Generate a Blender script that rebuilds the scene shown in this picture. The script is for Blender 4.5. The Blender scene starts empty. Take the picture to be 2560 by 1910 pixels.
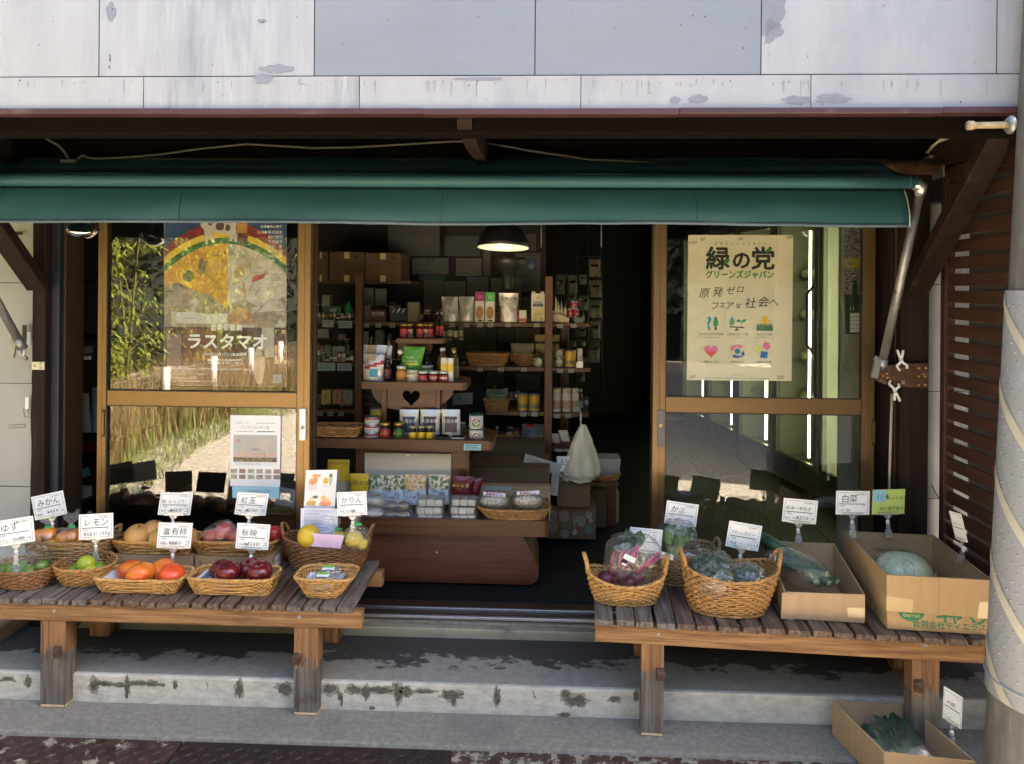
import bpy, math, random
from mathutils import Vector, Matrix, noise
SC = bpy.context.scene
COL = SC.collection
R_ = math.radians
rnd = random.Random(7)
# ------------------------------------------------------------------ camera, world, sun, exposure
F, EYE, YAW, ROLL = 1850.0, 1.57, 0.04, 0.008
CAMR = Matrix.Rotation(YAW, 3, 'Z') @ Matrix.Rotation(R_(90), 3, 'X') @ Matrix.Rotation(ROLL, 3, 'Z')
cd = bpy.data.cameras.new('camera'); cam = bpy.data.objects.new('camera', cd); COL.objects.link(cam)
cam.matrix_world = Matrix.Translation((0, 0, EYE)) @ CAMR.to_4x4()
cd.sensor_fit = 'HORIZONTAL'; cd.sensor_width = 36.0; cd.lens = 36.0 * F / 2560.0
cd.shift_y = -245.0 / 2560.0; cd.clip_start = 0.05; cd.clip_end = 500
SC.camera = cam
SUN_EL, SUN_AZ = 36.0, 13.0          # azimuth: degrees from +X towards +Y (behind the facade, from the right)
sdir = Vector((math.cos(R_(SUN_EL)) * math.cos(R_(SUN_AZ)), math.cos(R_(SUN_EL)) * math.sin(R_(SUN_AZ)), math.sin(R_(SUN_EL))))
wd = bpy.data.worlds.new('World'); SC.world = wd; wd.use_nodes = True
nt = wd.node_tree; bg = nt.nodes['Background']
sky = nt.nodes.new('ShaderNodeTexSky'); sky.sky_type = 'NISHITA'; sky.sun_disc = False
sky.sun_elevation = R_(SUN_EL); sky.sun_rotation = math.atan2(sdir.x, sdir.y)
nt.links.new(sky.outputs[0], bg.inputs[0]); bg.inputs[1].default_value = 0.085
sky.dust_density = 6.0; sky.ozone_density = 0.5; sky.air_density = 0.85
sl = bpy.data.lights.new('sun', 'SUN'); sl.energy = 5.0; sl.angle = R_(0.5); sl.color = (1.0, 0.90, 0.76)
so = bpy.data.objects.new('sun', sl); COL.objects.link(so)
so.rotation_euler = sdir.to_track_quat('Z', 'Y').to_euler()
SC.view_settings.view_transform = 'Standard'; SC.view_settings.look = 'None'
SC.view_settings.gamma = 1; SC.view_settings.exposure = 4.05
SC.cycles.max_bounces = 10; SC.cycles.diffuse_bounces = 4; SC.cycles.glossy_bounces = 4
SC.cycles.transparent_max_bounces = 24; SC.cycles.sample_clamp_indirect = 6
SC.cycles.caustics_reflective = False; SC.cycles.caustics_refractive = False
SC.cycles.use_denoising = True; SC.cycles.use_adaptive_sampling = False

def ray(px, py): return CAMR @ Vector(((px - 1280) / F, (710 - py) / F, -1))
APPROX = [0.0]
def at(px, py, Y):                    # a point of the vertical plane y = Y seen at photo pixel (px, py)
    Y = Y + APPROX[0] * (px - 1354) / F * Y
    return at0(px, py, Y)
def at0(px, py, Y):
    d = ray(px, py); return Vector((0, 0, EYE)) + d * (Y / d.y)
def onz(px, py, z):                   # a point of the level z seen at photo pixel
    d = ray(px, py); return Vector((0, 0, EYE)) + d * ((z - EYE) / d.z)
def X_(px, Y, py=1000): return at0(px, py, Y).x
def Z_(py, Y, px=1280): return at0(px, py, Y).z

# ------------------------------------------------------------------ materials
MATS = {}
def mat(name, col=(.5, .5, .5), rough=.6, metal=0.0, var=.12, scale=9.0, stretch=(1, 1, 1), bump=0.0, bscale=60.0, col2=None,
        lo=.45, hi=.6, detail=5.0, spec=.5, s2=None, alpha=1.0, trans=0.0, emit=None, estr=0.0, dirt=None, dscale=3.0, dlo=.55, dhi=.62,
        dstretch=(1, 1, 1), sheen=0.0, coat=0.0):
    if name in MATS: return MATS[name]
    m = bpy.data.materials.new(name); m.use_nodes = True; n = m.node_tree.nodes; L = m.node_tree.links
    b = n['Principled BSDF']; b.inputs['Roughness'].default_value = rough; b.inputs['Metallic'].default_value = metal
    b.inputs['Specular IOR Level'].default_value = spec; b.inputs['Coat Weight'].default_value = coat
    b.inputs['Alpha'].default_value = alpha; b.inputs['Transmission Weight'].default_value = trans
    geo = n.new('ShaderNodeNewGeometry')
    def nz(sc, st, det, rough_=.6):
        mp = n.new('ShaderNodeMapping'); mp.inputs['Scale'].default_value = st; L.new(geo.outputs['Position'], mp.inputs['Vector'])
        t = n.new('ShaderNodeTexNoise'); t.inputs['Scale'].default_value = sc; t.inputs['Detail'].default_value = det
        t.inputs['Roughness'].default_value = rough_; L.new(mp.outputs[0], t.inputs['Vector']); return t
    t = nz(scale, stretch, detail)
    r = n.new('ShaderNodeValToRGB'); L.new(t.outputs['Fac'], r.inputs['Fac'])
    if col2 is None:
        a = [max(0, c * (1 - var)) for c in col]; c2 = [min(1, c * (1 + var)) for c in col]
        r.color_ramp.elements[0].position = .3; r.color_ramp.elements[1].position = .7
    else:
        a, c2 = col, col2; r.color_ramp.elements[0].position = lo; r.color_ramp.elements[1].position = hi
    r.color_ramp.elements[0].color = (*a, 1); r.color_ramp.elements[1].color = (*c2, 1)
    out = r.outputs['Color']
    if dirt is not None:
        td = nz(dscale, dstretch, 8.0, .65)
        rd = n.new('ShaderNodeValToRGB'); L.new(td.outputs['Fac'], rd.inputs['Fac'])
        rd.color_ramp.elements[0].position = dlo; rd.color_ramp.elements[1].position = dhi
        rd.color_ramp.elements[0].color = (0, 0, 0, 1); rd.color_ramp.elements[1].color = (1, 1, 1, 1)
        mx = n.new('ShaderNodeMix'); mx.data_type = 'RGBA'
        L.new(rd.outputs['Color'], mx.inputs[0]); L.new(out, mx.inputs[6]); mx.inputs[7].default_value = (*dirt, 1)
        out = mx.outputs[2]
    L.new(out, b.inputs['Base Color'])
    if emit is not None:
        b.inputs['Emission Color'].default_value = (*emit, 1); b.inputs['Emission Strength'].default_value = estr
    if bump > 0:
        tb = nz(bscale, stretch, 4.0); bp = n.new('ShaderNodeBump'); bp.inputs['Strength'].default_value = bump
        bp.inputs['Distance'].default_value = .01; L.new(tb.outputs['Fac'], bp.inputs['Height']); L.new(bp.outputs[0], b.inputs['Normal'])
    MATS[name] = m; return m
def flat(name, col, rough=.55, **k): return mat(name, col, rough, var=k.pop('var', .06), scale=k.pop('scale', 14), **k)
def ink(c, rough=.6):
    return flat('ink_%d_%d_%d' % tuple(int(x * 255) for x in c), c, rough, var=.02)
def film(name, tint=(.985, .99, 1), gloss=.28, haze=.025, bscale=28, bump=.6, rough=.12):
    if name in MATS: return MATS[name]
    m = bpy.data.materials.new(name); m.use_nodes = True; n = m.node_tree.nodes; L = m.node_tree.links
    n.remove(n['Principled BSDF']); o = n['Material Output']
    geo = n.new('ShaderNodeNewGeometry')
    t = n.new('ShaderNodeTexNoise'); t.inputs['Scale'].default_value = bscale; t.inputs['Detail'].default_value = 3; t.inputs['Distortion'].default_value = 1.2
    L.new(geo.outputs['Position'], t.inputs['Vector'])
    bp = n.new('ShaderNodeBump'); bp.inputs['Strength'].default_value = bump; bp.inputs['Distance'].default_value = .02; L.new(t.outputs['Fac'], bp.inputs['Height'])
    tr = n.new('ShaderNodeBsdfTransparent'); tr.inputs[0].default_value = (*tint, 1)
    gl = n.new('ShaderNodeBsdfGlossy'); gl.inputs['Roughness'].default_value = rough; gl.inputs['Color'].default_value = (1, 1, 1, 1); L.new(bp.outputs[0], gl.inputs['Normal'])
    df = n.new('ShaderNodeBsdfDiffuse'); df.inputs[0].default_value = (.9, .92, .95, 1)
    lw = n.new('ShaderNodeLayerWeight'); lw.inputs['Blend'].default_value = .35; L.new(bp.outputs[0], lw.inputs['Normal'])
    mu = n.new('ShaderNodeMath'); mu.operation = 'MULTIPLY_ADD'; mu.inputs[1].default_value = .28; mu.inputs[2].default_value = gloss * .22; L.new(lw.outputs['Facing'], mu.inputs[0])
    m1 = n.new('ShaderNodeMixShader'); L.new(mu.outputs[0], m1.inputs[0]); L.new(tr.outputs[0], m1.inputs[1]); L.new(gl.outputs[0], m1.inputs[2])
    m2 = n.new('ShaderNodeMixShader'); m2.inputs[0].default_value = haze; L.new(m1.outputs[0], m2.inputs[1]); L.new(df.outputs[0], m2.inputs[2])
    L.new(m2.outputs[0], o.inputs[0]); MATS[name] = m; return m
def glassmat(name, refl=.3, tint=(.9, .95, .93), rough=.0, bump=.0):
    m = bpy.data.materials.new(name); m.use_nodes = True; n = m.node_tree.nodes; L = m.node_tree.links
    n.remove(n['Principled BSDF']); o = n['Material Output']
    tr = n.new('ShaderNodeBsdfTransparent'); tr.inputs[0].default_value = (*tint, 1)
    gl = n.new('ShaderNodeBsdfGlossy'); gl.inputs['Roughness'].default_value = rough
    if bump:
        geo = n.new('ShaderNodeNewGeometry'); t = n.new('ShaderNodeTexNoise'); t.inputs['Scale'].default_value = 5; L.new(geo.outputs['Position'], t.inputs['Vector'])
        bp = n.new('ShaderNodeBump'); bp.inputs['Strength'].default_value = bump; bp.inputs['Distance'].default_value = .004; L.new(t.outputs['Fac'], bp.inputs['Height']); L.new(bp.outputs[0], gl.inputs['Normal'])
    mx = n.new('ShaderNodeMixShader'); mx.inputs[0].default_value = refl
    L.new(tr.outputs[0], mx.inputs[1]); L.new(gl.outputs[0], mx.inputs[2]); L.new(mx.outputs[0], o.inputs[0]); MATS[name] = m; return m

# ------------------------------------------------------------------ mesh builder
_TX = {}
def text_mesh(s):
    if s not in _TX:
        c = bpy.data.curves.new('t', 'FONT'); c.body = s; c.size = 1; c.resolution_u = 2
        o = bpy.data.objects.new('t', c); m = bpy.data.meshes.new_from_object(o)
        vs = [tuple(v.co) for v in m.vertices]; fs = [tuple(p.vertices) for p in m.polygons]
        bpy.data.objects.remove(o); bpy.data.curves.remove(c); bpy.data.meshes.remove(m)
        _TX[s] = (vs, fs)
    return _TX[s]
class MB:
    def __init__(s): s.v = []; s.f = []; s.m = []; s.mats = []; s.sm = []
    def mi(s, mt):
        if mt not in s.mats: s.mats.append(mt)
        return s.mats.index(mt)
    def add(s, vs, fs, mt, smooth=False):
        b = len(s.v); s.v += [tuple(p) for p in vs]; k = s.mi(mt)
        for f in fs: s.f.append(tuple(b + i for i in f)); s.m.append(k); s.sm.append(smooth)
    def box(s, x0, x1, y0, y1, z0, z1, mt, R=None, o=None):
        vs = [Vector((x, y, z)) for x in (x0, x1) for y in (y0, y1) for z in (z0, z1)]
        if R is not None:
            c = Vector(o) if o is not None else Vector(((x0 + x1) / 2, (y0 + y1) / 2, (z0 + z1) / 2)); vs = [c + R @ (p - c) for p in vs]
        s.add(vs, [(0, 1, 3, 2), (4, 6, 7, 5), (0, 4, 5, 1), (2, 3, 7, 6), (0, 2, 6, 4), (1, 5, 7, 3)], mt)
    def beam(s, p, q, w, h, mt, up=(0, 0, 1)):       # a bar of section w x h from p to q
        p, q = Vector(p), Vector(q); d = (q - p).normalized(); u = Vector(up)
        a = d.cross(u).normalized(); b = a.cross(d)
        vs = [e + a * (i * w / 2) + b * (j * h / 2) for e in (p, q) for i, j in ((-1, -1), (1, -1), (1, 1), (-1, 1))]
        s.add(vs, [(3, 2, 1, 0), (4, 5, 6, 7), (0, 1, 5, 4), (1, 2, 6, 5), (2, 3, 7, 6), (3, 0, 4, 7)], mt)
    def tube(s, pts, r, mt, n=8, closed=False, caps=True, smooth=True):
        pts = [Vector(p) for p in pts]; N = len(pts); rs = r if isinstance(r, (list, tuple)) else [r] * N
        vs = []; ref = None
        for i, p in enumerate(pts):
            a = pts[(i - 1) % N] if closed else pts[max(i - 1, 0)]; b = pts[(i + 1) % N] if closed else pts[min(i + 1, N - 1)]
            t = (b - a).normalized() if (b - a).length > 1e-9 else Vector((0, 0, 1))
            if ref is None: ref = t.orthogonal().normalized()
            else:
                ref = ref - t * ref.dot(t); ref = ref.normalized() if ref.length > 1e-6 else t.orthogonal().normalized()
            w = t.cross(ref)
            for k in range(n):
                an = 2 * math.pi * k / n; vs.append(p + (ref * math.cos(an) + w * math.sin(an)) * rs[i])
        fs = []
        for i in range(N if closed else N - 1):
            j = (i + 1) % N
            for k in range(n): fs.append((i * n + k, i * n + (k + 1) % n, j * n + (k + 1) % n, j * n + k))
        if caps and not closed: fs += [tuple(range(n - 1, -1, -1)), tuple((N - 1) * n + k for k in range(n))]
        s.add(vs, fs, mt, smooth)
    def lathe(s, prof, c, mt, n=20, sx=1, sy=1, R=None, smooth=True, fn=None, bands=None):
        c = Vector(c); vs = []
        for r, z in prof:
            for k in range(n):
                an = 2 * math.pi * k / n; p = Vector((r * math.cos(an) * sx, r * math.sin(an) * sy, z))
                if fn: p = fn(p, an)
                vs.append(c + (R @ p if R is not None else p))
        P = len(prof)
        for i in range(P - 1):
            fs = [(i * n + k, i * n + (k + 1) % n, (i + 1) * n + (k + 1) % n, (i + 1) * n + k) for k in range(n)]
            mm = mt if not bands else bands.get(i, mt)
            if i == 0: base = len(s.v); s.v += [tuple(p) for p in vs]
            ki = s.mi(mm)
            for f in fs: s.f.append(tuple(base + q for q in f)); s.m.append(ki); s.sm.append(smooth)
        if prof[0][0] > 1e-6: s.f.append(tuple(base + k for k in range(n - 1, -1, -1))); s.m.append(s.mi(mt if not bands else bands.get(0, mt))); s.sm.append(False)
        if prof[-1][0] > 1e-6: s.f.append(tuple(base + (P - 1) * n + k for k in range(n))); s.m.append(s.mi(mt if not bands else bands.get(P - 2, mt))); s.sm.append(False)
    def ell(s, c, r, mt, n=20, k=12, R=None, fn=None):
        if not isinstance(r, (tuple, list)): r = (r, r, r)
        prof = [(math.sin(math.pi * i / k) if 0 < i < k else 0.0, -math.cos(math.pi * i / k)) for i in range(k + 1)]
        def g(p, an):
            q = Vector((p.x * r[0], p.y * r[1], p.z * r[2])); return fn(q, p) if fn else q
        s.lathe(prof, c, mt, n, R=R, fn=g)
    def grid(s, nu, nv, fn, mt, smooth=True, cu=False):
        vs = [fn(i / nu, j / nv) for j in range(nv + 1) for i in range(nu + (0 if cu else 1))]
        w = nu if cu else nu + 1
        fs = [(j * w + i, j * w + (i + 1) % w, (j + 1) * w + (i + 1) % w, (j + 1) * w + i) for j in range(nv) for i in range(nu)]
        s.add(vs, fs, mt, smooth)
    def poly(s, pts, mt): s.add(pts, [tuple(range(len(pts)))], mt)
    def prism(s, p2, o, u, v, th, mt, mt_side=None):   # polygon p2 in frame (o,u,v), extruded by vector th
        o, u, v, th = Vector(o), Vector(u), Vector(v), Vector(th); n = len(p2)
        a = [o + u * x + v * y for x, y in p2]; b = [p + th for p in a]
        s.add(a + b, [tuple(range(n)), tuple(range(2 * n - 1, n - 1, -1))], mt)
        s.add(a + b, [(i, i + n, (i + 1) % n + n, (i + 1) % n) for i in range(n)], mt_side or mt)
    def text(s, t, o, u, v, size, mt, shear=0.0, align='l', sx=1.0, jit=0.0, bold=0.0):
        o, u, v = Vector(o), Vector(u), Vector(v)
        if bold:
            nn = u.cross(v) * .00012
            for q_, (dx, dy) in enumerate(((-bold, 0), (bold, 0), (0, -bold), (0, bold), (-bold * .7, bold * .7), (bold * .7, -bold * .7))):
                s.text(t, o + nn * q_ + u * (dx * size) + v * (dy * size), u, v, size, mt, shear, align, sx)
            return
        if jit:
            w = sum(.62 if ord(c) < 256 else 1.0 for c in t) * size * sx; x = 0 if align == 'l' else (-w / 2 if align == 'c' else -w)
            for c in t:
                k = 1 + rnd.uniform(-jit, jit); a = rnd.uniform(-jit, jit) * .5
                uu = (u + v * a); s.text(c, o + u * x + v * (rnd.uniform(-jit, jit) * size * .4), uu, v, size * k, mt, shear + rnd.uniform(-jit, jit) * .5, 'l', sx)
                x += (.62 if ord(c) < 256 else 1.0) * size * sx
            return
        vs, fs = text_mesh(t)
        if not vs: return
        w = max(p[0] for p in vs) * sx; dx = 0 if align == 'l' else (-w / 2 if align == 'c' else -w)
        s.add([o + u * ((x * sx + dx + y * shear) * size) + v * (y * size) for x, y, z in vs], fs, mt)
    def build(s, name, parent=None, label=None, cat=None, group=None, kind=None, bevel=0.0, seg=1, solid=0.0, sub=0, loc=None):
        vs = [Vector(p) for p in s.v]
        if parent is not None:
            o = Vector(parent['_w'])
        elif loc is not None: o = Vector(loc)
        else:
            xs = [p.x for p in vs]; ys = [p.y for p in vs]; zs = [p.z for p in vs]
            o = Vector(((min(xs) + max(xs)) / 2, (min(ys) + max(ys)) / 2, min(zs)))
        me = bpy.data.meshes.new(name); me.from_pydata([p - o for p in vs], [], s.f)
        for mt in s.mats: me.materials.append(mt)
        me.polygons.foreach_set('material_index', s.m); me.polygons.foreach_set('use_smooth', s.sm); me.update()
        ob = bpy.data.objects.new(name, me); COL.objects.link(ob)
        if parent is not None: ob.parent = parent; ob['_w'] = tuple(o)
        else: ob.location = o; ob['_w'] = tuple(o)
        if bevel:
            b = ob.modifiers.new('edge', 'BEVEL'); b.width = bevel; b.segments = seg; b.limit_method = 'ANGLE'; b.angle_limit = R_(40)
        if solid: q = ob.modifiers.new('thick', 'SOLIDIFY'); q.thickness = solid; q.offset = 0
        if sub: q = ob.modifiers.new('smooth', 'SUBSURF'); q.levels = sub; q.render_levels = sub
        tag(ob, label, cat, group, kind); return ob
def tag(ob, label=None, cat=None, group=None, kind=None):
    if label: ob['label'] = label
    if cat: ob['category'] = cat
    if group: ob['group'] = group
    if kind: ob['kind'] = kind
    return ob
def thing(name, label, cat, loc, group=None):
    o = bpy.data.objects.new(name, None); o.empty_display_size = .05; COL.objects.link(o); o.location = loc; o['_w'] = tuple(loc)
    return tag(o, label, cat, group)
def nz3(x, y, z=0.0): return noise.noise(Vector((x, y, z)))
EX, EZ = Vector((1, 0, 0)), Vector((0, 0, 1))
def rot2(pts, a): c, s_ = math.cos(a), math.sin(a); return [(x * c - y * s_, x * s_ + y * c) for x, y in pts]
def circ(cx, cy, rx, ry=None, n=20, a0=0, a1=2 * math.pi):
    ry = rx if ry is None else ry; e = 0 if abs(a1 - a0 - 2 * math.pi) < 1e-6 else 1
    return [(cx + rx * math.cos(a0 + (a1 - a0) * i / (n - e)), cy + ry * math.sin(a0 + (a1 - a0) * i / (n - e))) for i in range(n)]
def heart(cx, cy, s): return [(cx + s * 16 * math.sin(t) ** 3 / 17, cy + s * (13 * math.cos(t) - 5 * math.cos(2 * t) - 2 * math.cos(3 * t) - math.cos(4 * t)) / 17) for t in [2 * math.pi * i / 28 for i in range(28)]]
def blob(cx, cy, rx, ry, n=26, amp=.3, seed=0, fr=1.6):
    return [(cx + rx * (1 + amp * nz3(fr * math.cos(a) + seed, fr * math.sin(a), seed * 1.7)) * math.cos(a), cy + ry * (1 + amp * nz3(fr * math.cos(a) + seed, fr * math.sin(a) + 5, seed * 1.7)) * math.sin(a)) for a in [2 * math.pi * i / n for i in range(n)]]
# ------------------------------------------------------------------ common materials
M_white = mat('white_paint', (.31, .32, .335), .5, var=.07, scale=3, stretch=(3, 3, .6), bump=.08, bscale=20, dirt=(.25, .265, .285), dscale=2.2, dlo=.54, dhi=.72, dstretch=(1.8, 1, .7))
M_white_streak = mat('white_streaked_paint', (.30, .31, .33), .45, var=.12, scale=7, stretch=(4, 4, .35), bump=.12, bscale=18, dirt=(.205, .22, .245), dscale=3.2, dlo=.5, dhi=.66, dstretch=(3.2, 1, .5))
M_bluegrey = mat('bluegrey_paint', (.18, .203, .235), .5, var=.07, scale=2.2, stretch=(.6, 1, 2.2), bump=.06, bscale=8, dirt=(.20, .206, .222), dscale=1.8, dlo=.5, dhi=.75, dstretch=(.8, 1, 2.6))
M_patch = mat('grey_patch_paint', (.18, .19, .22), .55, var=.08, scale=30)
M_trim = mat('maroon_trim', (.055, .022, .026), .42, var=.2, scale=8, stretch=(.4, 1, 1), dirt=(.10, .068, .066), dscale=9, dlo=.62, dhi=.75)
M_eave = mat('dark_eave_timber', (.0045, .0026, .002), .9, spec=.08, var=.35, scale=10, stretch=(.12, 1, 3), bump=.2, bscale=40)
M_post = mat('dark_brown_timber', (.018, .010, .0075), .7, spec=.2, var=.45, scale=12, stretch=(3, 3, .18), bump=.3, bscale=60, dirt=(.07, .04, .03), dscale=7, dlo=.6, dhi=.78, dstretch=(3, 3, .25))
M_navy = mat('dark_navy_frame', (.012, .016, .028), .5, var=.2)
M_bronze = mat('bronze_aluminium', (.205, .130, .060), .38, metal=.8, var=.05, scale=4, bump=.02, bscale=300)
M_bronze_d = mat('dark_bronze', (.07, .042, .022), .5, metal=.5, var=.1)  # darker bronze for jambs, sill, tracks, stile lines and carton seams
M_silver = mat('silver_metal', (.55, .56, .58), .35, metal=.9, var=.1, bump=.05)
M_galv = mat('galvanised_pipe', (.33, .33, .33), .45, metal=.75, var=.22, scale=14, dirt=(.20, .10, .06), dscale=8, dlo=.62, dhi=.7)
M_rust = mat('rusty_pipe', (.17, .095, .045), .7, metal=.2, var=.4, scale=30, bump=.2, bscale=120)
M_black = flat('black_plastic', (.012, .012, .014), .4)
M_conc = mat('pavement_concrete', (.18, .16, .128), .85, col2=(.275, .248, .202), lo=.33, hi=.68, scale=48, detail=8, bump=.5, bscale=150, dirt=(.13, .125, .115), dscale=2.6, dlo=.52, dhi=.8)
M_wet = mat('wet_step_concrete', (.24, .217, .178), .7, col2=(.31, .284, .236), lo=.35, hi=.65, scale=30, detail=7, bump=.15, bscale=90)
M_riser = mat('pale_riser_concrete', (.44, .405, .325), .85, col2=(.60, .56, .465), lo=.36, hi=.62, scale=30, detail=8, stretch=(.6, 1, 1.2), bump=.3, bscale=90, dirt=(.33, .30, .24), dscale=6, dlo=.62, dhi=.74)
M_riser2 = mat('upper_kerb_concrete', (.31, .285, .20), .85, var=.18, scale=7, stretch=(.5, 1, 1.5), bump=.3, bscale=90, dirt=(.14, .125, .095), dscale=4, dlo=.58, dhi=.7)
M_stain = mat('damp_stain', (.125, .105, .078), .8, var=.3, scale=40)
M_stain2 = mat('damp_halo', (.29, .255, .195), .85, var=.2, scale=40)
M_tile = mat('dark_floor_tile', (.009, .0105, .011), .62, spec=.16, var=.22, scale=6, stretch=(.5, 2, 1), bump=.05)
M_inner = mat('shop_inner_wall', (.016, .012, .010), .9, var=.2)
M_woodred = mat('red_brown_ply', (.068, .017, .007), .36, var=.38, scale=16, stretch=(.25, 1, 5), bump=.04, bscale=80, coat=.2)
M_stand = mat('stand_wood', (.09, .029, .010), .42, var=.25, scale=14, stretch=(.3, 1, 4))
M_shelf = mat('shelf_wood', (.10, .04, .013), .5, var=.3, scale=18, stretch=(.3, 2, 3))
M_postw = mat('shelf_post_wood', (.115, .044, .015), .5, var=.3, scale=18, stretch=(3, 2, .3))
M_card = mat('cardboard', (.43, .285, .15), .8, var=.05, scale=5, stretch=(8, 8, .4), bump=.1, bscale=24)
M_cardd = mat('cardboard_brown', (.36, .235, .125), .8, var=.07, scale=5, stretch=(8, 8, .4))
M_cardi = mat('shaded_cardboard', (.12, .075, .038), .85, var=.08, scale=5, stretch=(8, 8, .4))  # indoor cartons: kraft darkened so the interior's shade sits in the colour
M_tape = flat('packing_tape', (.62, .44, .22), .22)
M_paper = flat('white_paper', (.80, .80, .80), .6, var=.02)
M_cream = flat('cream_paper', (.70, .63, .45), .6, var=.04)
M_wick = mat('wicker', (.40, .205, .062), .5, var=.42, scale=60, bump=.15, bscale=300)
M_wick2 = mat('wicker_dark', (.25, .115, .042), .5, var=.45, scale=60, bump=.15, bscale=300)
M_wick3 = mat('wicker_golden', (.50, .275, .085), .48, var=.38, scale=60, bump=.15, bscale=300)
M_wick4 = mat('wicker_greyed', (.29, .185, .085), .55, var=.4, scale=60, bump=.15, bscale=300)
M_film = film('clear_bag_film'); M_film2 = film('pouch_film', gloss=.5, haze=.05)
M_clip = film('clip_plastic', tint=(.93, .94, .9), gloss=.5, haze=.18, bump=.1)
M_ball = flat('white_plastic', (.78, .78, .76), .35)
M_foil = mat('silver_foil', (.60, .59, .55), .32, metal=.55, var=.12, scale=18, bump=.5, bscale=30)
M_inkd = ink((.025, .028, .035)); M_inkt = ink((.05, .13, .15)); M_inkg = ink((.03, .16, .05)); M_inkw = ink((.8, .8, .76))
M_yellow = flat('yellow_print', (.66, .44, .02), .35); M_redp = flat('red_print', (.35, .02, .02), .35)
M_green = flat('green_print', (.10, .34, .03), .3); M_jar = flat('dark_jar_glass', (.02, .012, .008), .12)
M_lidw = flat('white_lid', (.62, .62, .60), .35); M_gold = mat('gold_lid', (.55, .37, .08), .3, metal=.7)
GLASS_L = glassmat('door_glass', .145, (.93, .95, .93), bump=.03)
GLASS_R = glassmat('door_glass_right', .14, (.93, .96, .93), bump=.03)

# ------------------------------------------------------------------ ground, pavement, steps (structure)
YD = 3.17                                        # plane of the sliding doors
Z1, Z2, ZF = .099, .136, .155
YR1, YR2 = 2.703, 3.06
m = MB(); m.grid(60, 60, lambda u, v: Vector((-40 + 80 * u, -45 + 47 * v, -.03)), mat('gravel_ground', (.18, .16, .125), .9, scale=34, col2=(.54, .47, .36), lo=.42, hi=.58, detail=8, bump=1.0, bscale=34, dirt=(.10, .09, .075), dscale=.35, dlo=.58, dhi=.8), False)
m.build('ground', kind='structure')
m = MB(); m.box(-4, 4, 2.50, YR1, -.2, 0, M_conc); m.build('pavement', kind='structure', bevel=.012, seg=2)
# step: riser face + tread with damp pattern
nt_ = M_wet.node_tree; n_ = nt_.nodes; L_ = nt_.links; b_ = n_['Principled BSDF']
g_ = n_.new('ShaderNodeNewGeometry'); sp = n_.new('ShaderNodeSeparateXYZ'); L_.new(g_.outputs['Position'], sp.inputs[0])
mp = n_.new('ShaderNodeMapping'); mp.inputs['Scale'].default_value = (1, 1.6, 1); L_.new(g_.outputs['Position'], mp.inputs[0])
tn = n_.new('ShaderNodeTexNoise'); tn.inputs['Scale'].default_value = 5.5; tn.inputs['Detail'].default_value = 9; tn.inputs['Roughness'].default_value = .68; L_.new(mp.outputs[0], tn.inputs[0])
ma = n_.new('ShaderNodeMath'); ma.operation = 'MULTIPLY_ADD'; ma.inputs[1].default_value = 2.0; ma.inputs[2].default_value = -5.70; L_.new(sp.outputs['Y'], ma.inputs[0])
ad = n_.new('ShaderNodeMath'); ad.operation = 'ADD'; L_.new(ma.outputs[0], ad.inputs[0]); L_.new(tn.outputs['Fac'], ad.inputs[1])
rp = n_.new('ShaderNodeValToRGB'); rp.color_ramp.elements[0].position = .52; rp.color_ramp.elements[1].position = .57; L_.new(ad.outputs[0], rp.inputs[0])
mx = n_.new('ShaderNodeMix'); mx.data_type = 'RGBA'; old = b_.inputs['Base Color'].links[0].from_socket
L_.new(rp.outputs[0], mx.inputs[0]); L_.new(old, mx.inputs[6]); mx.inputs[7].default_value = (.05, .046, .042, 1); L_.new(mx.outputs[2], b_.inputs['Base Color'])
m = MB()
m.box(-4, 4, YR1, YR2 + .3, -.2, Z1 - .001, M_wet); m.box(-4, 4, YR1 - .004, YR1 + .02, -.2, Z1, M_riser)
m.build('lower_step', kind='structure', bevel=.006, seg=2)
m = MB(); m.box(-1.98, 4, YR2, YD + .1, .0, Z2, M_riser2)
m.build('upper_step', kind='structure', bevel=.004)
# damp stains and cracks on the riser, as thin deposits
m = MB(); rs = random.Random(3)
def stain(px, py, w, h, seed, amp=.7):
    c = at(px, py, YR1 - .004); k = 2.81 / F
    m.prism(blob(0, 0, w * k / 1.45, h * k / 1.5, 30, amp, seed + 9, 2.8), c, EX, EZ, (0, -.0003, 0), M_stain2)
    m.prism(blob(0, 0, w * k / 2.1, h * k / 2.1, 30, amp, seed, 2.8), c, EX, EZ, (0, -.0007, 0), M_stain)
def crack(pp, r=.0022):
    m.tube([at(x, y, YR1 - .0045) for x, y in pp], [r * (.5 + rs.random()) for _ in pp], M_stain, 5)
for i, (px, py, w, h) in enumerate([(20, 1697, 26, 10), (70, 1705, 14, 26), (236, 1713, 22, 32), (262, 1709, 30, 12), (300, 1712, 26, 10), (318, 1716, 12, 44), (345, 1708, 40, 10), (380, 1708, 26, 14), (438, 1712, 10, 20), (598, 1724, 18, 38), (712, 1722, 34, 26), (825, 1722, 30, 22), (850, 1740, 10, 20),
        (885, 1724, 34, 18), (915, 1730, 18, 30), (950, 1725, 66, 16), (995, 1733, 20, 44), (1015, 1729, 30, 22), (1060, 1728, 44, 10), (1130, 1738, 44, 22), (1134, 1750, 14, 26), (1243, 1742, 14, 40), (1415, 1735, 20, 18), (1440, 1752, 52, 26), (1537, 1748, 26, 14), (1590, 1740, 12, 24), (1412, 1787, 26, 10), (930, 1770, 14, 8), (160, 1702, 40, 6)]):
    stain(px, py, w, h, i * 3.1 + .7)
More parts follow.
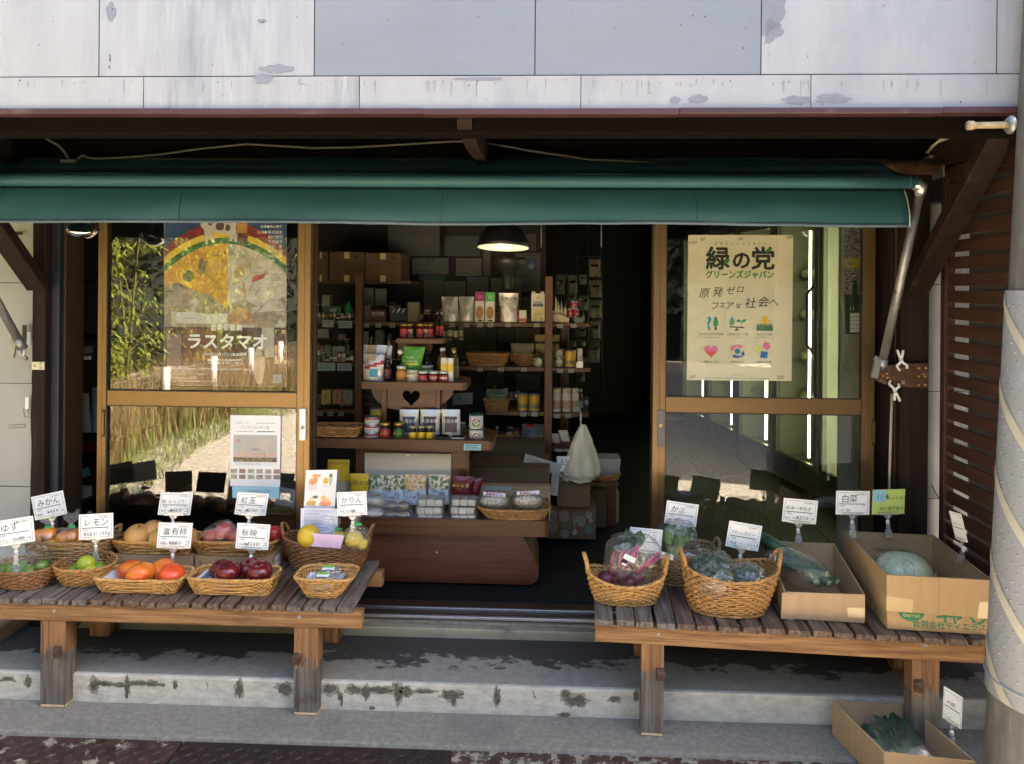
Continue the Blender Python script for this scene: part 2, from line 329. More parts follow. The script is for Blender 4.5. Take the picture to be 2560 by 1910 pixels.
crack([(232, 1715), (250, 1704), (275, 1708), (300, 1715), (325, 1711), (350, 1704), (380, 1708), (412, 1712)], .0045)
crack([(318, 1692), (316, 1715), (317, 1745)], .003); crack([(842, 1727), (855, 1742), (854, 1765)], .003); crack([(1240, 1718), (1243, 1740), (1250, 1752)], .003)
crack([(1110, 1735), (1135, 1738), (1160, 1734)], .003); crack([(1332, 1728), (1335, 1738), (1338, 1744)], .0025); crack([(515, 1705), (520, 1715), (517, 1725)], .0016); crack([(0, 1702), (18, 1696), (40, 1704)], .002)
m.build('damp_stains', kind='structure')

# diamond-tread steel plates over the gutter
M_plate = mat('rusty_tread_steel', (.065, .036, .028), .55, metal=.35, var=.45, scale=22, bump=.3, bscale=160, dirt=(.33, .30, .23), dscale=16, dlo=.575, dhi=.61)
M_plate2 = mat('chipped_tread_steel', (.075, .042, .030), .6, metal=.3, var=.5, scale=25, bump=.3, bscale=160, dirt=(.34, .31, .24), dscale=26, dlo=.50, dhi=.54)
M_plated = mat('dark_tread_steel', (.042, .027, .023), .5, metal=.4, var=.3, scale=22, bump=.3, bscale=160, dirt=(.5, .47, .38), dscale=4, dlo=.66, dhi=.69)
def plate(x0, x1, mt, label):
    m = MB(); y0, y1 = 2.10, 2.495; m.box(x0, x1, y0, y1, -.03, -.010, mt)
    p = .031; ny = int((y1 - y0) / p); nx = int((x1 - x0) / p)
    for j in range(ny):
        for i in range(nx):
            cx, cy = x0 + (i + .5) * p, y0 + (j + .5) * p; a = R_(38 if (i + j) % 2 else -38)
            c, s = math.cos(a), math.sin(a); h = .0155; w = .0040
            pts = [(-h, 0), (-h * .4, -w), (h * .4, -w), (h, 0), (h * .4, w), (-h * .4, w)]
            q = [(cx + x * c - y * s, cy + x * s + y * c) for x, y in pts]
            m.add([(x, y, -.0102) for x, y in q] + [(cx + (x - cx) * .6, cy + (y - cy) * .6, -.0048) for x, y in q], [tuple(range(6, 12))] + [(k, (k + 1) % 6, 6 + (k + 1) % 6, 6 + k) for k in range(6)], mt)
    m.build('steel_plate', label=label, cat='steel plate', group='diamond tread plates along the kerb')
xa, xb, xc = onz(430, 1885, 0).x, onz(1125, 1890, 0).x, onz(1440, 1890, 0).x
plate(-2.5, xa - .006, M_plate, 'brown rusty tread plate covering the gutter under the fruit bench')
plate(xa + .003, xb, M_plated, 'darkest tread plate, in the middle below the shop entrance')
plate(xb + .003, 2.6, M_plate2, 'tread plate with most of its cream paint chipped, beside the daikon box')

# ------------------------------------------------------------------ shop building
shop = thing('shop_building', 'old wooden shop front with patched white sheet metal above an open entrance', 'shop', (0, YD, 0))
YE = 2.20
def panel(name, x0, x1, z0, z1, mt, Y=YE, bulge=.0006, label=None):
    m = MB(); nx, nz_ = max(4, int((x1 - x0) / .06)), max(3, int((z1 - z0) / .06))
    sd = rnd.random() * 50
    m.grid(nx, nz_, lambda u, v: Vector((x0 + (x1 - x0) * u, Y - bulge * 1.6 * nz3(3 * u + sd, 2.2 * v) - .004, z0 + (z1 - z0) * v)), mt)
    return m.build(name, shop, label=label)
zs, zt = Z_(190, YE), Z_(272, YE)
ux = [-3.6] + [X_(p, YE, 80) for p in (250, 787, 1338, 1902, 2490)] + [3.6]
um = [M_white, M_white_streak, M_bluegrey, M_bluegrey, M_white, M_white]
ul = ['cream white panel above the left end', 'streaky grey-white panel', 'blue-grey panel, the one on the left', 'blue-grey panel, the one on the right', 'clean white panel', 'narrow white panel by the pole']
for i in range(6):
    panel('cladding_panel', ux[i] + .0015, ux[i + 1] - .0015, zs + .002, 3.5, um[i], label=ul[i])
lx = [-3.6] + [X_(p, YE, 230) for p in (362, 900, 1452, 2025)] + [3.6]
for i in range(5): panel('cladding_panel', lx[i] + .0012, lx[i + 1] - .0012, zt, zs - .0015, M_white if i != 1 else M_white_streak, YE - .003)
m = MB(); m.box(-3.6, 3.6, YE + .01, YE + .012, zt, 3.5, M_black); m.box(-3.6, 3.6, YE, YE + .2, 3.45, 3.5, M_white)
m.build('wall_backing', shop)
# brush-painted grey patches
k = YE / F
for j, (px, py, w, h, Yo) in enumerate([(277, 30, 26, 46, 0), (690, 172, 84, 20, 0), (660, 198, 46, 26, .006), (655, 53, 22, 12, 0), (1745, 247, 44, 22, .006), (1995, 250, 70, 20, .006), (2085, 248, 90, 22, .006), (1690, 250, 26, 16, .006), (1905, 20, 90, 130, 0), (1915, 75, 60, 60, 0), (1200, 197, 120, 9, .006), (420, 60, 250, 26, 0)]):
    if px == 1905 or px == 1915: pts = [(x if x > -w * k * .0 else 0, y) for x, y in blob(0, 0, w * k / 1.6, h * k / 2, 40, .5, j, 2.5)]
    else: pts = blob(0, 0, w * k / 2, h * k / 2, 36, .5, j * 2.3, 2.4)
    if px == 420: continue
    m = MB(); m.prism(pts, at(px, py, YE - .0052 - (.003 if Yo else 0)), EX, EZ, (0, .0003, 0), M_patch); m.build('paint_patch', shop)
for px, py in ((281, 22), (657, 55), (1732, 39), (1763, 41), (1196, 43), (1858, 120)): m = MB(); m.prism(circ(0, 0, .0022, n=8), at(px, py, YE - .0058), EX, EZ, (0, .0005, 0), M_black); m.build('screw_hole', shop)
for px, py in ((275, 150), (273, 168), (275, 140)): m = MB(); m.prism(blob(0, 0, .0012, .006, 10, .6, px), at(px, py, YE - .0058), EX, EZ, (0, .0005, 0), M_black); m.build('scratch', shop)
m = MB(); rq_ = random.Random(21)                 # specks, drips and rust freckles on the old paint
M_drip = flat('grey_drip', (.22, .22, .22), .6); M_freck = flat('rust_freckle', (.16, .09, .05), .7)
for i in range(150):
    px, py = rq_.uniform(0, 2480), rq_.choice([rq_.uniform(0, 185), rq_.uniform(197, 262), rq_.uniform(197, 215)]); s_ = rq_.uniform(.0006, .0016)
    m.prism(blob(0, 0, s_, s_ * rq_.uniform(1, 2.5), 8, .5, i), at(px, py, YE - (.0055 if py < 190 else .0085)), EX, EZ, (0, .0003, 0), rq_.choice([M_freck, M_black, M_drip]))
for i in range(46):
    px = rq_.uniform(0, 2480); y0 = 197 + rq_.uniform(0, 6); h_ = rq_.uniform(.01, .05); w_ = rq_.uniform(.0008, .0022); c_ = at(px, y0, YE - .0084); m.poly([c_ + Vector((-w_, 0, 0)), c_ + Vector((-w_ * .3, 0, -h_)), c_ + Vector((w_ * .3, 0, -h_)), c_ + Vector((w_, 0, 0))], M_drip)
m.build('paint_specks', shop, kind='stuff')
m = MB(); zb = Z_(288, YE)
for a, b, dz in ((-3.6, X_(430, YE), .001), (X_(430, YE), X_(1052, YE), 0), (X_(1052, YE), X_(1690, YE), -.0012), (X_(1690, YE), X_(2345, YE), 0), (X_(2345, YE), 3.6, .0014)):
    m.box(a + .0004, b, YE - .02, YE + .03, zb + dz, zt - .0015 + dz, M_trim)
m.build('eave_trim', shop, bevel=.002)
# eave: front beam, soffit boards, header, rafters
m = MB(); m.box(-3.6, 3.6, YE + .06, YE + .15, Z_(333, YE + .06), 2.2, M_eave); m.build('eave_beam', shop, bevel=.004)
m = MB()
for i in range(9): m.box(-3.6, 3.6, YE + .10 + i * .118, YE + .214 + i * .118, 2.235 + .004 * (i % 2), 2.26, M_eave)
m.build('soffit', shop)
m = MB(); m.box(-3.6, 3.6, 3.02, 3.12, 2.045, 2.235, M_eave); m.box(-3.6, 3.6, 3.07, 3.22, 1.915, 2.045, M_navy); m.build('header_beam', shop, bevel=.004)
for px in (1160, -330, 2640):
    m = MB(); xr = X_(px, YE + .1)
    prof = [(YE + .035, 2.13), (YE + .035, 2.065), (YE + .06, 2.04), (YE + .3, 2.03), (YE + .8, 2.05), (YE + .8, 2.13)]
    m.prism(prof, (xr - .022, 0, 0), (0, 1, 0), (0, 0, 1), (.044, 0, 0), M_post); m.build('rafter', shop, bevel=.003)
# posts + knee braces
def post(px0, px1, y0, y1, z0=Z2): 
    m = MB(); m.box(X_(px0, y0), X_(px1, y0), y0, y1, z0, 2.05, M_post); m.build('post', shop, bevel=.004)
post(78, 111, 3.06, 3.16, 0.0); post(2252, 2322, 3.04, 3.16, 0.0)
XL, XR = X_(95, 3.06), X_(2287, 3.04)
for x, w in ((XL, .055), (XR, .06)):
    m = MB(); m.beam((x, 3.06, 1.54), (x, 2.42, 2.16), w - .008, .085, M_post, up=(1, 0, 0)); m.build('brace', shop, bevel=.004)
# side walls of sheet metal beside the posts
def wallsheet(x0, x1, cuts, Y):
    zz = [0.0] + cuts + [2.05]
    for a, b in zip(zz[:-1], zz[1:]): panel('side_panel', x0, x1, a + .0015, b - .0015, mat('pale_grey_sheet', (.36, .37, .375), .4, metal=.2, var=.08, scale=3, bump=.15, bscale=3, dirt=(.30, .31, .33), dscale=2.5, dlo=.55, dhi=.8), Y, .006)
wallsheet(-3.4, X_(80, 3.12), [Z_(1215, 3.12, 30), Z_(958, 3.12, 30), Z_(707, 3.12, 30)], 3.12)
wallsheet(X_(2318, 3.13), X_(2420, 3.13), [Z_(1246, 3.13, 2340), Z_(978, 3.13, 2340), Z_(711, 3.13, 2340)], 3.13)
for px, py, w, h in ((61, 833, 11, 42), (46, 583, 22, 9), (72, 850, 9, 40), (67, 1008, 9, 30)):
    m = MB(); p = at(px, py, 3.096); kk = 3.1 / F; m.box(p.x - w * kk / 2, p.x + w * kk / 2, p.y, p.y + .001, p.z - h * kk / 2, p.z + h * kk / 2, M_black if px in (61, 46) else M_paper); m.build('torn_tape', shop)
for a, b in (((20, 1063), (63, 1060)), ((63, 1060), (63, 1068)), ((63, 1068), (21, 1070)), ((59, 1022), (61, 1042)), ((61, 1042), (76, 1043)), ((70, 1022), (72, 1036))): m = MB(); m.tube([at(*a, 3.096), at(*b, 3.096)], .0011, M_black, 5); m.build('scratch', shop)
m = MB(); m.tube([at(x, y, 3.105) for x, y in ((2330, 1213), (2337, 1228), (2344, 1240), (2350, 1250))], .0022, M_black, 5); m.build('scratch', shop)
m = MB(); m.box(X_(2322, 3.14), X_(2600, 3.14), 3.10, 3.16, 0, Z2 + .2, mat('concrete_block', (.36, .34, .30), .9, bump=.3, bscale=120)); m.build('footing', shop, bevel=.01); m = MB(); m.box(-2.35, X_(82, 3.1), 2.9, 3.16, 0, .17, mat('rough_footing', (.34, .27, .17), .9, var=.25, bump=.4, bscale=60)); m.build('footing', shop, bevel=.01)
# jambs
m = MB(); m.box(X_(111, 3.1), X_(146, 3.1), 3.10, 3.24, Z2, 1.93, M_navy); m.box(X_(147, 3.12), X_(158, 3.12), 3.13, 3.26, Z2, 1.93, M_bronze_d)
m.box(X_(162, 3.2), X_(172, 3.2), 3.2, 3.3, Z2, 1.93, M_post); m.build('jamb', shop, bevel=.002)
m = MB(); m.box(X_(2225, 3.1), X_(2253, 3.1), 3.10, 3.26, Z2, 1.93, M_post); m.box(X_(2236, 3.09), X_(2243, 3.09), 3.085, 3.1, Z2, 1.93, M_bronze_d); m.build('jamb', shop, bevel=.002)
# sill rails
m = MB(); x0, x1 = X_(150, 3.16), X_(2240, 3.16)
m.box(x0, x1, 3.112, 3.30, Z2 + .001, ZF - .006, M_bronze_d); m.box(x0, x1, 3.118, 3.135, ZF - .006, ZF + .006, M_silver); m.box(x0, x1, 3.20, 3.212, ZF - .006, ZF + .006, M_silver); m.box(x0, x1, 3.095, 3.112, Z2, Z2 + .012, M_conc)
m.build('door_sill', shop, bevel=.0015)
# interior shell
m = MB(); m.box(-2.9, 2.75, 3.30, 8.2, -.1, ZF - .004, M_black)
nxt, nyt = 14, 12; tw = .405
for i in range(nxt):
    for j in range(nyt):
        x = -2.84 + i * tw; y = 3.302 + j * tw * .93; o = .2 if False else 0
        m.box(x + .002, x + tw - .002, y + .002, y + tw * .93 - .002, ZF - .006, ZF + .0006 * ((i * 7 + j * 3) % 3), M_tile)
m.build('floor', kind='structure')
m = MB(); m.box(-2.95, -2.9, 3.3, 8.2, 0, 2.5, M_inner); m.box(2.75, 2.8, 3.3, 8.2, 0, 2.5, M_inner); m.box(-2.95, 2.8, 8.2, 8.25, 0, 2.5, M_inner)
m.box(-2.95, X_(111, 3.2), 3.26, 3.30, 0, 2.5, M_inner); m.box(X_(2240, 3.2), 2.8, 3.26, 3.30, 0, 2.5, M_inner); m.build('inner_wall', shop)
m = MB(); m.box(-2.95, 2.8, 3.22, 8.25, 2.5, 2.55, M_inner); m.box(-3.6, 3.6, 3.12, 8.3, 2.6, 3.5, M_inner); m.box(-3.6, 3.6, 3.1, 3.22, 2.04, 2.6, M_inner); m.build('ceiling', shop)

# ------------------------------------------------------------------ sliding doors
def door(xl, xr, railpy, stile, Y, glass, px, lockside, label, handle_px=None):
    z0, z1 = ZF + .004, 1.93
    m = MB(); x0, x1 = xl, xr; t = .034
    for a, b in ((x0, x0 + stile[0]), (x1 - stile[1], x1)):
        m.box(a, b, Y, Y + t, z0, z1, M_bronze)
        m.box(a + (b - a) * .52, a + (b - a) * .55, Y - .0012, Y, z0, z1, M_bronze_d)
    zr = [Z_(p, Y, px) for p in railpy]
    m.box(x0 + stile[0], x1 - stile[1], Y + .004, Y + t - .004, zr[1], zr[0], M_bronze)
    m.box(x0 + stile[0], x1 - stile[1], Y + .004, Y + t - .004, z0, z0 + .10, M_bronze)
    m.box(x0 + stile[0], x1 - stile[1], Y + .004, Y + t - .004, z1 - .05, z1, M_bronze)
    for zz in (zr[0], zr[1] - .004): m.box(x0 + stile[0], x1 - stile[1], Y + .002, Y + .01, zz, zz + .004, M_black)
    for xx in (x0 + stile[0], x1 - stile[1] - .004): m.box(xx, xx + .004, Y + .002, Y + .01, z0 + .1, z1 - .05, M_black)
    d = m.build('sliding_door', shop, bevel=.0015, label=label)
    for a, b in ((zr[0], z1 - .05), (z0 + .1, zr[1])):
        m = MB(); m.add([(x0 + stile[0], Y + .016, a), (x1 - stile[1], Y + .016, a), (x1 - stile[1], Y + .016, b), (x0 + stile[0], Y + .016, b)], [(0, 1, 2, 3)], glass); m.build('glass_pane', d)
    return d
YL = 3.15
dl = door(X_(243, YL), X_(774, YL), (980, 1016), (.038, .055), YL, GLASS_L, 500, 'r', 'left glazed door with posters, golden in the light')
dr = door(X_(1632, YL), X_(2186, YL), (996, 1034), (.052, .050), YL, GLASS_R, 1900, 'l', 'right glazed door in front of the refrigerators')
def pull(px0, px1, py0, py1, d, body, inner):
    m = MB(); a, b = at(px0, py1, YL - .004), at(px1, py0, YL - .004)
    m.box(a.x, b.x, a.y, a.y + .005, a.z, b.z, body); w = (b.x - a.x) * .22
    m.box(a.x + w, b.x - w, a.y - .0012, a.y, a.z + .012, b.z - .012, inner); m.build('door_pull', d, bevel=.001)
pull(252, 261, 1024, 1092, dl, M_bronze_d, M_bronze); pull(2179, 2189, 1049, 1112, dr, M_bronze_d, M_bronze)
m = MB(); a, b = at(748, 1101, YL - .012), at(764, 1022, YL - .012)
m.box(a.x, b.x, a.y, a.y + .012, a.z, b.z, M_ball); c = at(756, 1068, YL - .014); m.prism(circ(0, 0, .009, n=16), c, EX, EZ, (0, .003, 0), M_galv); m.box(c.x - .0015, c.x + .0015, c.y - .001, c.y, c.z - .006, c.z + .004, M_black)
m.box(a.x + .003, b.x - .003, a.y - .001, a.y, at(0, 1058, YL).z + 0, b.z - .006, M_silver); m.box(a.x + .004, b.x - .004, a.y - .001, a.y, a.z + .004, a.z + .026, M_silver); m.build('lock_case', dl, bevel=.003, seg=2)
m = MB(); a, b = at(1643, 1118, YL - .006), at(1661, 1026, YL - .006); m.box(a.x, b.x, a.y, a.y + .006, a.z, b.z, flat('lock_grey', (.10, .105, .11), .4)); c = at(1652, 1064, YL - .008); m.prism(circ(0, 0, .006, n=14), c, EX, EZ, (0, .002, 0), M_gold); m.build('lock_case', dr, bevel=.001)
# door tracks beside the entrance and the fixed pane on the far right
m = MB(); m.box(X_(776, 3.2), X_(787, 3.2), 3.2, 3.235, ZF, 1.93, M_bronze_d); m.build('door_track', shop, bevel=.001); m = MB(); m.box(X_(1628, 3.21), X_(1634, 3.21), 3.2, 3.235, ZF, 1.93, M_bronze_d); m.build('door_track', shop, bevel=.001)
m = MB(); m.add([(X_(2186, 3.22), 3.22, ZF), (X_(2236, 3.22), 3.22, ZF), (X_(2236, 3.22), 3.22, 1.93), (X_(2186, 3.22), 3.22, 1.93)], [(0, 1, 2, 3)], GLASS_R); m.build('side_pane', shop)
# ------------------------------------------------------------------ awning
M_awn = mat('awning_canvas', (.018, .084, .102), .6, var=.12, scale=3, stretch=(1, 1, .5), bump=.12, bscale=6, dirt=(.026, .098, .112), dscale=1.5, dlo=.5, dhi=.75, sheen=.3)
M_awnb = flat('awning_hem', (.085, .13, .17), .6)
YA = 2.75; zA = Z_(453, YA); xA0, xA1 = -2.35, X_(2290, YA, 450); xf = X_(2268, YA, 520)
aw = thing('awning', 'green canvas roll-out awning with a straight valance over the shop entrance', 'awning', (0, 3.0, 2.0))
def canopy(u, v):
    x = xA0 + (xf - xA0) * u; xb = xA0 + (X_(2185, 3.0, 410) - xA0) * u; t = v
    sag = -.012 * math.sin(math.pi * t) + .004 * nz3(x * 2, t * 2)
    zb_ = Z_(418, 3.0)
    return Vector((x + (xb - x) * t * .12, YA + .2 * 0 + (3.0 - YA) * t, zA + .024 + (zb_ + .037 - zA - .024) * t + sag))
m = MB(); m.grid(40, 8, canopy, M_awn); m.build('canopy', aw, solid=.002)
m = MB(); zv0, zv1 = zA - .02, Z_(563, YA)
def val(u, v):
    x = xA0 + (xf - xA0) * u
    return Vector((x, YA + .020 - .046 * (1 - (1 - min(1, v * 1.15)) ** 2) - .013 * nz3(x * 2.2, v * 1.5, 3) * v - .004 * nz3(x * 9, v * 2.2, 6) * v + .004 * nz3(x * 6, v * 1.2, 9) * v, zv0 + (zv1 - zv0) * v + .007 * v * nz3(x * 1.3, 0) + .003 * v * nz3(x * 6, 4)))
m.grid(90, 10, val, M_awn)
m.grid(90, 1, lambda u, v: val(u, .915 + .085 * v) + Vector((0, -.003, 0)), M_awnb)
for px in (455, 1105, 1738, 2250): 
    u = (X_(px, YA, 500) - xA0) / (xf - xA0); m.grid(1, 8, lambda a, v: val(min(1, u + .0006 * a), v) + Vector((0, -.0025, 0)), mat('seam_dark', (.014, .066, .08), .6))
m.grid(1, 8, lambda a, v: val(.9995 - .0012 * a, v) + Vector((0, -.003, 0)), flat('awning_stitch', (.35, .5, .5))); m.build('valance', aw, solid=.0015)
m = MB(); m.tube([(xA0 + (xA1 - xA0) * i / 12, YA, zA) for i in range(13)], .0235, M_awn, 16); m.tube([(xA1 - .03, YA, zA), (xA1 - .024, YA, zA)], .0245, M_awn, 16); m.build('front_bar', aw)
m = MB(); m.tube([(xA0, 3.0, Z_(416, 3.0)), (X_(2345, 3.0, 416), 3.0, Z_(416, 3.0))], .031, M_rust, 16); m.build('roller', aw)
m = MB(); bx = X_(2345, 3.0, 416); zr_ = Z_(416, 3.0)
m.box(bx - .002, bx + .006, 2.96, 3.04, zr_ - .045, zr_ + .04, M_galv); m.box(bx - .05, bx, 2.965, 3.03, zr_ + .033, zr_ + .042, M_galv); m.build('roller_bracket', aw, bevel=.001)
def arm(px0, py0, px1, py1, label):
    a, b = at(px0, py0, YA), at(px1, py1, 3.035); g = M_galv
    m = MB(); m.tube([a + Vector((-.03, 0, 0)), a + Vector((-.012, 0, 0)), a + Vector((0, .004, -.006)), a + (b - a) * .03, a + (b - a) * .05], [.019, .021, .022, .021, .017], M_silver, 12)
    m.tube([a + (b - a) * .05, b], .0165, g, 12); m.tube([b + (a - b) * .06, b], .02, g, 12)
    A = m.build('arm', aw, label=label)
    m = MB(); c = b + Vector((-.03, -.02, .01)); m.box(c.x - .013, c.x + .013, c.y - .006, c.y + .006, c.z - .045, c.z + .035, g, R=Matrix.Rotation(R_(12), 3, 'Y')); m.box(c.x - .01, c.x + .045, c.y - .004, c.y + .01, c.z + .012, c.z + .03, g, R=Matrix.Rotation(R_(35), 3, 'Y'))
    m.tube([b + Vector((.012 * math.cos(t) + .0, -.008, -.012 + .016 * math.sin(t))) for t in [i * math.pi / 5 for i in range(10)]], .004, M_silver, 6, closed=True)
    m.tube([b, b + Vector((0, 0, -.03)), b + Vector((.012, .01, -.045))], .008, g, 8); m.build('arm_joint', A)
arm(2304, 462, 2203, 922, 'right folding arm'); arm(-190, 420, 58, 872, 'left folding arm, rust stained')

# bracket plates that hold the arms
m = MB(); c = at(2320, 940, 3.02); kk = 3.02 / F
m.prism([(0, -30 * kk), (0, 31 * kk), (-60 * kk, 30 * kk), (-125 * kk, 19 * kk), (-134 * kk, 8 * kk), (-134 * kk, -8 * kk), (-110 * kk, -20 * kk), (-60 * kk, -28 * kk)], c, EX, EZ, (0, .006, 0), mat('worn_brown_bracket', (.095, .045, .026), .5, metal=.3, var=.3, scale=40, dirt=(.30, .23, .17), dscale=40, dlo=.58, dhi=.64))
for px, py in ((2297, 920), (2315, 920), (2297, 941), (2313, 941), (2297, 962), (2313, 962), (2217, 934), (2218, 944), (2208, 939)): m.ell(at(px, py, 3.018), .005, M_gold, 8, 6)
m.build('bracket_plate', label='worn brown riveted bracket plate bolted to the right post', cat='bracket')
m = MB(); a, b = at(80, 924, 3.05), at(111, 905, 3.05); m.box(a.x, b.x, a.y, a.y + .005, a.z, b.z, M_silver)
for px, py in ((86, 915), (101, 909), (101, 920)): m.prism(circ(0, 0, .006, n=10), at(px, py, 3.048), EX, EZ, (0, .002, 0), M_galv)
m.build('bracket_plate', label='small bright steel bracket plate screwed to the left post', cat='bracket')
# peg clips on the bracket
def peg(px, py, flip, label):
    m = MB(); o = at(px, py, 3.008); k_ = 3.0 / F; s = -1 if flip else 1; a = R_(-14 if flip else 4)
    def L(pp, r): m.tube([o + EX * (x * math.cos(a) - y * math.sin(a)) * k_ + EZ * (s * y * math.cos(a) + x * math.sin(a)) * k_ for x, y in pp], r, M_ball, 8)
    L([(-7, 26), (-4, 14), (1, 0), (-3, -8), (-10, -13), (-9, -18)], .0052); L([(7, 24), (5, 13), (1, 0), (6, -8), (14, -13), (14, -22)], .0052); L([(-9, -18), (-4, -26)], .004)
    m.tube([o + EX * x * k_ + EZ * s * 2 * k_ for x in (-4, 5)], .006, M_silver, 8)
    m.build('peg_clip', label=label, cat='clip', group='white peg clips on the bracket')
peg(2252, 900, False, 'white plastic peg clip standing upright above the brown bracket'); peg(2237, 977, True, 'white plastic peg clip hanging upside down below the brown bracket')

# cable under the eave
def C(pp, Y): return [at(x, y, Y) for x, y in pp]
m = MB(); m.tube(C([(192, 400), (200, 392), (210, 388), (222, 394), (238, 397), (300, 394), (400, 386), (500, 372), (617, 360), (700, 365), (780, 370), (870, 369), (960, 364), (1060, 358), (1145, 353), (1200, 355), (1260, 365), (1320, 376), (1400, 388), (1475, 399), (1560, 402), (1640, 408)], 2.96), .0042, flat('cable_grey', (.16, .145, .115), .6), 8)
m.tube(C([(106, 340), (125, 352), (145, 362), (160, 378), (172, 398)], 2.96), .005, MATS['cable_grey'], 8); m.box(*[v for pr in ((X_(152, 2.95, 403), X_(190, 2.95, 403)), (2.945, 2.965), (Z_(408, 2.95, 170), Z_(399, 2.95, 170))) for v in pr], MATS['cable_grey'])
m.build('cable', label='thin grey cable strung loosely along the dark eave above the awning', cat='cable')
# chrome spot lamps under the canopy
def dome(px, py, w, label):
    o = at(px, py, 2.9); r = w / 2 * 2.9 / F; t = thing('spot_lamp', label, 'lamp', o, 'chrome lamps under the awning')
    m = MB(); Rm = Matrix.Rotation(R_(18), 3, 'X') @ Matrix.Rotation(R_(8), 3, 'Y'); m.lathe([(0, -r * .62), (r * .3, -r * .6), (r * .62, -r * .46), (r * .88, -r * .2), (r, 0), (r * .98, r * .12), (r * .8, r * .4), (r * .45, r * .7), (r * .3, r * .85)], o, mat('chrome', (.8, .8, .8), .06, metal=1, var=.01), 32, R=Rm); m.build('reflector', t)
    m = MB(); m.tube([o + Vector((0, 0, r * .8)), o + Vector((0, .03, .10)), o + Vector((0, .12, .14))], .008, M_galv, 8); m.build('stem', t)
dome(207, 574, 76, 'shiny chrome lamp hanging beside the left door'); dome(2150, 556, 46, 'small round lamp behind the top of the right door')

# ------------------------------------------------------------------ louvred screen wall on the right
XF = X_(2362, 3.05, 720); fb = XF
M_louv = mat('brown_louvre', (.060, .025, .016), .55, var=.25, scale=8, stretch=(1, .4, 3), bump=.08)
fen = thing('louvred_screen', 'tall brown louvred screen standing between the shop and the utility pole', 'screen', (XF, 2.8, 0))
y0f, y1f = 2.42, 3.06
m = MB()
for yy in (y0f, y1f - .035): m.box(XF - .012, XF + .028, yy, yy + .035, 0, 2.05, M_louv)
m.box(XF - .01, XF + .026, y0f + .035, y1f - .035, 2.0, 2.05, M_louv); m.box(XF - .01, XF + .026, y0f + .035, y1f - .035, .0, .05, M_louv); m.build('frame', fen, bevel=.002)
m = MB(); pitch = .0665; z = .38
Rs = Matrix.Rotation(R_(0), 3, 'Y')
while z < 1.98: 
    m.box(XF + .001, XF + .013, y0f + .035, y1f - .035, z, z + pitch - .019, M_louv); z += pitch
m.build('slats', fen, bevel=.0015)
m = MB(); zz = 0.04
M_mesh = flat('screen_mesh', (.10, .085, .06), .6)
for i in range(56): m.tube([(XF + .03, y0f + .04 + i * .0105, .05), (XF + .03, y0f + .04 + i * .0105, 2.0)], .0009, M_mesh, 3, caps=False)
for i in range(150): m.tube([(XF + .031, y0f + .04, .05 + i * .013), (XF + .031, y1f - .16, .05 + i * .013)], .0008, M_mesh, 3, caps=False)
m.build('mesh', fen)
m = MB()
def roofsheet(u, v):
    y = 2.35 + .66 * u; return Vector((XF - .10 + .5 * v, y, Z_(388, 3.0, 2310) + .105 * (1 - u) ** .6 * (1.0) + .01))
m.grid(14, 2, roofsheet, flat('pale_flashing', (.6, .58, .45), .35)); m.build('top_flashing', fen, solid=.004)

# ------------------------------------------------------------------ utility pole
PY = 2.12; PX = X_(2480, PY, 1500) + .155
pole = thing('utility_pole', 'concrete utility pole with a grey studded sleeve and cream stripes, at the right edge', 'utility pole', (PX, PY, 0))
M_pole = mat('pole_concrete', (.13, .122, .108), .85, var=.22, scale=12, stretch=(3, 3, .8), bump=.3, bscale=110, dirt=(.21, .195, .17), dscale=9, dlo=.57, dhi=.7, dstretch=(3, 3, .5))
M_slv = mat('grey_sleeve', (.27, .28, .29), .6, var=.05, scale=5, dirt=(.25, .235, .21), dscale=5, dlo=.62, dhi=.74, dstretch=(3, 3, .4))
lean = Vector((.028, 0, 0))
def pc(z): return Vector((PX, PY, 0)) + lean * z
def pr(z): return .165 - .0135 * z
m = MB(); m.grid(36, 24, lambda u, v: pc(3.8 * v) + Vector((math.cos(2 * math.pi * u), math.sin(2 * math.pi * u), 0)) * (pr(3.8 * v) - .006) + Vector((0, 0, 3.8 * v)) - Vector((0, 0, 0)), M_pole, cu=True); m.build('shaft', pole)
zs0, zs1 = Z_(1790, PY - .1, 2480), Z_(726, PY - .1, 2505)
m = MB(); m.grid(40, 12, lambda u, v: pc(zs0 + (zs1 - zs0) * v) + Vector((math.cos(2 * math.pi * u), math.sin(2 * math.pi * u), 0)) * (pr(zs0 + (zs1 - zs0) * v) + .002) + Vector((0, 0, zs0 + (zs1 - zs0) * v)), M_slv, cu=True)
r_ = .0042; dz = .026; k = 0; z = zs0 + .05
while z < zs1 - .02:
    R0 = pr(z) + .002; n = 34
    for i in range(n):
        an = 2 * math.pi * (i + .5 * (k % 2)) / n
        if math.sin(an) > .25: continue
        nrm = Vector((math.cos(an), math.sin(an), 0)); c = pc(z) + nrm * R0 + Vector((0, 0, z)); t1 = Vector((-nrm.y, nrm.x, 0))
        ring = [c + (t1 * math.cos(a) + EZ * math.sin(a)) * r_ for a in [2 * math.pi * j / 6 for j in range(6)]]; r2 = [c + (t1 * math.cos(a) + EZ * math.sin(a)) * r_ * .55 + nrm * .0022 for a in [2 * math.pi * j / 6 for j in range(6)]]
        m.add(ring + r2, [tuple(range(6, 12))] + [(j, (j + 1) % 6, 6 + (j + 1) % 6, 6 + j) for j in range(6)], M_slv, True)
    z += dz; k += 1
m.build('sleeve', pole)
M_str = flat('cream_stripe', (.44, .41, .32), .6)
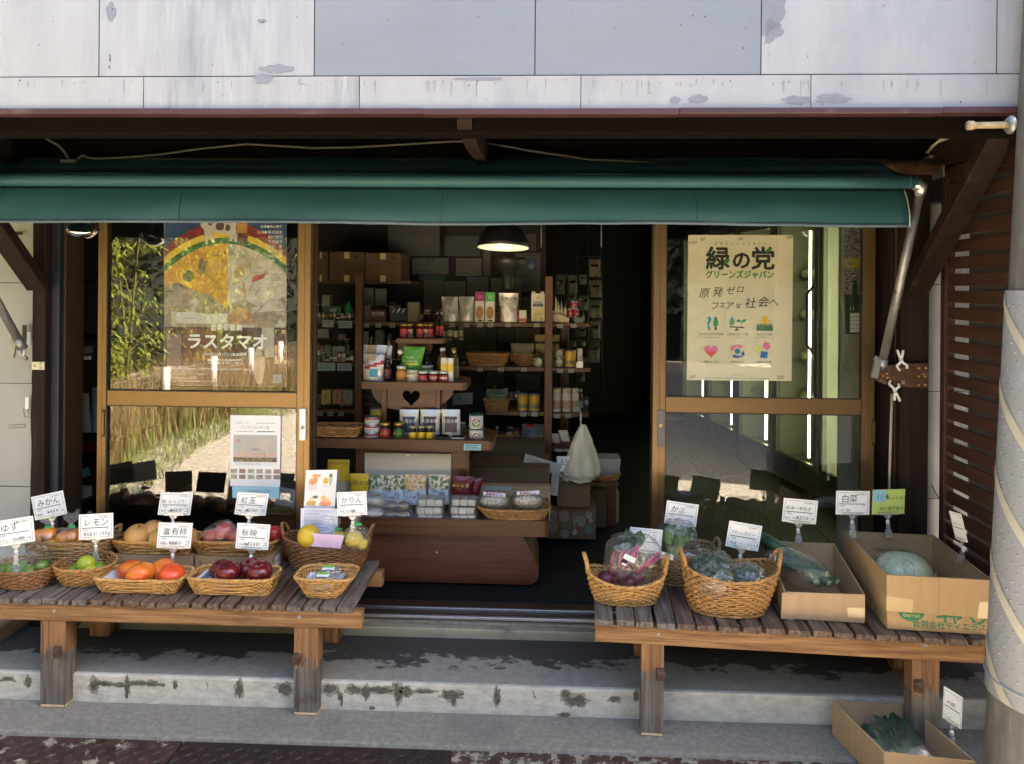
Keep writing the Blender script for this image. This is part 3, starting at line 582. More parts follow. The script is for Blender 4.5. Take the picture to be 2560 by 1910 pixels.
for s in range(0, 5):
    m = MB(); n = 40
    def st(u, v):
        an = math.pi * (.86 + .95 * u); z = zs1 - .02 - s * .244 - .18 * math.pi * .95 * u + .04 * (v - .5); z = max(zs0 + .004, min(zs1 - .003, z))
        return pc(z) + Vector((math.cos(an), math.sin(an), 0)) * (pr(z) + .0045) + Vector((0, 0, z))
    m.grid(n, 1, st, M_str); m.build('stripe', pole)
zb_ = Z_(1700, PY - .12, 2490)
m = MB(); 
for zz in (zs0 + .045,): m.tube([pc(zz) + Vector((math.cos(a), math.sin(a), 0)) * (pr(zz) + .003) + Vector((0, 0, zz)) for a in [2 * math.pi * i / 40 for i in range(40)]], .004, M_slv, 6, closed=True)
m.build('sleeve_band', pole)
m = MB(); e = at(2525, 312, PY - .05); s_ = at(2418, 314, PY - .05); d = (e - s_)
m.tube([e, s_ + d * .17], .0085, mat('step_bolt_zinc', (.45, .36, .22), .5, metal=.6, var=.2, scale=60, bump=.5, bscale=300), 10); m.tube([s_ + d * .15, s_], .0125, MATS['step_bolt_zinc'], 6)
for i in range(14): q = s_ + d * (.2 + .055 * i); m.tube([q, q + d * .012], .0098, MATS['step_bolt_zinc'], 10)
m.tube([e - d * .06, e + d * .02], [.02, .026], M_galv, 14); m.build('step_bolt', pole)

# ------------------------------------------------------------------ benches
def wood_mat(name, a, b, st, dirt=None, **k): return mat(name, a, .65, col2=b, lo=.35, hi=.68, scale=14, stretch=st, bump=.45, bscale=40, dirt=dirt, **k)
M_beamw = wood_mat('bench_beam_wood', (.17, .072, .024), (.40, .215, .082), (.22, 3, 5), (.10, .05, .028), dscale=5, dlo=.62, dhi=.76, dstretch=(.5, 1, 3))
M_legw = wood_mat('bench_leg_wood', (.13, .058, .024), (.38, .19, .075), (5, 5, .22))
M_legg = wood_mat('bench_leg_weathered', (.075, .062, .050), (.22, .185, .15), (6, 6, .25), (.045, .038, .034), dscale=6, dlo=.55, dhi=.7)
M_slatg = wood_mat('bench_slat_grey', (.07, .055, .043), (.225, .188, .15), (6, .4, 4), (.25, .24, .23), dscale=5, dlo=.6, dhi=.75)
M_slatb = wood_mat('bench_slat_brown', (.045, .027, .019), (.215, .142, .095), (6, .4, 4), (.15, .125, .10), dscale=5, dlo=.62, dhi=.78)
M_strw = wood_mat('bench_stretcher', (.045, .024, .016), (.125, .072, .042), (3, .4, 3))
def two_tone(a, b, z):                           # weathered foot, warmer wood above: a worn boundary
    pass
def bench(label, x0, x1, yf, yb, zt, leg_px, cfg, grp):
    zl = zt
    T = thing('bench', label, 'bench', (x0, yf, 0), grp)
    bh = .062; th = .020
    m = MB(); m.box(x0, x1, yf, yf + .045, zl - th - bh, zl - th - .0005, M_beamw); m.build('front_beam', T, bevel=.004, seg=2)
    m = MB(); m.box(x0 + .02, x1 - .005, yb - .045, yb, zl - th - bh, zl - th - .0005, M_beamw); m.build('back_beam', T, bevel=.004, seg=2)
    m = MB(); x = x0; i = 0; r = random.Random(len(label))
    while x < x1 - .03:
        w = r.uniform(.040, .056) if cfg == 'L' else r.uniform(.058, .072); gp = r.uniform(.006, .017); e = min(x + w, x1 + .012)
        dy0, dy1 = r.uniform(-.014, -.006), r.uniform(-.02, .03); dz = r.uniform(-.002, .002)
        mt = M_slatg if (cfg == 'L' and (x < x0 + .45 or x > x1 - .3)) or (cfg == 'R' and x < x0 + .28) else M_slatb
        tl = r.uniform(-.0025, .0025)
        m.add([(x, yf + dy0, zl - th + dz), (e, yf + dy0 + r.uniform(-.003, .003), zl - th + dz), (e, yb + dy1, zl - th), (x, yb + dy1, zl - th), (x, yf + dy0, zl + dz + tl), (e, yf + dy0, zl + dz - tl), (e, yb + dy1, zl - tl), (x, yb + dy1, zl + tl)],
              [(3, 2, 1, 0), (4, 5, 6, 7), (0, 1, 5, 4), (1, 2, 6, 5), (2, 3, 7, 6), (3, 0, 4, 7)], mt)
        for yy in (yf + .02, yb - .03): m.prism(circ(0, 0, .0022, n=6), ((x + e) / 2 + r.uniform(-.01, .01), yy, zl + dz + .0004), EX, (0, 1, 0), (0, 0, .0012), M_black)
        x = e + gp; i += 1
    m.build('slatted_top', T, bevel=.0025)
    for (a, b, back, zf) in leg_px:
        yy = yf + .006 if not back else yb - .075; w = (X_(b, yy, 1600) - X_(a, yy, 1600)); xx = X_(a, yy, 1650)
        m = MB(); zm = zf + (zl - th - bh - zf) * (.58 + .1 * r.random())
        if back: m.box(xx, xx + w, yy, yy + .07, zf, zl - th - bh - .001, M_legw)
        else:
            # grey weathered foot below, warmer wood above, with a ragged border
            n = 14; top = zl - th - bh - .001
            for q in range(n):
                xa_, xb_ = xx + w * q / n, xx + w * (q + 1) / n; zj = zm + r.uniform(-.03, .035)
                m.add([(xa_, yy, zf), (xb_, yy, zf), (xb_, yy, zj), (xa_, yy, zj)], [(0, 1, 2, 3)], M_legg); m.add([(xa_, yy, zj), (xb_, yy, zj), (xb_, yy, top), (xa_, yy, top)], [(0, 1, 2, 3)], M_legw)
            m.box(xx + .0001, xx + w - .0001, yy + .0005, yy + .07, zm - .01, top, M_legw); m.box(xx + .0001, xx + w - .0001, yy + .0005, yy + .07, zf + .0002, zm - .0105, M_legg); m.box(xx, xx + w, yy - .001, yy + .07, zf, zf + .012, M_tape)
        m.build('leg', T, bevel=.003)
    return T
zbL = zbR = .402
XL1 = X_(904, 2.645, 1520)
YBL = 3.06
bL = bench('long weathered wooden bench on the left, carrying the fruit baskets', -2.15, XL1, 2.645, YBL, zbL, [(101, 163, False, 0), (735, 794, False, 0), (222, 272, True, Z1), (797, 846, True, Z1)], 'L', 'slatted display benches')
YFR, YBR = 2.60, 3.03
XR0, XR1 = X_(1487, YFR, 1560), X_(2475, 2.5, 1600)
bR = bench('slatted wooden bench on the right, carrying vegetable baskets and boxes', XR0, XR1, YFR, YBR, zbR, [(1602, 1658, False, 0), (2258, 2322, False, 0), (1570, 1606, True, Z1), (2200, 2262, True, Z1)], 'R', 'slatted display benches')
def stretcher(T, a, b, lab=None):
    m = MB(); m.beam(a, b, .028, .036, M_strw); m.build('stretcher', T, bevel=.003)
def pt(px, py, Y): return at(px, py, Y)
stretcher(bL, pt(140, 1635, 2.635), Vector((pt(248, 1560, 3.05).x, 3.05, .30))); stretcher(bL, pt(738, 1652, 2.635), Vector((pt(735, 1652, 2.635).x + .03, 3.05, .30)))
stretcher(bR, pt(1652, 1688, 2.585), Vector((pt(1645, 1660, 2.6).x - .0, 2.98, .30))); stretcher(bR, pt(2275, 1695, 2.585), Vector((pt(2225, 1640, 2.98).x, 2.98, .31)))
for px, py in ((135, 1528), (748, 1543)): m = MB(); m.prism(circ(0, 0, .006, n=12), at(px, py, 2.643), EX, EZ, (0, .004, 0), M_galv); m.build('bolt_head', bL)
for px, py in ((1645, 1582), (2290, 1590)): m = MB(); m.prism(circ(0, 0, .006, n=12), at(px, py, 2.598), EX, EZ, (0, .004, 0), M_galv); m.build('bolt_head', bR)
bR.rotation_euler.z = R_(-3.6)
m = MB(); m.tube([at(2230, 985, 3.06), at(2226, 1110, 3.05), at(2222, 1262, 3.04)], .0055, flat('pale_rod_wood', (.42, .38, .30), .6), 8)
m.build('thin_pole', label='thin pale pole standing against the right post behind the green card', cat='pole')
# ------------------------------------------------------------------ kit of goods builders
def sgn(x): return -1.0 if x < 0 else 1.0
def sup(an, p): c, s = math.cos(an), math.sin(an); return sgn(c) * abs(c) ** (2 / p), sgn(s) * abs(s) ** (2 / p)
def basket(label, bot, rim, ay, by, zt, p=2.2, mt=None, handles='', wave=0.0, rows=11, stakes=34, name='wicker_basket', rot=0.0, group='wicker baskets on the benches', open_weave=False, Yf=None, back=0.0, hs=1.0):
    mt = mt or M_wick; (bl, br, bpy), (rl, rr, rpy) = bot, rim
    if Yf is None: Yf = onz((bl + br) / 2, bpy, zt).y
    Yc = Yf + ay; ax = (X_(br, Yc, bpy) - X_(bl, Yc, bpy)) / 2; cx = (X_(br, Yc, bpy) + X_(bl, Yc, bpy)) / 2
    bx = (X_(rr, Yc, rpy) - X_(rl, Yc, rpy)) / 2; cxr = (X_(rr, Yc, rpy) + X_(rl, Yc, rpy)) / 2
    h = max(.03, Z_(rpy, Yc - by, (rl + rr) / 2) - zt)
    T = thing(name, label, 'basket', (cx, Yc, zt), group)
    cr, sr = math.cos(rot), math.sin(rot)
    def P(an, t, off=0.0):
        x, y = sup(an, p); e = t ** .8
        X = (ax + (bx - ax) * e + off) * x + (cxr - cx) * t; Yy = (ay + (by - ay) * e + off) * y
        z = .004 + (h - .004) * t + t * t * (wave * (x * x) + back * (y if y > 0 else 0))
        return Vector((cx + X * cr - Yy * sr, Yc + X * sr + Yy * cr, zt + z))
    B = MB(); st = stakes; sr_ = h / rows * .5
    amp = .0042 if not open_weave else .0015
    for i in range(rows):
        t = (i + .6) / rows
        if open_weave and .3 < t < .78: continue
        pts = []; N = st * 2
        for k in range(N):
            an = 2 * math.pi * k / N
            pts.append(P(an, t + rnd.uniform(-.02, .02) * .6, amp * math.cos(math.pi * k / 2 + math.pi * i) + rnd.uniform(-.0006, .0006)))
        B.tube(pts, [sr_ * .88 * rnd.uniform(.85, 1.12) for _ in pts], mt, 5, closed=True)
    for k in range(st):
        an = 2 * math.pi * (k + .25) / st
        if open_weave:
            for d in (1, -1): B.tube([P(an + d * .16 * (q - .5) * 4, .22 + .62 * q) for q in (0, .25, .5, .75, 1)], .0028, mt, 4)
        B.tube([P(an, q / 4) for q in range(5)], .0021, mt, 4)
    B.grid(st, 2, lambda u, v: P(2 * math.pi * u, .02).lerp(Vector((cx, Yc, zt + .004)), v * .98), mt, cu=True)
    B.build('woven_body', T)
    Rm = MB(); N = st * 3
    for ph in (0, math.pi):
        Rm.tube([P(2 * math.pi * k / N, 1.0, .0032 * math.cos(k * 1.05 + ph)) + Vector((0, 0, .0032 * math.sin(k * 1.05 + ph))) for k in range(N)], .0040, mt, 5, closed=True)
    for ph in (0, 2.1): Rm.tube([P(2 * math.pi * k / N, .0, .004 + .002 * math.cos(k * .9 + ph)) + Vector((0, 0, .002 + .002 * math.sin(k * .9 + ph))) for k in range(N)], .0036, mt, 5, closed=True)
    Rm.build('rim', T)
    for s in handles:
        a0 = {'l': math.pi, 'r': 0.0, 'b': math.pi / 2, 'f': -math.pi / 2}[s]; H = MB(); w = .30; hh = .045 * hs
        for ph in (0, 2.1, 4.2):
            pts = []
            for q in range(17):
                t = q / 16; an = a0 + w * (t - .5) * 2; b = P(an, 1.0, .010 * math.sin(math.pi * t)); pts.append(b + Vector((.0042 * math.cos(q * 1.3 + ph), .0042 * math.sin(q * 1.3 + ph), hh * math.sin(math.pi * t) ** .7)))
            H.tube(pts, .0042, mt, 6)
        H.build('handle', T)
    T['_c'] = (cx, Yc, zt); T['_r'] = (bx, by, h); return T
def fruit(name, label, cat, px, py, rpx, Y, mt, squash=.92, group=None, dimple=.12, stem=None, lobes=0, R=None, taper=0.0, stem_mt=None, tilt=None):
    c = at(px, py, Y); r = rpx * Y / F
    R = R or (Matrix.Rotation(rnd.uniform(-.35, .35) if tilt is None else tilt, 3, 'X') @ Matrix.Rotation(rnd.uniform(-.3, .3), 3, 'Y') @ Matrix.Rotation(rnd.uniform(0, 6), 3, 'Z'))
    sd = rnd.random() * 40
    def fn(q, p):
        an = math.atan2(p.y, p.x); rr = math.hypot(p.x, p.y); k = 1 + lobes * .02 * math.cos(4 * an) + .025 * nz3(p.x * 1.5 + sd, p.y * 1.5, p.z * 1.5)
        z = q.z - sgn(p.z) * r * dimple * math.exp(-(rr / .28) ** 2) * (1 if p.z > 0 else .7)
        k2 = k * (1 + taper * p.z)
        if taper < 0 and p.z < -.9: z -= 0
        return Vector((q.x * k2, q.y * k2, z))
    m = MB(); m.ell(c, (r, r, r * squash), mt, 24, 16, R=R, fn=fn)
    if stem is None: return m.build(name, label=label, cat=cat, group=group)
    T = thing(name, label, cat, c - Vector((0, 0, r * squash)), group); m.build('flesh', T)
    s = MB(); top = c + R @ Vector((0, 0, r * squash * (1 - dimple)))
    if stem == 'stalk': s.tube([top, top + R @ Vector((.002, 0, r * .14)), top + R @ Vector((.006, .002, r * .26))], .0018, stem_mt or M_post, 6)
    else:
        for k in range(4): a = k * math.pi / 2 + .4; d = Vector((math.cos(a), math.sin(a), 0)); e = Vector((-d.y, d.x, 0)); s.poly([top + R @ (d * .1 * r + EZ * .003), top + R @ (d * r * .34 + e * r * .14 + EZ * (.12 * r * dimple * 4)), top + R @ (d * r * .5 + EZ * .05 * r), top + R @ (d * r * .34 - e * r * .14 + EZ * (.12 * r * dimple * 4))], stem_mt or M_gr0)
    s.build('stalk' if stem == 'stalk' else 'calyx', T); return T
M_gr0 = flat('calyx_green', (.10, .11, .04), .7)
M_orange = mat('mandarin_skin', (.72, .23, .012), .38, var=.12, scale=10, bump=.12, bscale=260)
M_lemon = mat('green_lemon_skin', (.34, .42, .025), .38, col2=(.52, .50, .03), lo=.4, hi=.7, scale=9, bump=.15, bscale=220)
M_lime = mat('green_citrus_skin', (.12, .25, .02), .4, col2=(.22, .34, .03), scale=12, bump=.12, bscale=220)
M_pear = mat('russet_pear_skin', (.46, .235, .068), .6, col2=(.56, .31, .095), lo=.35, hi=.7, scale=8, bump=.08, bscale=300, dirt=(.30, .16, .06), dscale=60, dlo=.62, dhi=.7)
M_kaki = mat('persimmon_skin', (.68, .085, .018), .27, col2=(.76, .26, .025), lo=.45, hi=.66, scale=6, detail=2, bump=.02)
M_apple = mat('dark_apple_skin', (.085, .006, .010), .22, col2=(.21, .016, .014), lo=.38, hi=.66, scale=16, stretch=(1, 1, .5), dirt=(.34, .10, .04), dscale=14, dlo=.66, dhi=.8, dstretch=(3, 3, .4), coat=.3)
M_apple2 = mat('red_apple_skin', (.40, .022, .022), .28, col2=(.26, .016, .022), scale=14, stretch=(1, 1, .4), dirt=(.50, .36, .05), dscale=7, dlo=.60, dhi=.75)
M_quince = mat('quince_skin', (.62, .43, .03), .42, var=.1, scale=9, dirt=(.34, .25, .03), dscale=14, dlo=.6, dhi=.75)
def tied_bag(T, name, c, rx, ry, h, tie=None, topw=.5, mt=None, seed=0, lean=(0, 0)):
    """A thin clear bag: full below, gathered at a neck, ruffled above it."""
    m = MB(); c = Vector(c); k = .62
    prof = [(.25, .0), (.75, .01), (.98, .10), (1.04, .26), (.98, .40), (.78, .52), (.45, .60), (.13, k + .02), (.10, k + .05), (.20, k + .10), (topw * .8, k + .24), (topw, 1.0)]
    n = 40; vs = []
    def fn(u, v):
        i = min(int(v * (len(prof) - 1)), len(prof) - 2); t = v * (len(prof) - 1) - i; r = prof[i][0] + (prof[i + 1][0] - prof[i][0]) * t; z = prof[i][1] + (prof[i + 1][1] - prof[i][1]) * t
        an = 2 * math.pi * u; w = .05 + .22 * max(0, v - .4)
        r *= 1 + w * (nz3(3.2 * math.cos(an) + seed, 3.2 * math.sin(an), v * 2.5) * 1.6 + .35 * math.sin(an * 11 + seed))
        zz = z + (.07 * math.sin(an * 4 + seed) + .05 * nz3(4 * math.cos(an), 4 * math.sin(an), seed) if v > .9 else 0)
        return c + Vector((rx * r * math.cos(an) + lean[0] * z, ry * r * math.sin(an) + lean[1] * z, h * zz))
    m.grid(n, 22, fn, mt or M_film, cu=True); m.build(name, T)
    if tie:
        m = MB(); p = c + Vector((lean[0] * k, lean[1] * k, h * (k + .035))); R0 = min(rx, ry) * .15
        m.tube([p + Vector((math.cos(a) * R0, math.sin(a) * R0, 0)) for a in [2 * math.pi * i / 10 for i in range(10)]], .004, tie, 6, closed=True); m.box(p.x, p.x + .022, p.y - R0 - .004, p.y - R0 - .001, p.z - .005, p.z + .005, tie); m.build('tie', T)
def wrap(T, name, c, r, mt=None, seed=0, amp=.12, R=None, n=40, k=22, pw=2.6):
    """A loose crumpled film parcel around goods."""
    m = MB(); c = Vector(c)
    def fn(q, p):
        s = 1 + amp * (nz3(p.x * 3 + seed, p.y * 3, p.z * 3) + .5 * nz3(p.x * 8 + seed, p.y * 8, p.z * 8))
        b = (abs(p.x) ** pw + abs(p.y) ** pw + abs(p.z) ** pw) ** (-1 / pw); return q * s * b
    m.ell(c, r, mt or M_film, n, k, R=R, fn=fn); return m.build(name, T)
M_card_w = flat('price_card', (.86, .86, .84), .55, var=.01)
def price_sign(label, quad, Y, name_t, price=None, maker=None, zfoot=None, card=None, extra=None, foot_px=None, big=.24, bar=M_inkt, dY=0.0, nofoot=False, thin=False):
    tl, tr, br, bl = [at(*q, Y + (dY if i in (1, 2) else 0)) for i, q in enumerate(quad)]
    u = ((tr - tl) + (br - bl)) * .5; v = ((tl - bl) + (tr - br)) * .5; o = bl + ((tl - bl) + (br - bl) - u - v) * .25
    o = (tl + tr + br + bl) * .25 - u * .5 - v * .5; W_, H_ = u.length, v.length; nrm = u.cross(v).normalized(); uu, vv = u / W_, v / H_
    if nrm.y > 0: nrm = -nrm
    T = thing('price_sign', label, 'price sign', o + u * .5 - v * .3, 'handwritten price signs on clips'); cm = card or M_card_w
    m = MB(); m.prism([(0, 0), (W_, 0), (W_, H_), (0, H_)], o, uu, vv, -nrm * .0012, cm)
    e = nrm * .0007
    def line(x0, y0, x1, y1, mt=M_inkd): m.poly([o + e + u * x0 + v * y0, o + e + u * x1 + v * y0, o + e + u * x1 + v * y1, o + e + u * x0 + v * y1], mt)
    if not card:
        t = .010
        line(.05, .07, .95, .07 + t); line(.05, .93 - t, .95, .93); line(.05, .07, .05 + t * .8, .93); line(.95 - t * .8, .07, .95, .93)
        line(.09, .435, .88, .465, bar)
        m.text('税込', o + e + u * .78 + v * .345, uu, vv, W_ * .052, ink((.25, .4, .4))); m.text('生産者', o + e + u * .12 + v * .345, uu, vv, W_ * .05, M_inkd); m.text('有機 無農薬 No.', o + e + u * .60 + v * .83, uu, vv, W_ * .044, M_inkd)
        m.text(name_t, o + e + u * (.14 if len(name_t) < 5 else .08) + v * .54, uu, vv, W_ * big * (1 if len(name_t) < 4 else 3.3 / len(name_t) * .95), M_inkd, shear=.06, jit=.10)
        if maker: m.text(maker, o + e + u * .09 + v * .14, uu, vv, W_ * .085, M_inkd, jit=.15, sx=.9)
        if price: m.text(price, o + e + u * .94 + v * .15, uu, vv, W_ * .145, M_inkd, shear=.12, align='r', jit=.05)
    if extra: extra(m, o + e, u, v, uu, vv, W_, H_)
    m.build('card', T)
    m = MB(); b = o + u * .5; dn = -vv; fw = .62
    m.prism([(-.31 * W_, -.002), (.31 * W_, -.002), (.31 * W_, .010), (-.31 * W_, .010)], b + nrm * .0035, uu, vv, -nrm * .007, M_clip)
    m.prism([(-.13 * W_, -.004), (.13 * W_, -.004), (.03 * W_, -.020), (-.03 * W_, -.020)], b + nrm * .002, uu, vv, -nrm * .004, M_clip); m.build('clip', T)
    bl_ = b + dn * .028; m = MB(); m.ell(bl_, .0072, M_ball, 12, 8); m.tube([bl_, bl_ + Vector((0, 0, -.012))], .005, M_ball, 8); m.build('ball_joint', T)
    f = at(*foot_px, Y) if foot_px else (bl_ + Vector((0, 0, -.05)))
    if zfoot is not None: f = Vector((bl_.x, bl_.y, zfoot))
    if not nofoot:
        m = MB(); d = f - bl_; L = d.length
        m.beam(bl_ + d * .12, bl_ + d * .55, .016, .005, M_clip, up=(0, 1, 0)); m.beam(bl_ + d * .5, f, .024, .004, M_clip, up=(0, 1, 0)); m.beam(bl_ + d * .5, f + Vector((0, .012, 0)), .024, .003, M_clip, up=(0, 1, 0)); m.build('foot_clip', T)
    return T
def carton(label, name, cat, rect, Y, d, mt, draw=None, group=None, lid=None):
    a, b = at(rect[0], rect[3], Y), at(rect[2], rect[1], Y); m = MB(); m.box(a.x, b.x, Y, Y + d, a.z, b.z, mt)
    if draw: draw(m, Vector((a.x, Y - .0008, a.z)), b.x - a.x, b.z - a.z)
    return m.build(name, label=label, cat=cat, group=group, bevel=0)
def rc(m, o, x0, z0, x1, z1, mt, k=0): m.poly([o + Vector((x0, -k * .0004, z0)), o + Vector((x1, -k * .0004, z0)), o + Vector((x1, -k * .0004, z1)), o + Vector((x0, -k * .0004, z1))], mt)
def pouch(label, name, cat, rect, Y, mt, mfn=None, texts=(), group=None, d=.022, gusset=.8, amp=.004, seed=None, tilt=0.0):
    a, b = at(rect[0], rect[3], Y), at(rect[2], rect[1], Y); w, h = b.x - a.x, b.z - a.z; sd = rnd.random() * 30 if seed is None else seed; m = MB()
    def f(s): 
        def g(u, v):
            bul = (math.sin(math.pi * u) ** .6) * ((1 - v) ** .55 * gusset + .25 * math.sin(math.pi * v)) * d; cr = amp * (nz3(u * 4 + sd, v * 5, s) + .6 * nz3(u * 9 + sd, v * 11, s)) * math.sin(math.pi * min(1, v * 1.05)) 
            x = a.x + w * (u + .02 * math.sin(v * 5 + sd) - .03 * math.sin(math.pi * v) * (u - .5)); return Vector((x + tilt * v * h, Y + d + s * (bul + cr) * -1, a.z + h * v))
        return g
    nu, nv = 12, 14
    vs = [f(1)(i / nu, j / nv) for j in range(nv + 1) for i in range(nu + 1)]
    for j in range(nv):
        for i in range(nu):
            q = [vs[j * (nu + 1) + i], vs[j * (nu + 1) + i + 1], vs[(j + 1) * (nu + 1) + i + 1], vs[(j + 1) * (nu + 1) + i]]
            pass
    base = len(m.v); m.v += [tuple(p) for p in vs]
    for j in range(nv):
        for i in range(nu):
            mm = (mfn((i + .5) / nu, (j + .5) / nv) if mfn else None) or mt
            m.f.append((base + j * (nu + 1) + i, base + j * (nu + 1) + i + 1, base + (j + 1) * (nu + 1) + i + 1, base + (j + 1) * (nu + 1) + i)); m.m.append(m.mi(mm)); m.sm.append(True)
    m.grid(nu, nv, f(-1), mt)
    for t, u, v, s, mm in texts:
        g = f(1)(u, v); m.text(t, Vector((a.x + w * u, Y + d - d * .98, g.z)), EX, EZ, s * w, mm, align='c')
    return m.build(name, label=label, cat=cat, group=group)
def can(label, rect, Y, side, band=None, top=None, texts=(), name='can', cat='can', group=None, bands=None):
    a, b = at(rect[0], rect[3], Y), at(rect[2], rect[1], Y); r = (b.x - a.x) / 2; h = b.z - a.z; c = ((a.x + b.x) / 2, Y + r, a.z); m = MB(); tp = top or M_silver
    prof = [(r * .96, 0), (r, .002), (r, .006)] + [(r * .985, .006 + (h - .012) * q / 8) for q in range(9)] + [(r, h - .006), (r, h - .001), (r * .93, h), (r * .9, h - .003), (0, h - .003)]
    bd = {i: side for i in range(2, 11)}
    if bands:
        for lo, hi, mm in bands:
            for i in range(8):
                if lo <= (i + .5) / 8 <= hi: bd[i + 3] = mm
    m.lathe(prof, c, tp, 22, bands=bd)
    for t, x, z, s, mm in texts: m.text(t, (c[0] + x * r, Y - .0012, a.z + h * z), EX, EZ, s * r * 2, mm, align='c')
    return m.build(name, label=label, cat=cat, group=group)
def jar(label, rect, Y, body, lid, lab=None, texts=(), group=None, lidh=.16, neck=.9, name='jar', lo=.12, hi=.66):
    a, b = at(rect[0], rect[3], Y), at(rect[2], rect[1], Y); r = (b.x - a.x) / 2; h = b.z - a.z; c = Vector(((a.x + b.x) / 2, Y + r, a.z)); T = thing(name, label, 'jar', c, group)
    m = MB(); hb = h * (1 - lidh); m.lathe([(r * .85, 0), (r, .05 * h), (r, .1 * h), (r, lo * h), (r, hi * h), (r * .98, hi * h + .02 * h), (r * neck, hb)], c, body, 20); m.build('glass_body', T)
    m = MB(); rl = r * neck; m.lathe([(rl * 1.03, hb), (rl * 1.06, hb + .004), (rl * 1.06, h - .003), (rl * .98, h), (0, h)], c, lid, 20); m.build('lid', T)
    if lab:
        m = MB(); m.grid(14, 2, lambda u, v: c + Vector((-(r + .0008) * math.cos(math.pi * (u * .96 + .02)), -(r + .0008) * math.sin(math.pi * (u * .96 + .02)), h * (lo + (hi - lo) * v))), lab)
        for t, x, z, s, mm in texts: m.text(t, (c.x + x * r, Y - .0022, a.z + h * z), EX, EZ, s * r * 2, mm, align='c')
        m.build('label', T)
    return T
def bottle(label, rect, Y, body, cap, sh=.62, nr=.34, lab=None, group=None, caph=.1, name='bottle', l0=.15, l1=.5):
    a, b = at(rect[0], rect[3], Y), at(rect[2], rect[1], Y); r = (b.x - a.x) / 2; h = b.z - a.z; c = Vector(((a.x + b.x) / 2, Y + r, a.z)); T = thing(name, label, 'bottle', c, group)
    m = MB(); m.lathe([(r * .9, 0), (r, .03 * h), (r, sh * h), (r * .8, (sh + .08) * h), (r * nr * 1.1, (sh + .2) * h), (r * nr, h * (1 - caph))], c, body, 18); m.build('body', T)
    m = MB(); m.lathe([(r * nr * 1.15, h * (1 - caph)), (r * nr * 1.15, h), (0, h)], c, cap, 14); m.build('cap', T)
    if lab: m = MB(); m.grid(14, 2, lambda u, v: c + Vector((-(r + .0008) * math.cos(math.pi * u), -(r + .0008) * math.sin(math.pi * u), h * (l0 + (l1 - l0) * v))), lab); m.build('label', T)
    return T
def sheet(label, name, cat, quad, Y, mt=None, draw=None, group=None, curl=.0):
    tl, tr, br, bl = [at(*q, Y) for q in quad]; u = ((tr - tl) + (br - bl)) * .5; v = ((tl - bl) + (tr - br)) * .5; o = (tl + tr + br + bl) * .25 - u * .5 - v * .5
    m = MB(); m.prism([(0, 0), (1, 0), (1, 1), (0, 1)], o, u, v, (0, .0008, 0), mt or M_paper)
    if draw: draw(m, o + Vector((0, -.0006, 0)), u, v)
    return m.build(name, label=label, cat=cat, group=group)
def lines(m, o, u, v, x0, x1, y0, y1, n, mt, th=.25, rag=.3, seed=1):
    r = random.Random(seed); dy = (y1 - y0) / n
    for i in range(n):
        y = y1 - dy * (i + .5); e = x1 - (x1 - x0) * rag * r.random(); x = x0
        while x < e - .01:
            w = min(r.uniform(.02, .09), e - x); m.poly([o + u * a + v * b for a, b in ((x, y - dy * th / 2), (x + w, y - dy * th / 2), (x + w, y + dy * th / 2), (x, y + dy * th / 2))], mt); x += w + r.uniform(.006, .016)
def rq(m, o, u, v, x0, y0, x1, y1, mt, k=0): m.poly([o + u * a + v * b + Vector((0, -k * .0004, 0)) for a, b in ((x0, y0), (x1, y0), (x1, y1), (x0, y1))], mt)
def pq(m, o, u, v, pts, mt, k=1): m.poly([o + u * a + v * b + Vector((0, -k * .0004, 0)) for a, b in pts], mt)
APPROX[0] = .04                                  # the depths below were read off along the view axis
# ------------------------------------------------------------------ left bench: fruit
G_B = 'wicker baskets on the benches'
k1 = basket('brown oval basket of bagged green citrus at the near left end of the bench', (18, 122, 1477), (-12, 140, 1436), .065, .095, zbL, 2.4, M_wick2, rows=9)
k2 = basket('large rectangular basket of bagged mandarins at the back left of the bench', (100, 252, 1440), (85, 284, 1360), .065, .085, zbL, 4.5, M_wick4, 'r', rows=15, stakes=40)
k3 = basket('small oval basket holding loose green lemons', (163, 262, 1469), (143, 283, 1429), .055, .085, zbL, 2.2, M_wick, rows=9, back=.012)
k5 = basket('shallow rectangular tray basket of orange persimmons', (272, 448, 1485), (257, 468, 1453), .05, .072, zbL, 7, M_wick3, rows=7, stakes=44)
k6 = basket('shallow rectangular tray basket of dark red apples with a striped liner', (502, 678, 1490), (486, 690, 1452), .05, .072, zbL, 7, M_wick3, rows=8, stakes=44)
k8 = basket('deep oval basket with two twisted handles holding quinces and leaflets', (738, 902, 1433), (712, 926, 1366), .06, .085, zbL, 2.6, M_wick2, 'lr', .016, rows=15, stakes=44)
k9 = basket('small square open-weave basket with nut packs at the right end of the bench', (775, 846, 1497), (745, 890, 1452), .036, .075, zbL, 4.2, M_wick3, rows=9, stakes=26, open_weave=True)
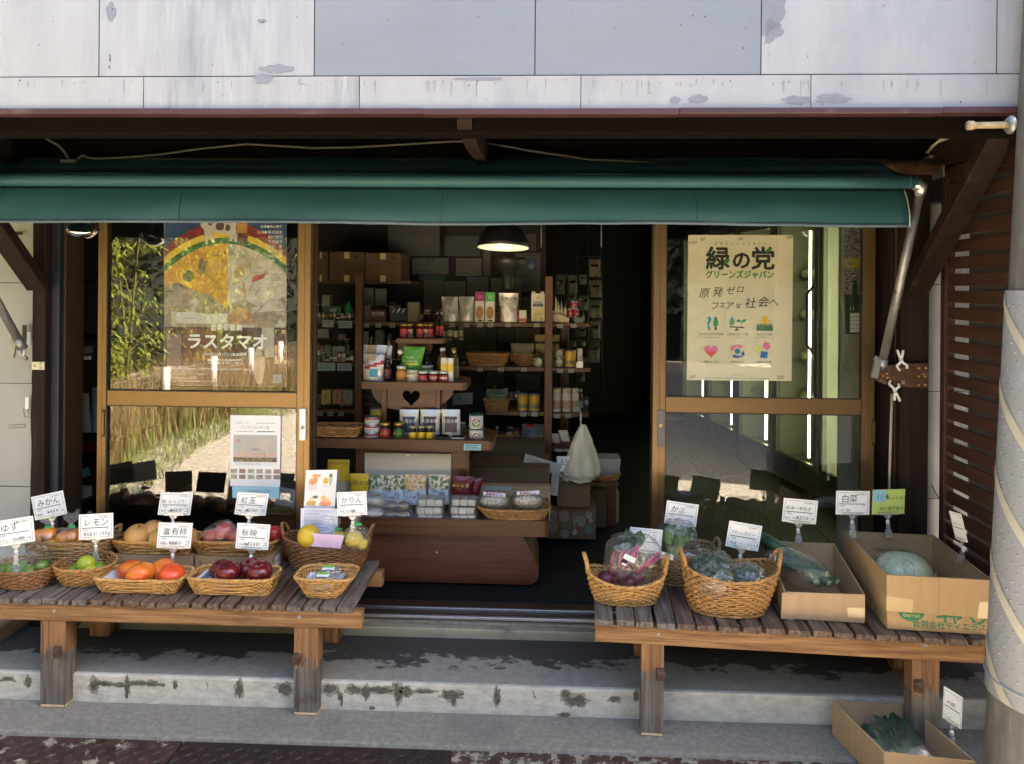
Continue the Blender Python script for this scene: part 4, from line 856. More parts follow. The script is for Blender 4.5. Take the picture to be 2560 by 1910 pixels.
def lowbox(label, rect, Y, d, texts, side=None):
    a, b = at(rect[0], rect[3], Y), at(rect[2], rect[1], Y); z0 = zbL + .001; h = b.z - z0
    Y = a.y; T = thing('cardboard_box', label, 'cardboard box', ((a.x + b.x) / 2, Y, z0), 'flat cardboard boxes under the tray baskets'); m = MB(); m.box(a.x, b.x, Y, Y + d, z0, b.z, M_cardd)
    for t, x, z, s, mt in texts: m.text(t, (a.x + (b.x - a.x) * x, Y - .0008, z0 + h * z), EX, EZ, s, mt)
    m.box((a.x + b.x) / 2 - .0005, (a.x + b.x) / 2 + .0005, Y + .001, Y + d - .001, b.z, b.z + .0006, M_bronze_d)
    m.build('carton', T)
    if side: m = MB(); m.box(b.x + .0004, b.x + .001, Y + .03, Y + .085, z0 + .012, b.z - .012, M_paper); m.text('税込¥540', (b.x + .0015, Y + .035, z0 + .03), (0, 1, 0), EZ, .011, M_inkd); m.build('paper_label', T)
    return b.z
zt4 = lowbox('flat brown strawberry box under the pear basket', (286, 1388, 484, 1430), 2.975, .115, [('いちご', .03, .42, .022, M_inkd), ('GEREIZUMO PREMIUM', .30, .40, .0125, ink((.27, .16, .09)))])
zt7 = lowbox('flat brown chocolate box with a paper label on its end under the bagged apples', (488, 1391, 683, 1430), 2.975, .115, [('チョコレート', .04, .42, .020, M_inkd), ('PREMIUM', .52, .40, .0125, ink((.27, .16, .09)))], True)
k4 = basket('tray basket of russet pears on top of the strawberry box', (314, 480, 1388), (297, 497, 1358), .05, .068, zt4, 7, M_wick3, rows=6, stakes=42, Yf=2.918)
k7 = basket('tray basket of bagged red apples on top of the chocolate box', (508, 672, 1390), (493, 696, 1358), .05, .068, zt7, 7, M_wick, rows=6, stakes=42, Yf=2.928)

def tb(label, T_c, h, rx, ry, tie, fruits, px, py0, Y, cat='bagged fruit', name='fruit_bag', seed=0, topw=.5, lean=(0, 0), grp=None):
    c = at(px, py0, Y); T = thing(name, label, cat, c, grp)
    tied_bag(T, 'clear_bag', c, rx, ry, h, tie, topw, seed=seed, lean=lean)
    for i, (x, y, r, mt) in enumerate(fruits):
        m = MB(); p = at(x, y, Y); rr = r * Y / F; m.ell(p, (rr, rr, rr * .86), mt, 20, 12); m.build('fruit', T)
    return T
M_tie = flat('green_tie', (.02, .32, .10), .4)
tb('clear bag of mandarins with a green tie, left one in the rectangular basket', 0, .145, .048, .045, M_tie, [(97, 1340, 19, M_orange), (122, 1334, 19, M_orange), (95, 1362, 17, M_orange), (126, 1360, 17, M_quince)], 112, 1375, 2.98, seed=3, topw=.62, lean=(.015, 0), grp='mandarin bags')
tb('clear bag of mandarins with a green tie, behind the lemon sign', 0, .150, .052, .045, M_tie, [(160, 1346, 20, M_orange), (187, 1340, 20, M_orange), (145, 1360, 17, M_quince), (172, 1364, 16, M_orange), (200, 1352, 16, M_orange)], 176, 1375, 2.97, seed=9, topw=.6, lean=(.004, 0), grp='mandarin bags')
tb('loosely gathered clear bag at the back of the mandarin basket', 0, .135, .045, .035, None, [(214, 1342, 16, M_orange), (232, 1352, 15, M_orange)], 216, 1370, 3.04, seed=14, topw=.75, grp='mandarin bags')
for i, (x, y, r) in enumerate([(150, 1350, 15), (240, 1362, 14), (98, 1372, 14)]): pass
# yuzu
T = thing('fruit_bag', 'big crumpled clear bag of green citrus in the brown oval basket', 'bagged fruit', at(55, 1440, 2.88)); 
for x, y, r in ((30, 1425, 19), (72, 1430, 22), (106, 1414, 15), (50, 1418, 18), (6, 1424, 18)): m = MB(); rr = r * 2.88 / F; m.ell(at(x, y, 2.88), (rr, rr, rr * .85), M_lime, 20, 12); m.build('fruit', T)
wrap(T, 'clear_bag', at(50, 1400, 2.88), (.105, .062, .072), seed=4, amp=.2)
m = MB(); m.text('ORGANIC', at(38, 1436, 2.815), EX, EZ, .013, M_inkw); m.text('CITRUS', at(42, 1447, 2.815), EX, EZ, .012, M_inkw); m.build('print', T)
# lemons
for x, y, r, mt, l, Y in ((215, 1409, 20, M_lemon, 'yellow-green lemon on top of the small oval basket', 2.875), (196, 1420, 15, M_lime, 'dark green lemon on the left of the small oval basket', 2.89), (184, 1430, 15, M_lime, 'green lemon half hidden behind the left rim of the small basket', 2.87), (226, 1430, 17, M_lemon, 'pale green lemon low at the front of the small basket', 2.845), (247, 1420, 16, M_lime, 'green lemon at the right of the small basket', 2.89)):
    fruit('lemon', l, 'lemon', x, y, r, Y, mt, 1.12, 'loose green lemons', .0, R=Matrix.Rotation(rnd.uniform(.7, 1.5), 3, 'X') @ Matrix.Rotation(rnd.uniform(0, 3), 3, 'Y'))
# pears
for x, y, r, l, Y in ((345, 1340, 32, 'big russet pear at the front left of its tray', 3.01), (385, 1327, 29, 'russet pear behind the front left one', 3.05), (402, 1346, 29, 'russet pear partly hidden by the persimmon sign', 3.0), (449, 1330, 28, 'russet pear behind the sign at the back of the tray', 3.05), (468, 1344, 27, 'russet pear at the right end of its tray', 3.01)):
    fruit('pear', l, 'pear', x, y, r, Y, M_pear, .9, 'russet pears in the tray', .12, 'stalk')
for x, y, r, l, Y in ((327, 1426, 31, 'orange-red persimmon at the back left of its tray', 2.86), (352, 1434, 34, 'mottled persimmon at the front left of its tray', 2.80), (408, 1425, 31, 'yellow-orange persimmon at the back right of its tray', 2.86), (430, 1436, 31, 'bright orange persimmon at the front right of its tray', 2.80)):
    fruit('persimmon', l, 'persimmon', x, y, r, Y, M_kaki, .80, 'persimmons in the tray', .10, None, lobes=1)
for x, y, r, l, Y in ((553, 1426, 27, 'dark apple at the back left of its tray', 2.86), (570, 1432, 30, 'dark red apple at the front left of its tray', 2.80), (622, 1424, 29, 'darkest apple at the back right of its tray', 2.86), (649, 1432, 31, 'dark red apple at the front right of its tray', 2.80)):
    fruit('apple', l, 'apple', x, y, r, Y, M_apple, .92, 'dark red apples in the tray', .26, 'stalk', lobes=1, taper=.10, tilt=.28)
def liner(label, T, mt, stripes, k=.90):
    (cx, cy, zt), (bx, by, h) = T['_c'], T['_r']; m = MB()
    def f(u, v):
        x = (u - .5) * 2; y = (v - .5) * 2; e = max(abs(x), abs(y)); return Vector((cx + bx * k * x, cy + by * k * y, zt + .009 + max(0, e - .70) * h * 2.2 + .004 * nz3(x * 4, y * 4)))
    m.grid(20, 14, f, mt); return m.build('basket_liner', label=label, cat='liner')
M_lin = mat('striped_cloth', (.62, .64, .66), .8, col2=(.16, .19, .24), lo=.46, hi=.5, scale=34, stretch=(1, .02, .02), detail=0)
liner('blue-striped cloth lining the dark apple tray', k6, M_lin, 1); liner('white netted paper lining the persimmon tray', k5, flat('net_liner', (.6, .6, .6), .8), 0); liner('pale paper napkin under the nut packs', k9, flat('napkin', (.62, .66, .72), .8), 0, .62)
# bagged apples
T = thing('fruit_bag', 'clear bag of two red apples lying at the left of its tray', 'bagged fruit', at(540, 1356, 3.02), 'bagged red apples')
for x, y, r in ((530, 1344, 23), (562, 1328, 25)): m = MB(); rr = r * 3.02 / F; m.ell(at(x, y, 3.02), (rr, rr, rr * .92), M_apple2, 20, 12); m.build('fruit', T)
wrap(T, 'clear_bag', at(547, 1336, 3.02), (.068, .05, .048), seed=8, R=Matrix.Rotation(-.45, 3, 'Y'))
T = thing('fruit_bag', 'clear bag of red apples half hidden by the dark apple sign', 'bagged fruit', at(600, 1356, 3.02), 'bagged red apples')
for x, y, r in ((590, 1344, 22), (622, 1340, 24)): m = MB(); rr = r * 3.02 / F; m.ell(at(x, y, 3.02), (rr, rr, rr * .92), M_apple2, 20, 12); m.build('fruit', T)
wrap(T, 'clear_bag', at(606, 1338, 3.02), (.066, .05, .048), seed=12, R=Matrix.Rotation(-.3, 3, 'Y'))
fruit('apple', 'loose red apple at the right end of the upper apple tray', 'apple', 683, 1334, 22, 3.02, M_apple2, .92, None, .2, 'stalk', taper=.08)
# quinces and leaflets
def foodpics(m, o, u, v):
    rq(m, o, u, v, .0, .935, 1, .94, ink((.7, .7, .7))); rq(m, o, u, v, 0, .46, 1, .465, ink((.7, .7, .7)))
    for x0, y0, cs in ((.10, .66, [(.12, .05, .10, .09, (.75, .32, .16)), (.22, .09, .07, .10, (.68, .34, .14)), (.26, .20, .15, .04, (.80, .36, .2))]), (.56, .66, [(.10, .07, .09, .08, (.78, .42, .06)), (.25, .12, .07, .14, (.42, .55, .38)), (.25, .20, .05, .04, (.12, .22, .10))]), (.12, .10, [(.12, .07, .16, .07, (.55, .36, .10)), (.10, .16, .07, .06, (.75, .62, .32)), (.24, .22, .09, .04, (.16, .18, .16))]), (.52, .10, [(.16, .05, .18, .07, (.80, .30, .18)), (.10, .18, .09, .07, (.82, .5, .14)), (.22, .13, .10, .06, (.85, .5, .3))])):
        rq(m, o, u, v, x0 - .02, y0 - .01, x0 + .36, y0 + .27, ink((.86, .82, .74)))
        for i, (cx, cy, rx, ry, c) in enumerate(cs): pq(m, o, u, v, blob(x0 + cx, y0 + cy, rx, ry, 16, .35, i + cx * 9), ink(c), 1 + i)
    lines(m, o, u, v, .10, .48, .49, .63, 5, ink((.45, .35, .32)), seed=4); lines(m, o, u, v, .56, .9, .56, .63, 3, ink((.35, .35, .4)), seed=5)
sheet('white leaflet with four food pictures standing in the quince basket', 'leaflet', 'leaflet', ((766, 1176), (842, 1174), (838, 1274), (758, 1274)), 3.04, None, foodpics)
sheet('bluish white sheet of dense text standing in front of the food leaflet', 'leaflet', 'leaflet', ((754, 1270), (843, 1272), (845, 1386), (748, 1386)), 3.02, flat('bluish_paper', (.70, .74, .86), .6), lambda m, o, u, v: (lines(m, o, u, v, .10, .9, .35, .97, 20, ink((.18, .19, .30)), .35, .5, 7), lines(m, o, u, v, .14, .5, .46, .50, 1, ink((.45, .05, .2)), .5, 0, 2)))
fruit('quince', 'yellow quince behind the pink note', 'quince', 771, 1340, 27, 2.975, M_quince, 1.05, 'quinces in the deep basket', .06)
tb('clear tied bag with a quince, middle of the deep basket', 0, .125, .045, .035, M_tie, [(846, 1345, 20, M_quince)], 846, 1372, 3.0, seed=21, topw=.42, grp='quince bags', lean=(-.01, 0))
tb('clear tied bag with a quince at the right of the deep basket', 0, .165, .055, .04, M_tie, [(884, 1348, 24, M_quince), (905, 1360, 16, M_quince)], 890, 1376, 2.975, seed=25, topw=.45, grp='quince bags', lean=(.004, 0))
sheet('blank pink note leaning on the front rim of the quince basket', 'paper_note', 'note', ((768, 1330), (860, 1341), (852, 1370), (758, 1366)), 2.945, flat('pink_paper', (.72, .50, .66), .6))
bottle('tiny bottle with a cream cap behind the quince bags', (871, 1300, 886, 1350), 3.10, flat('cream_bottle', (.55, .45, .22), .3), M_ball, .5, .5)
def nutpack(label, c0, c1, py0, py1, Y):
    a, b = at(c0, py1, Y), at(c1, py0, Y); c = (a + b) / 2; T = thing('nut_pack', label, 'nut pack', Vector((c.x, c.y, a.z)), 'nut packs in the small square basket')
    m = MB(); r = random.Random(c0)
    for i in range(26): m.ell(c + Vector((r.uniform(-.4, .4) * (b.x - a.x), r.uniform(-.016, .016), r.uniform(-.008, .006))), (.008, .007, .006), flat('pale_nuts', (.46, .38, .27), .7, var=.25, scale=60), 8, 6)
    m.build('nuts', T); wrap(T, 'clear_wrap', c, ((b.x - a.x) / 2, .030, .016), M_film2, seed=c0, n=24, k=12)
    m = MB(); Rm = Matrix.Rotation(R_(-28), 3, 'X'); o = c + Vector((-.024, -.018, .013)); u = EX; v = Vector((0, .75, .55)).normalized()
    m.prism([(0, 0), (.046, 0), (.046, .013), (0, .013)], o, u, v, (0, 0, -.0005), M_paper); m.prism([(0, .010), (.040, .010), (.040, .019), (0, .019)], o + Vector((0, -.0008, .0008)), u, v, (0, 0, -.0005), flat('nut_green', (.16, .42, .06), .5)); m.build('pack_label', T)
nutpack('upper nut pack with a green label in the square basket', 792, 856, 1416, 1442, 2.80); nutpack('lower nut pack with a green label in the square basket', 778, 842, 1432, 1460, 2.77)

# ------------------------------------------------------------------ price signs, left
price_sign('tilted price card at the near left end of the bench reading yuzu', ((-16, 1304), (82, 1290), (88, 1352), (-10, 1368)), 2.80, 'ゆず', None, 'まるもと 坂本農園 1袋', zfoot=.45)
price_sign('strongly tilted mandarin price card behind the left baskets', ((77, 1243), (157, 1226), (168, 1284), (88, 1301)), 2.99, 'みかん', '¥499/p', '周南', zfoot=.50)
price_sign('lemon price card on a clear stand in the small oval basket', ((197, 1287), (283, 1282), (283, 1345), (197, 1350)), 2.905, 'レモン', '¥150/100g', 'しまなみ', foot_px=(238, 1405))
price_sign('pear price card above the russet pears', ((402, 1231), (483, 1232), (475, 1288), (394, 1287)), 3.06, '梨 にっこり', '¥460/コ', '栃木 佐藤さん', foot_px=(434, 1335))
price_sign('persimmon price card clipped to the strawberry box', ((397, 1306), (482, 1308), (476, 1371), (391, 1370)), 2.90, '富有柿', '¥290/コ', '和歌山 石津園', foot_px=(429, 1412))
price_sign('red apple price card in front of the blue calendar strip', ((595, 1231), (672, 1234), (664, 1290), (585, 1285)), 3.05, '紅玉', '¥240/コ', '青森 良蔵', foot_px=(620, 1335))
price_sign('dark apple price card clipped to the chocolate box', ((594, 1307), (676, 1312), (670, 1375), (588, 1371)), 2.90, '秋映', '¥260/コ', '小林農園', foot_px=(624, 1415))
price_sign('quince price card above the tied bags', ((841, 1231), (916, 1228), (918, 1287), (844, 1290)), 2.97, 'かりん', None, '松本 三七穂園', foot_px=(880, 1345))

# ------------------------------------------------------------------ right bench: vegetables
kb = basket('pale oval basket with upright handles holding a bag of beets', (1490, 1636, 1517), (1466, 1662, 1470), .06, .095, zbR, 2.3, M_wick3, 'lr', .03, rows=12, stakes=44, hs=1.25)
kc = basket('rectangular basket of turnip greens at the back of the right bench', (1655, 1775, 1468), (1640, 1790, 1394), .055, .07, zbR, 4, M_wick4, 'r', rows=14, stakes=38, back=.02)
kd = basket('deep oval basket with arched handles holding wrapped broccoli', (1730, 1904, 1546), (1706, 1942, 1458), .08, .105, zbR, 2.5, M_wick, 'lr', .03, rows=16, stakes=48, hs=1.15)
M_beet = mat('beet_skin', (.10, .012, .028), .35, var=.3, scale=12); M_stem = flat('beet_stem', (.42, .02, .12), .35); M_leafd = mat('dark_leaf', (.035, .082, .024), .5, var=.5, scale=14, bump=.3, bscale=60)
M_leafg = mat('fresh_leaf', (.075, .19, .028), .45, var=.4, scale=14, bump=.3, bscale=60)
def leafs(m, base, n, L, mt, stem, spread=.35, up=1.0, seed=0, w=.022, lean=(0, 0, 0)):
    r = random.Random(seed)
    for i in range(n):
        d = (Vector((r.uniform(-spread, spread), r.uniform(-spread * .6, spread * .6), up)) + Vector(lean)).normalized(); l = L * r.uniform(.7, 1.05); p = base + Vector((r.uniform(-.02, .02), r.uniform(-.015, .015), 0)); q = p + d * l * .6
        m.tube([p, q], [.0034, .0022], stem, 5); s = d.cross(Vector((r.uniform(-1, 1), 1, 0))).normalized(); nrm = d.cross(s); sd = r.random() * 20
        def f(u, v): ww = w * math.sin(math.pi * min(.97, v * .9 + .08)) * (1 + .2 * nz3(v * 6 + sd, u * 3)); return q + d * (l * .55 * v) + s * ((u - .5) * 2 * ww) + nrm * (.010 * nz3(u * 5 + sd, v * 5) + .014 * v * v)
        m.grid(4, 7, f, mt)
YB_ = 2.78
T = thing('beet_bag', 'clear bag of purple beets with magenta stems in the pale basket', 'bagged beets', at(1575, 1470, YB_))
for x, y, r in ((1516, 1446, 22), (1554, 1440, 23), (1572, 1456, 22), (1592, 1444, 20)): m = MB(); rr = r * YB_ / F; m.ell(at(x, y, YB_), (rr, rr, rr * .9), M_beet, 20, 12); m.build('beet', T)
m = MB()
for a, b in (((1522, 1430), (1535, 1380)), ((1560, 1425), (1590, 1375)), ((1585, 1435), (1648, 1380)), ((1592, 1432), (1642, 1384)), ((1590, 1438), (1636, 1390)), ((1566, 1420), (1595, 1360)), ((1545, 1420), (1560, 1370)), ((1595, 1430), (1650, 1392))): m.tube([at(*a, YB_ - .01), at(*b, YB_ - .015)], [.006, .004], M_stem, 6)
m.build('stems', T); m = MB(); leafs(m, at(1580, 1400, YB_ + .01), 12, .10, M_leafd, M_stem, .6, 1, 4); m.build('leaves', T)
wrap(T, 'clear_bag', at(1580, 1400, YB_), (.105, .06, .098), seed=31, amp=.16)
m = MB(); m.prism([(-.022, -.009), (.022, -.009), (.022, .009), (-.022, .009)], at(1574, 1396, YB_ - .075), Vector((.9, 0, -.42)), Vector((.42, 0, .9)), (0, .0006, 0), M_paper); lines(m, at(1574, 1396, YB_ - .0758), Vector((.9, 0, -.42)), Vector((.42, 0, .9)), -.012, .02, -.007, .006, 4, ink((.2, .45, .4)), .4); m.prism([(-.009, -.004), (.009, -.004), (.009, .004), (-.009, .004)], at(1560, 1411, YB_ - .075), Vector((.9, 0, -.3)), Vector((.3, 0, .9)), (0, .0006, 0), flat('pink_tag', (.75, .6, .68), .5)); m.build('bag_label', T)
YK = 2.90
T = thing('turnip_bag', 'clear bag of leafy turnips behind the beets', 'bagged turnips', at(1690, 1400, YK))
m = MB(); leafs(m, at(1690, 1405, YK), 16, .125, M_leafg, flat('pale_stem', (.28, .42, .12), .4), .42, 1, 6, .024); m.build('leaves', T)
for x, y in ((1675, 1405), (1702, 1408), (1725, 1402)): m = MB(); m.ell(at(x, y, YK), .03, flat('turnip_white', (.75, .75, .68), .3), 16, 10); m.build('turnip', T)
wrap(T, 'clear_bag', at(1693, 1355, YK), (.078, .05, .088), seed=33, amp=.2)
m = MB(); a = at(1650, 1395, YK - .062); m.prism([(0, 0), (.05, -.008), (.052, .012), (.004, .026)], a, EX, EZ, (0, .0006, 0), M_paper); m.tube([a + EX * (.024 + .012 * math.cos(t)) + EZ * (.010 + .007 * math.sin(t)) + Vector((0, -.001, 0)) for t in [i * .52 for i in range(12)]], .001, ink((.03, .3, .22)), 4, closed=True); m.tube([a + EX * (.032 + .009 * math.cos(t)) + EZ * (.008 + .005 * math.sin(t)) + Vector((0, -.001, 0)) for t in [i * .52 for i in range(12)]], .001, ink((.03, .3, .22)), 4, closed=True); m.build('bag_label', T)
M_broc = mat('broccoli_floret', (.028, .070, .028), .7, var=.5, scale=60, bump=.8, bscale=180); M_bst = flat('broccoli_stem', (.16, .30, .08), .5)
def broc(label, px, py, Y, r, seed, lab=False):
    c = at(px, py, Y); T = thing('broccoli', label, 'broccoli', c - Vector((0, 0, r)), 'wrapped broccoli heads'); m = MB(); q = random.Random(seed)
    for i in range(30):
        th = q.uniform(0, 6.28); ph = q.uniform(0, 1.35); p = Vector((math.cos(th) * math.sin(ph), math.sin(th) * math.sin(ph), math.cos(ph) * .7)); m.ell(c + p * r * .82, r * q.uniform(.22, .34), M_broc, 10, 7, fn=lambda a, b: a * (1 + .12 * nz3(b.x * 5 + i, b.y * 5, b.z * 5)))
    m.build('florets', T); m = MB(); m.tube([c + Vector((0, 0, -r * .9)), c], [r * .3, r * .4], M_bst, 10)
    for i in range(6): a = i * 1.05; m.tube([c + Vector((0, 0, -r * .5)), c + Vector((math.cos(a) * r * .8, math.sin(a) * r * .8, -r * .1))], r * .10, M_bst, 6)
    m.build('stem', T); wrap(T, 'clear_wrap', c, (r * 1.18, r * 1.08, r * .95), seed=seed, amp=.16)
    if lab: m = MB(); m.prism([(-.010, -.012), (.010, -.008), (.010, .010), (-.010, .006)], c + Vector((r * .35, -r * 1.08, .01)), EX, EZ, (0, .0006, 0), M_paper); lines(m, c + Vector((r * .35, -r * 1.087, .01)), EX, EZ, -.008, .008, -.006, .005, 3, M_inkd, .4); m.build('bag_label', T)
broc('wrapped broccoli head at the back of the deep basket', 1775, 1428, 2.73, .075, 3); broc('wrapped broccoli head at the front left of the deep basket', 1790, 1452, 2.64, .060, 5); broc('wrapped broccoli head with a small label at the right of the basket', 1868, 1452, 2.66, .062, 8, True)

# cardboard boxes
def openbox(label, corners, z0, zt, mt, th=.004, grp=None, lo=None, loc=None, flap=True):
    """corners: four (x, y) on the floor plan in order front-left, front-right, back-right, back-left; zt: top height at each corner"""
    c = [Vector((x, y, 0)) for x, y in corners]; ctr = (c[0] + c[1] + c[2] + c[3]) / 4
    T = thing('cardboard_box', label, 'cardboard box', Vector((ctr.x, ctr.y, z0)), grp)
    m = MB(); inn = [p + (ctr - p).normalized() * th * 1.5 for p in c]
    for i in range(4):
        j = (i + 1) % 4; a, b, ai, bi = c[i], c[j], inn[i], inn[j]; za, zb = zt[i], zt[j]
        V = [a + EZ * z0, b + EZ * z0, b + EZ * zb, a + EZ * za, ai + EZ * z0, bi + EZ * z0, bi + EZ * zb, ai + EZ * za]
        m.add(V, [(0, 1, 2, 3), (7, 6, 5, 4), (3, 2, 6, 7)], mt)
    m.poly([p + EZ * (z0 + .004) for p in inn], mt); m.poly([p + EZ * (z0 + .0005) for p in c[::-1]], mt); B = m.build('carton', T)
    return T, c
def g2(px, py, z): p = onz(px, py, z); return (p.x, p.y)
zb = zbR + .004
fl, fr = g2(1962, 1546, zb), g2(2162, 1558, zb); dv = Vector((fr[0] - fl[0], fr[1] - fl[1], 0)).normalized(); nv = Vector((-dv.y, dv.x, 0)); Pn = [Vector((*fl, 0)), Vector((*fr, 0))]; dep = .345
cs = [tuple(Pn[0][:2]), tuple(Pn[1][:2]), tuple((Pn[1] + nv * dep)[:2]), tuple((Pn[0] + nv * dep)[:2])]
nb, nc = openbox('plain open cardboard box of leeks with a tape strip on its front', cs, zb, [Z_(1480, fl[1], 1962), Z_(1487, fr[1], 2162), Z_(1357, fr[1] + dep, 2050), Z_(1352, fl[1] + dep, 1930)], M_card, grp='open cardboard boxes of vegetables')
m = MB(); o = nc[0] + EZ * zb; h_ = Z_(1484, fl[1], 2060) - zb; w_ = (nc[1] - nc[0]).length; fn_ = -nv
m.prism([(w_ * .79, h_ * .2), (w_ * 1.0, h_ * .2), (w_ * 1.0, h_ * .58), (w_ * .78, h_ * .56)], o + fn_ * .0006, dv, EZ, nv * .0003, M_tape); m.build('tape', nb)
m = MB()
for xx in (.005, .018): m.prism([(xx, .004), (xx + .003, .004), (xx + .003, h_ - .004), (xx, h_ - .004)], o + fn_ * .0012, dv, EZ, nv * .0008, M_cardd)
m.prism([(-.014, 0), (.030, -.002), (.030, h_ - .002), (-.010, h_)], o + fn_ * .0035, dv, EZ, nv * .003, M_card); m.build('folded_flap', nb)
for xx, ya, yb in ((.42, .1, .95), (.63, .0, .7), (.72, .3, 1.0)): m = MB(); m.prism([(w_ * xx, h_ * ya), (w_ * xx + .0016, h_ * ya), (w_ * xx + .0022, h_ * yb), (w_ * xx + .0006, h_ * yb)], o + fn_ * .0006, dv, EZ, nv * .0003, M_cardd); m.build('crease', nb)
# leeks
M_leek = mat('leek_green', (.035, .085, .042), .45, var=.35, scale=30, stretch=(1, 1, 1)); M_leekw = flat('leek_pale', (.30, .36, .14), .4)
T = thing('leek_bundle', 'film-wrapped bundle of dark green leeks lying in the plain box', 'leeks', at(2000, 1450, 2.75)); ends = [(1900, 1342, 2.90), (1918, 1362, 2.9), (1935, 1375, 2.88), (1955, 1390, 2.86), (1925, 1392, 2.84), (1950, 1408, 2.82), (1945, 1368, 2.93), (1968, 1378, 2.92)]
m = MB(); rr = random.Random(5)
for i, (x, y, Y) in enumerate(ends):
    a = at(x, y, Y); b = at(2050 + rr.uniform(-20, 45), 1452 + rr.uniform(-16, 10), 2.66 + rr.uniform(0, .05)); mid = a.lerp(b, .5) + Vector((0, 0, .006))
    m.tube([a, a.lerp(mid, .5) + Vector((0, 0, .004)), mid, mid.lerp(b, .6), b], [.023, .024, .021, .018, .015], M_leek, 10); m.tube([mid.lerp(b, .75), b + (b - mid) * .05], [.0145, .0125], M_leekw, 10)
m.build('leeks', T)
m = MB(); 
for i, (x0, y0, x1, y1, Y) in enumerate([(1965, 1392, 1925, 1340, 2.92), (1990, 1395, 1960, 1350, 2.93), (1985, 1402, 1980, 1356, 2.95), (1945, 1380, 1910, 1346, 2.9)]): 
    a, b = at(x0, y0, Y), at(x1, y1, Y); d = (b - a); s = Vector((d.z, 0, -d.x)).normalized() * .016; m.grid(4, 6, lambda u, v: a + d * v + s * ((u - .5) * 2 * (1 - .75 * v ** 3)) + Vector((0, -.010 * math.sin(math.pi * u) + .02 * v * v, 0)), M_leek)
m.build('leaf_tops', T)
a, b = at(1935, 1390, 2.83), at(2060, 1450, 2.68); d = (b - a); Rq = d.to_track_quat('X', 'Z').to_matrix(); wrap(T, 'clear_wrap', (a + b) / 2, (d.length * .62, .062, .048), seed=41, amp=.12, R=Rq)
m = MB(); p = at(1931, 1397, 2.75); m.prism([(-.012, -.014), (.012, -.016), (.014, .012), (-.010, .016)], p, EX, EZ, (0, .0006, 0), flat('blue_label', (.45, .50, .78), .5)); lines(m, p + Vector((0, -.0008, 0)), EX, EZ, -.008, .010, -.010, .010, 4, ink((.1, .1, .4)), .4); m.build('bundle_label', T)
# cabbage box
fl, fr = g2(2218, 1572, zb), g2(2476, 1588, zb); dv = Vector((fr[0] - fl[0], fr[1] - fl[1], 0)).normalized(); nv = Vector((-dv.y, dv.x, 0)); Pn = [Vector((*fl, 0)), Vector((*fr, 0))]; dep = .44
cs = [tuple(Pn[0][:2]), tuple(Pn[1][:2]), tuple((Pn[1] + nv * dep)[:2]), tuple((Pn[0] + nv * dep)[:2])]
zc = .592
cb, cc = openbox('tall two-part cardboard box of cabbages with green printing below a taped rim', cs, zb, [zc - .02, zc - .02, zc - .02, zc - .02], mat('cardboard_orange', (.45, .29, .14), .8, var=.05, scale=5, stretch=(8, 8, .4), bump=.1, bscale=24), grp='open cardboard boxes of vegetables')
m = MB(); zsm = Z_(1527, fl[1], 2340); ou = [cc[0] + (cc[0] - (cc[0] + cc[2]) / 2).normalized() * .009, cc[1] + (cc[1] - (cc[1] + cc[3]) / 2).normalized() * .009, cc[2] + (cc[2] - (cc[0] + cc[2]) / 2).normalized() * .009, cc[3] + (cc[3] - (cc[1] + cc[3]) / 2).normalized() * .009]
M_co = MATS['cardboard_orange']; inn = cc
for i in range(4):
    j = (i + 1) % 4; zl = [zsm, zsm - .008, zsm, zsm + .004]; m.add([ou[i] + EZ * zl[i], ou[j] + EZ * zl[j], ou[j] + EZ * zc, ou[i] + EZ * zc, inn[i] + EZ * zl[i], inn[j] + EZ * zl[j], inn[j] + EZ * zc, inn[i] + EZ * zc], [(0, 1, 2, 3), (7, 6, 5, 4), (3, 2, 6, 7), (0, 4, 5, 1)], M_co)
m.build('upper_sleeve', cb)
o = cc[0] + EZ * zb - nv * .0008; w_ = (cc[1] - cc[0]).length; M_pg = ink((.03, .20, .085)); hz = zsm - zb
m = MB(); 
sem = [(w_ * .235 + .042 * math.cos(t), hz - .004 - (.0) + .030 * math.sin(t)) for t in [math.pi + math.pi * i / 16 for i in range(17)]]
m.poly([o + dv * x + EZ * y for x, y in sem], M_pg); m.text('tierras', o + dv * w_ * .235 + EZ * (hz - .020) - nv * .0008, dv, EZ, .021, ink((.62, .45, .22)), align='c')
zz = hz - .034
for ch, x in (('キ', .46), ('ャ', .585), ('ベ', .68), ('ツ', .82)): m.text(ch, o + dv * (w_ * x) + EZ * (zz + .004), dv, EZ, .062 if ch != 'ャ' else .05, M_pg, bold=.025)
m.text('合同会社ティエラス', o + dv * w_ * .60 + EZ * .014, dv, EZ, .026, M_pg, align='c', bold=.018)
m.build('front_print', cb)
m = MB(); lo_ = cc[3] + EZ * zb; ld = (cc[0] - cc[3]).normalized(); ln = Vector((-ld.y, ld.x, 0)); ln = ln if ln.x < 0 else -ln; m.text('ティエラス', cc[3] + ld * (dep * .62) + EZ * (zb + .022) + ln * .001, ld, EZ, .030, M_pg); m.build('side_print', cb)
m = MB(); fo = ou[0] - nv * .001; m.prism([(-.0, zsm - .002), (.082, zsm - .002), (.086, zsm + .042), (0, zsm + .050)], fo, dv, EZ, nv * .0004, M_tape); m.build('tape', cb); m = MB(); m.prism([(w_ - .04, zsm - .008), (w_ + .006, zsm - .008), (w_ + .006, zsm + .05), (w_ - .034, zsm + .048)], fo, dv, EZ, nv * .0004, M_tape); m.build('tape', cb)
m = MB(); m.prism([(0, zsm - .004), (.05, zsm + .002), (.05, zsm + .05), (0, zsm + .05)], ou[0] + ln * .001, -ld, EZ, -ln * .0004, M_tape); m.build('tape', cb)
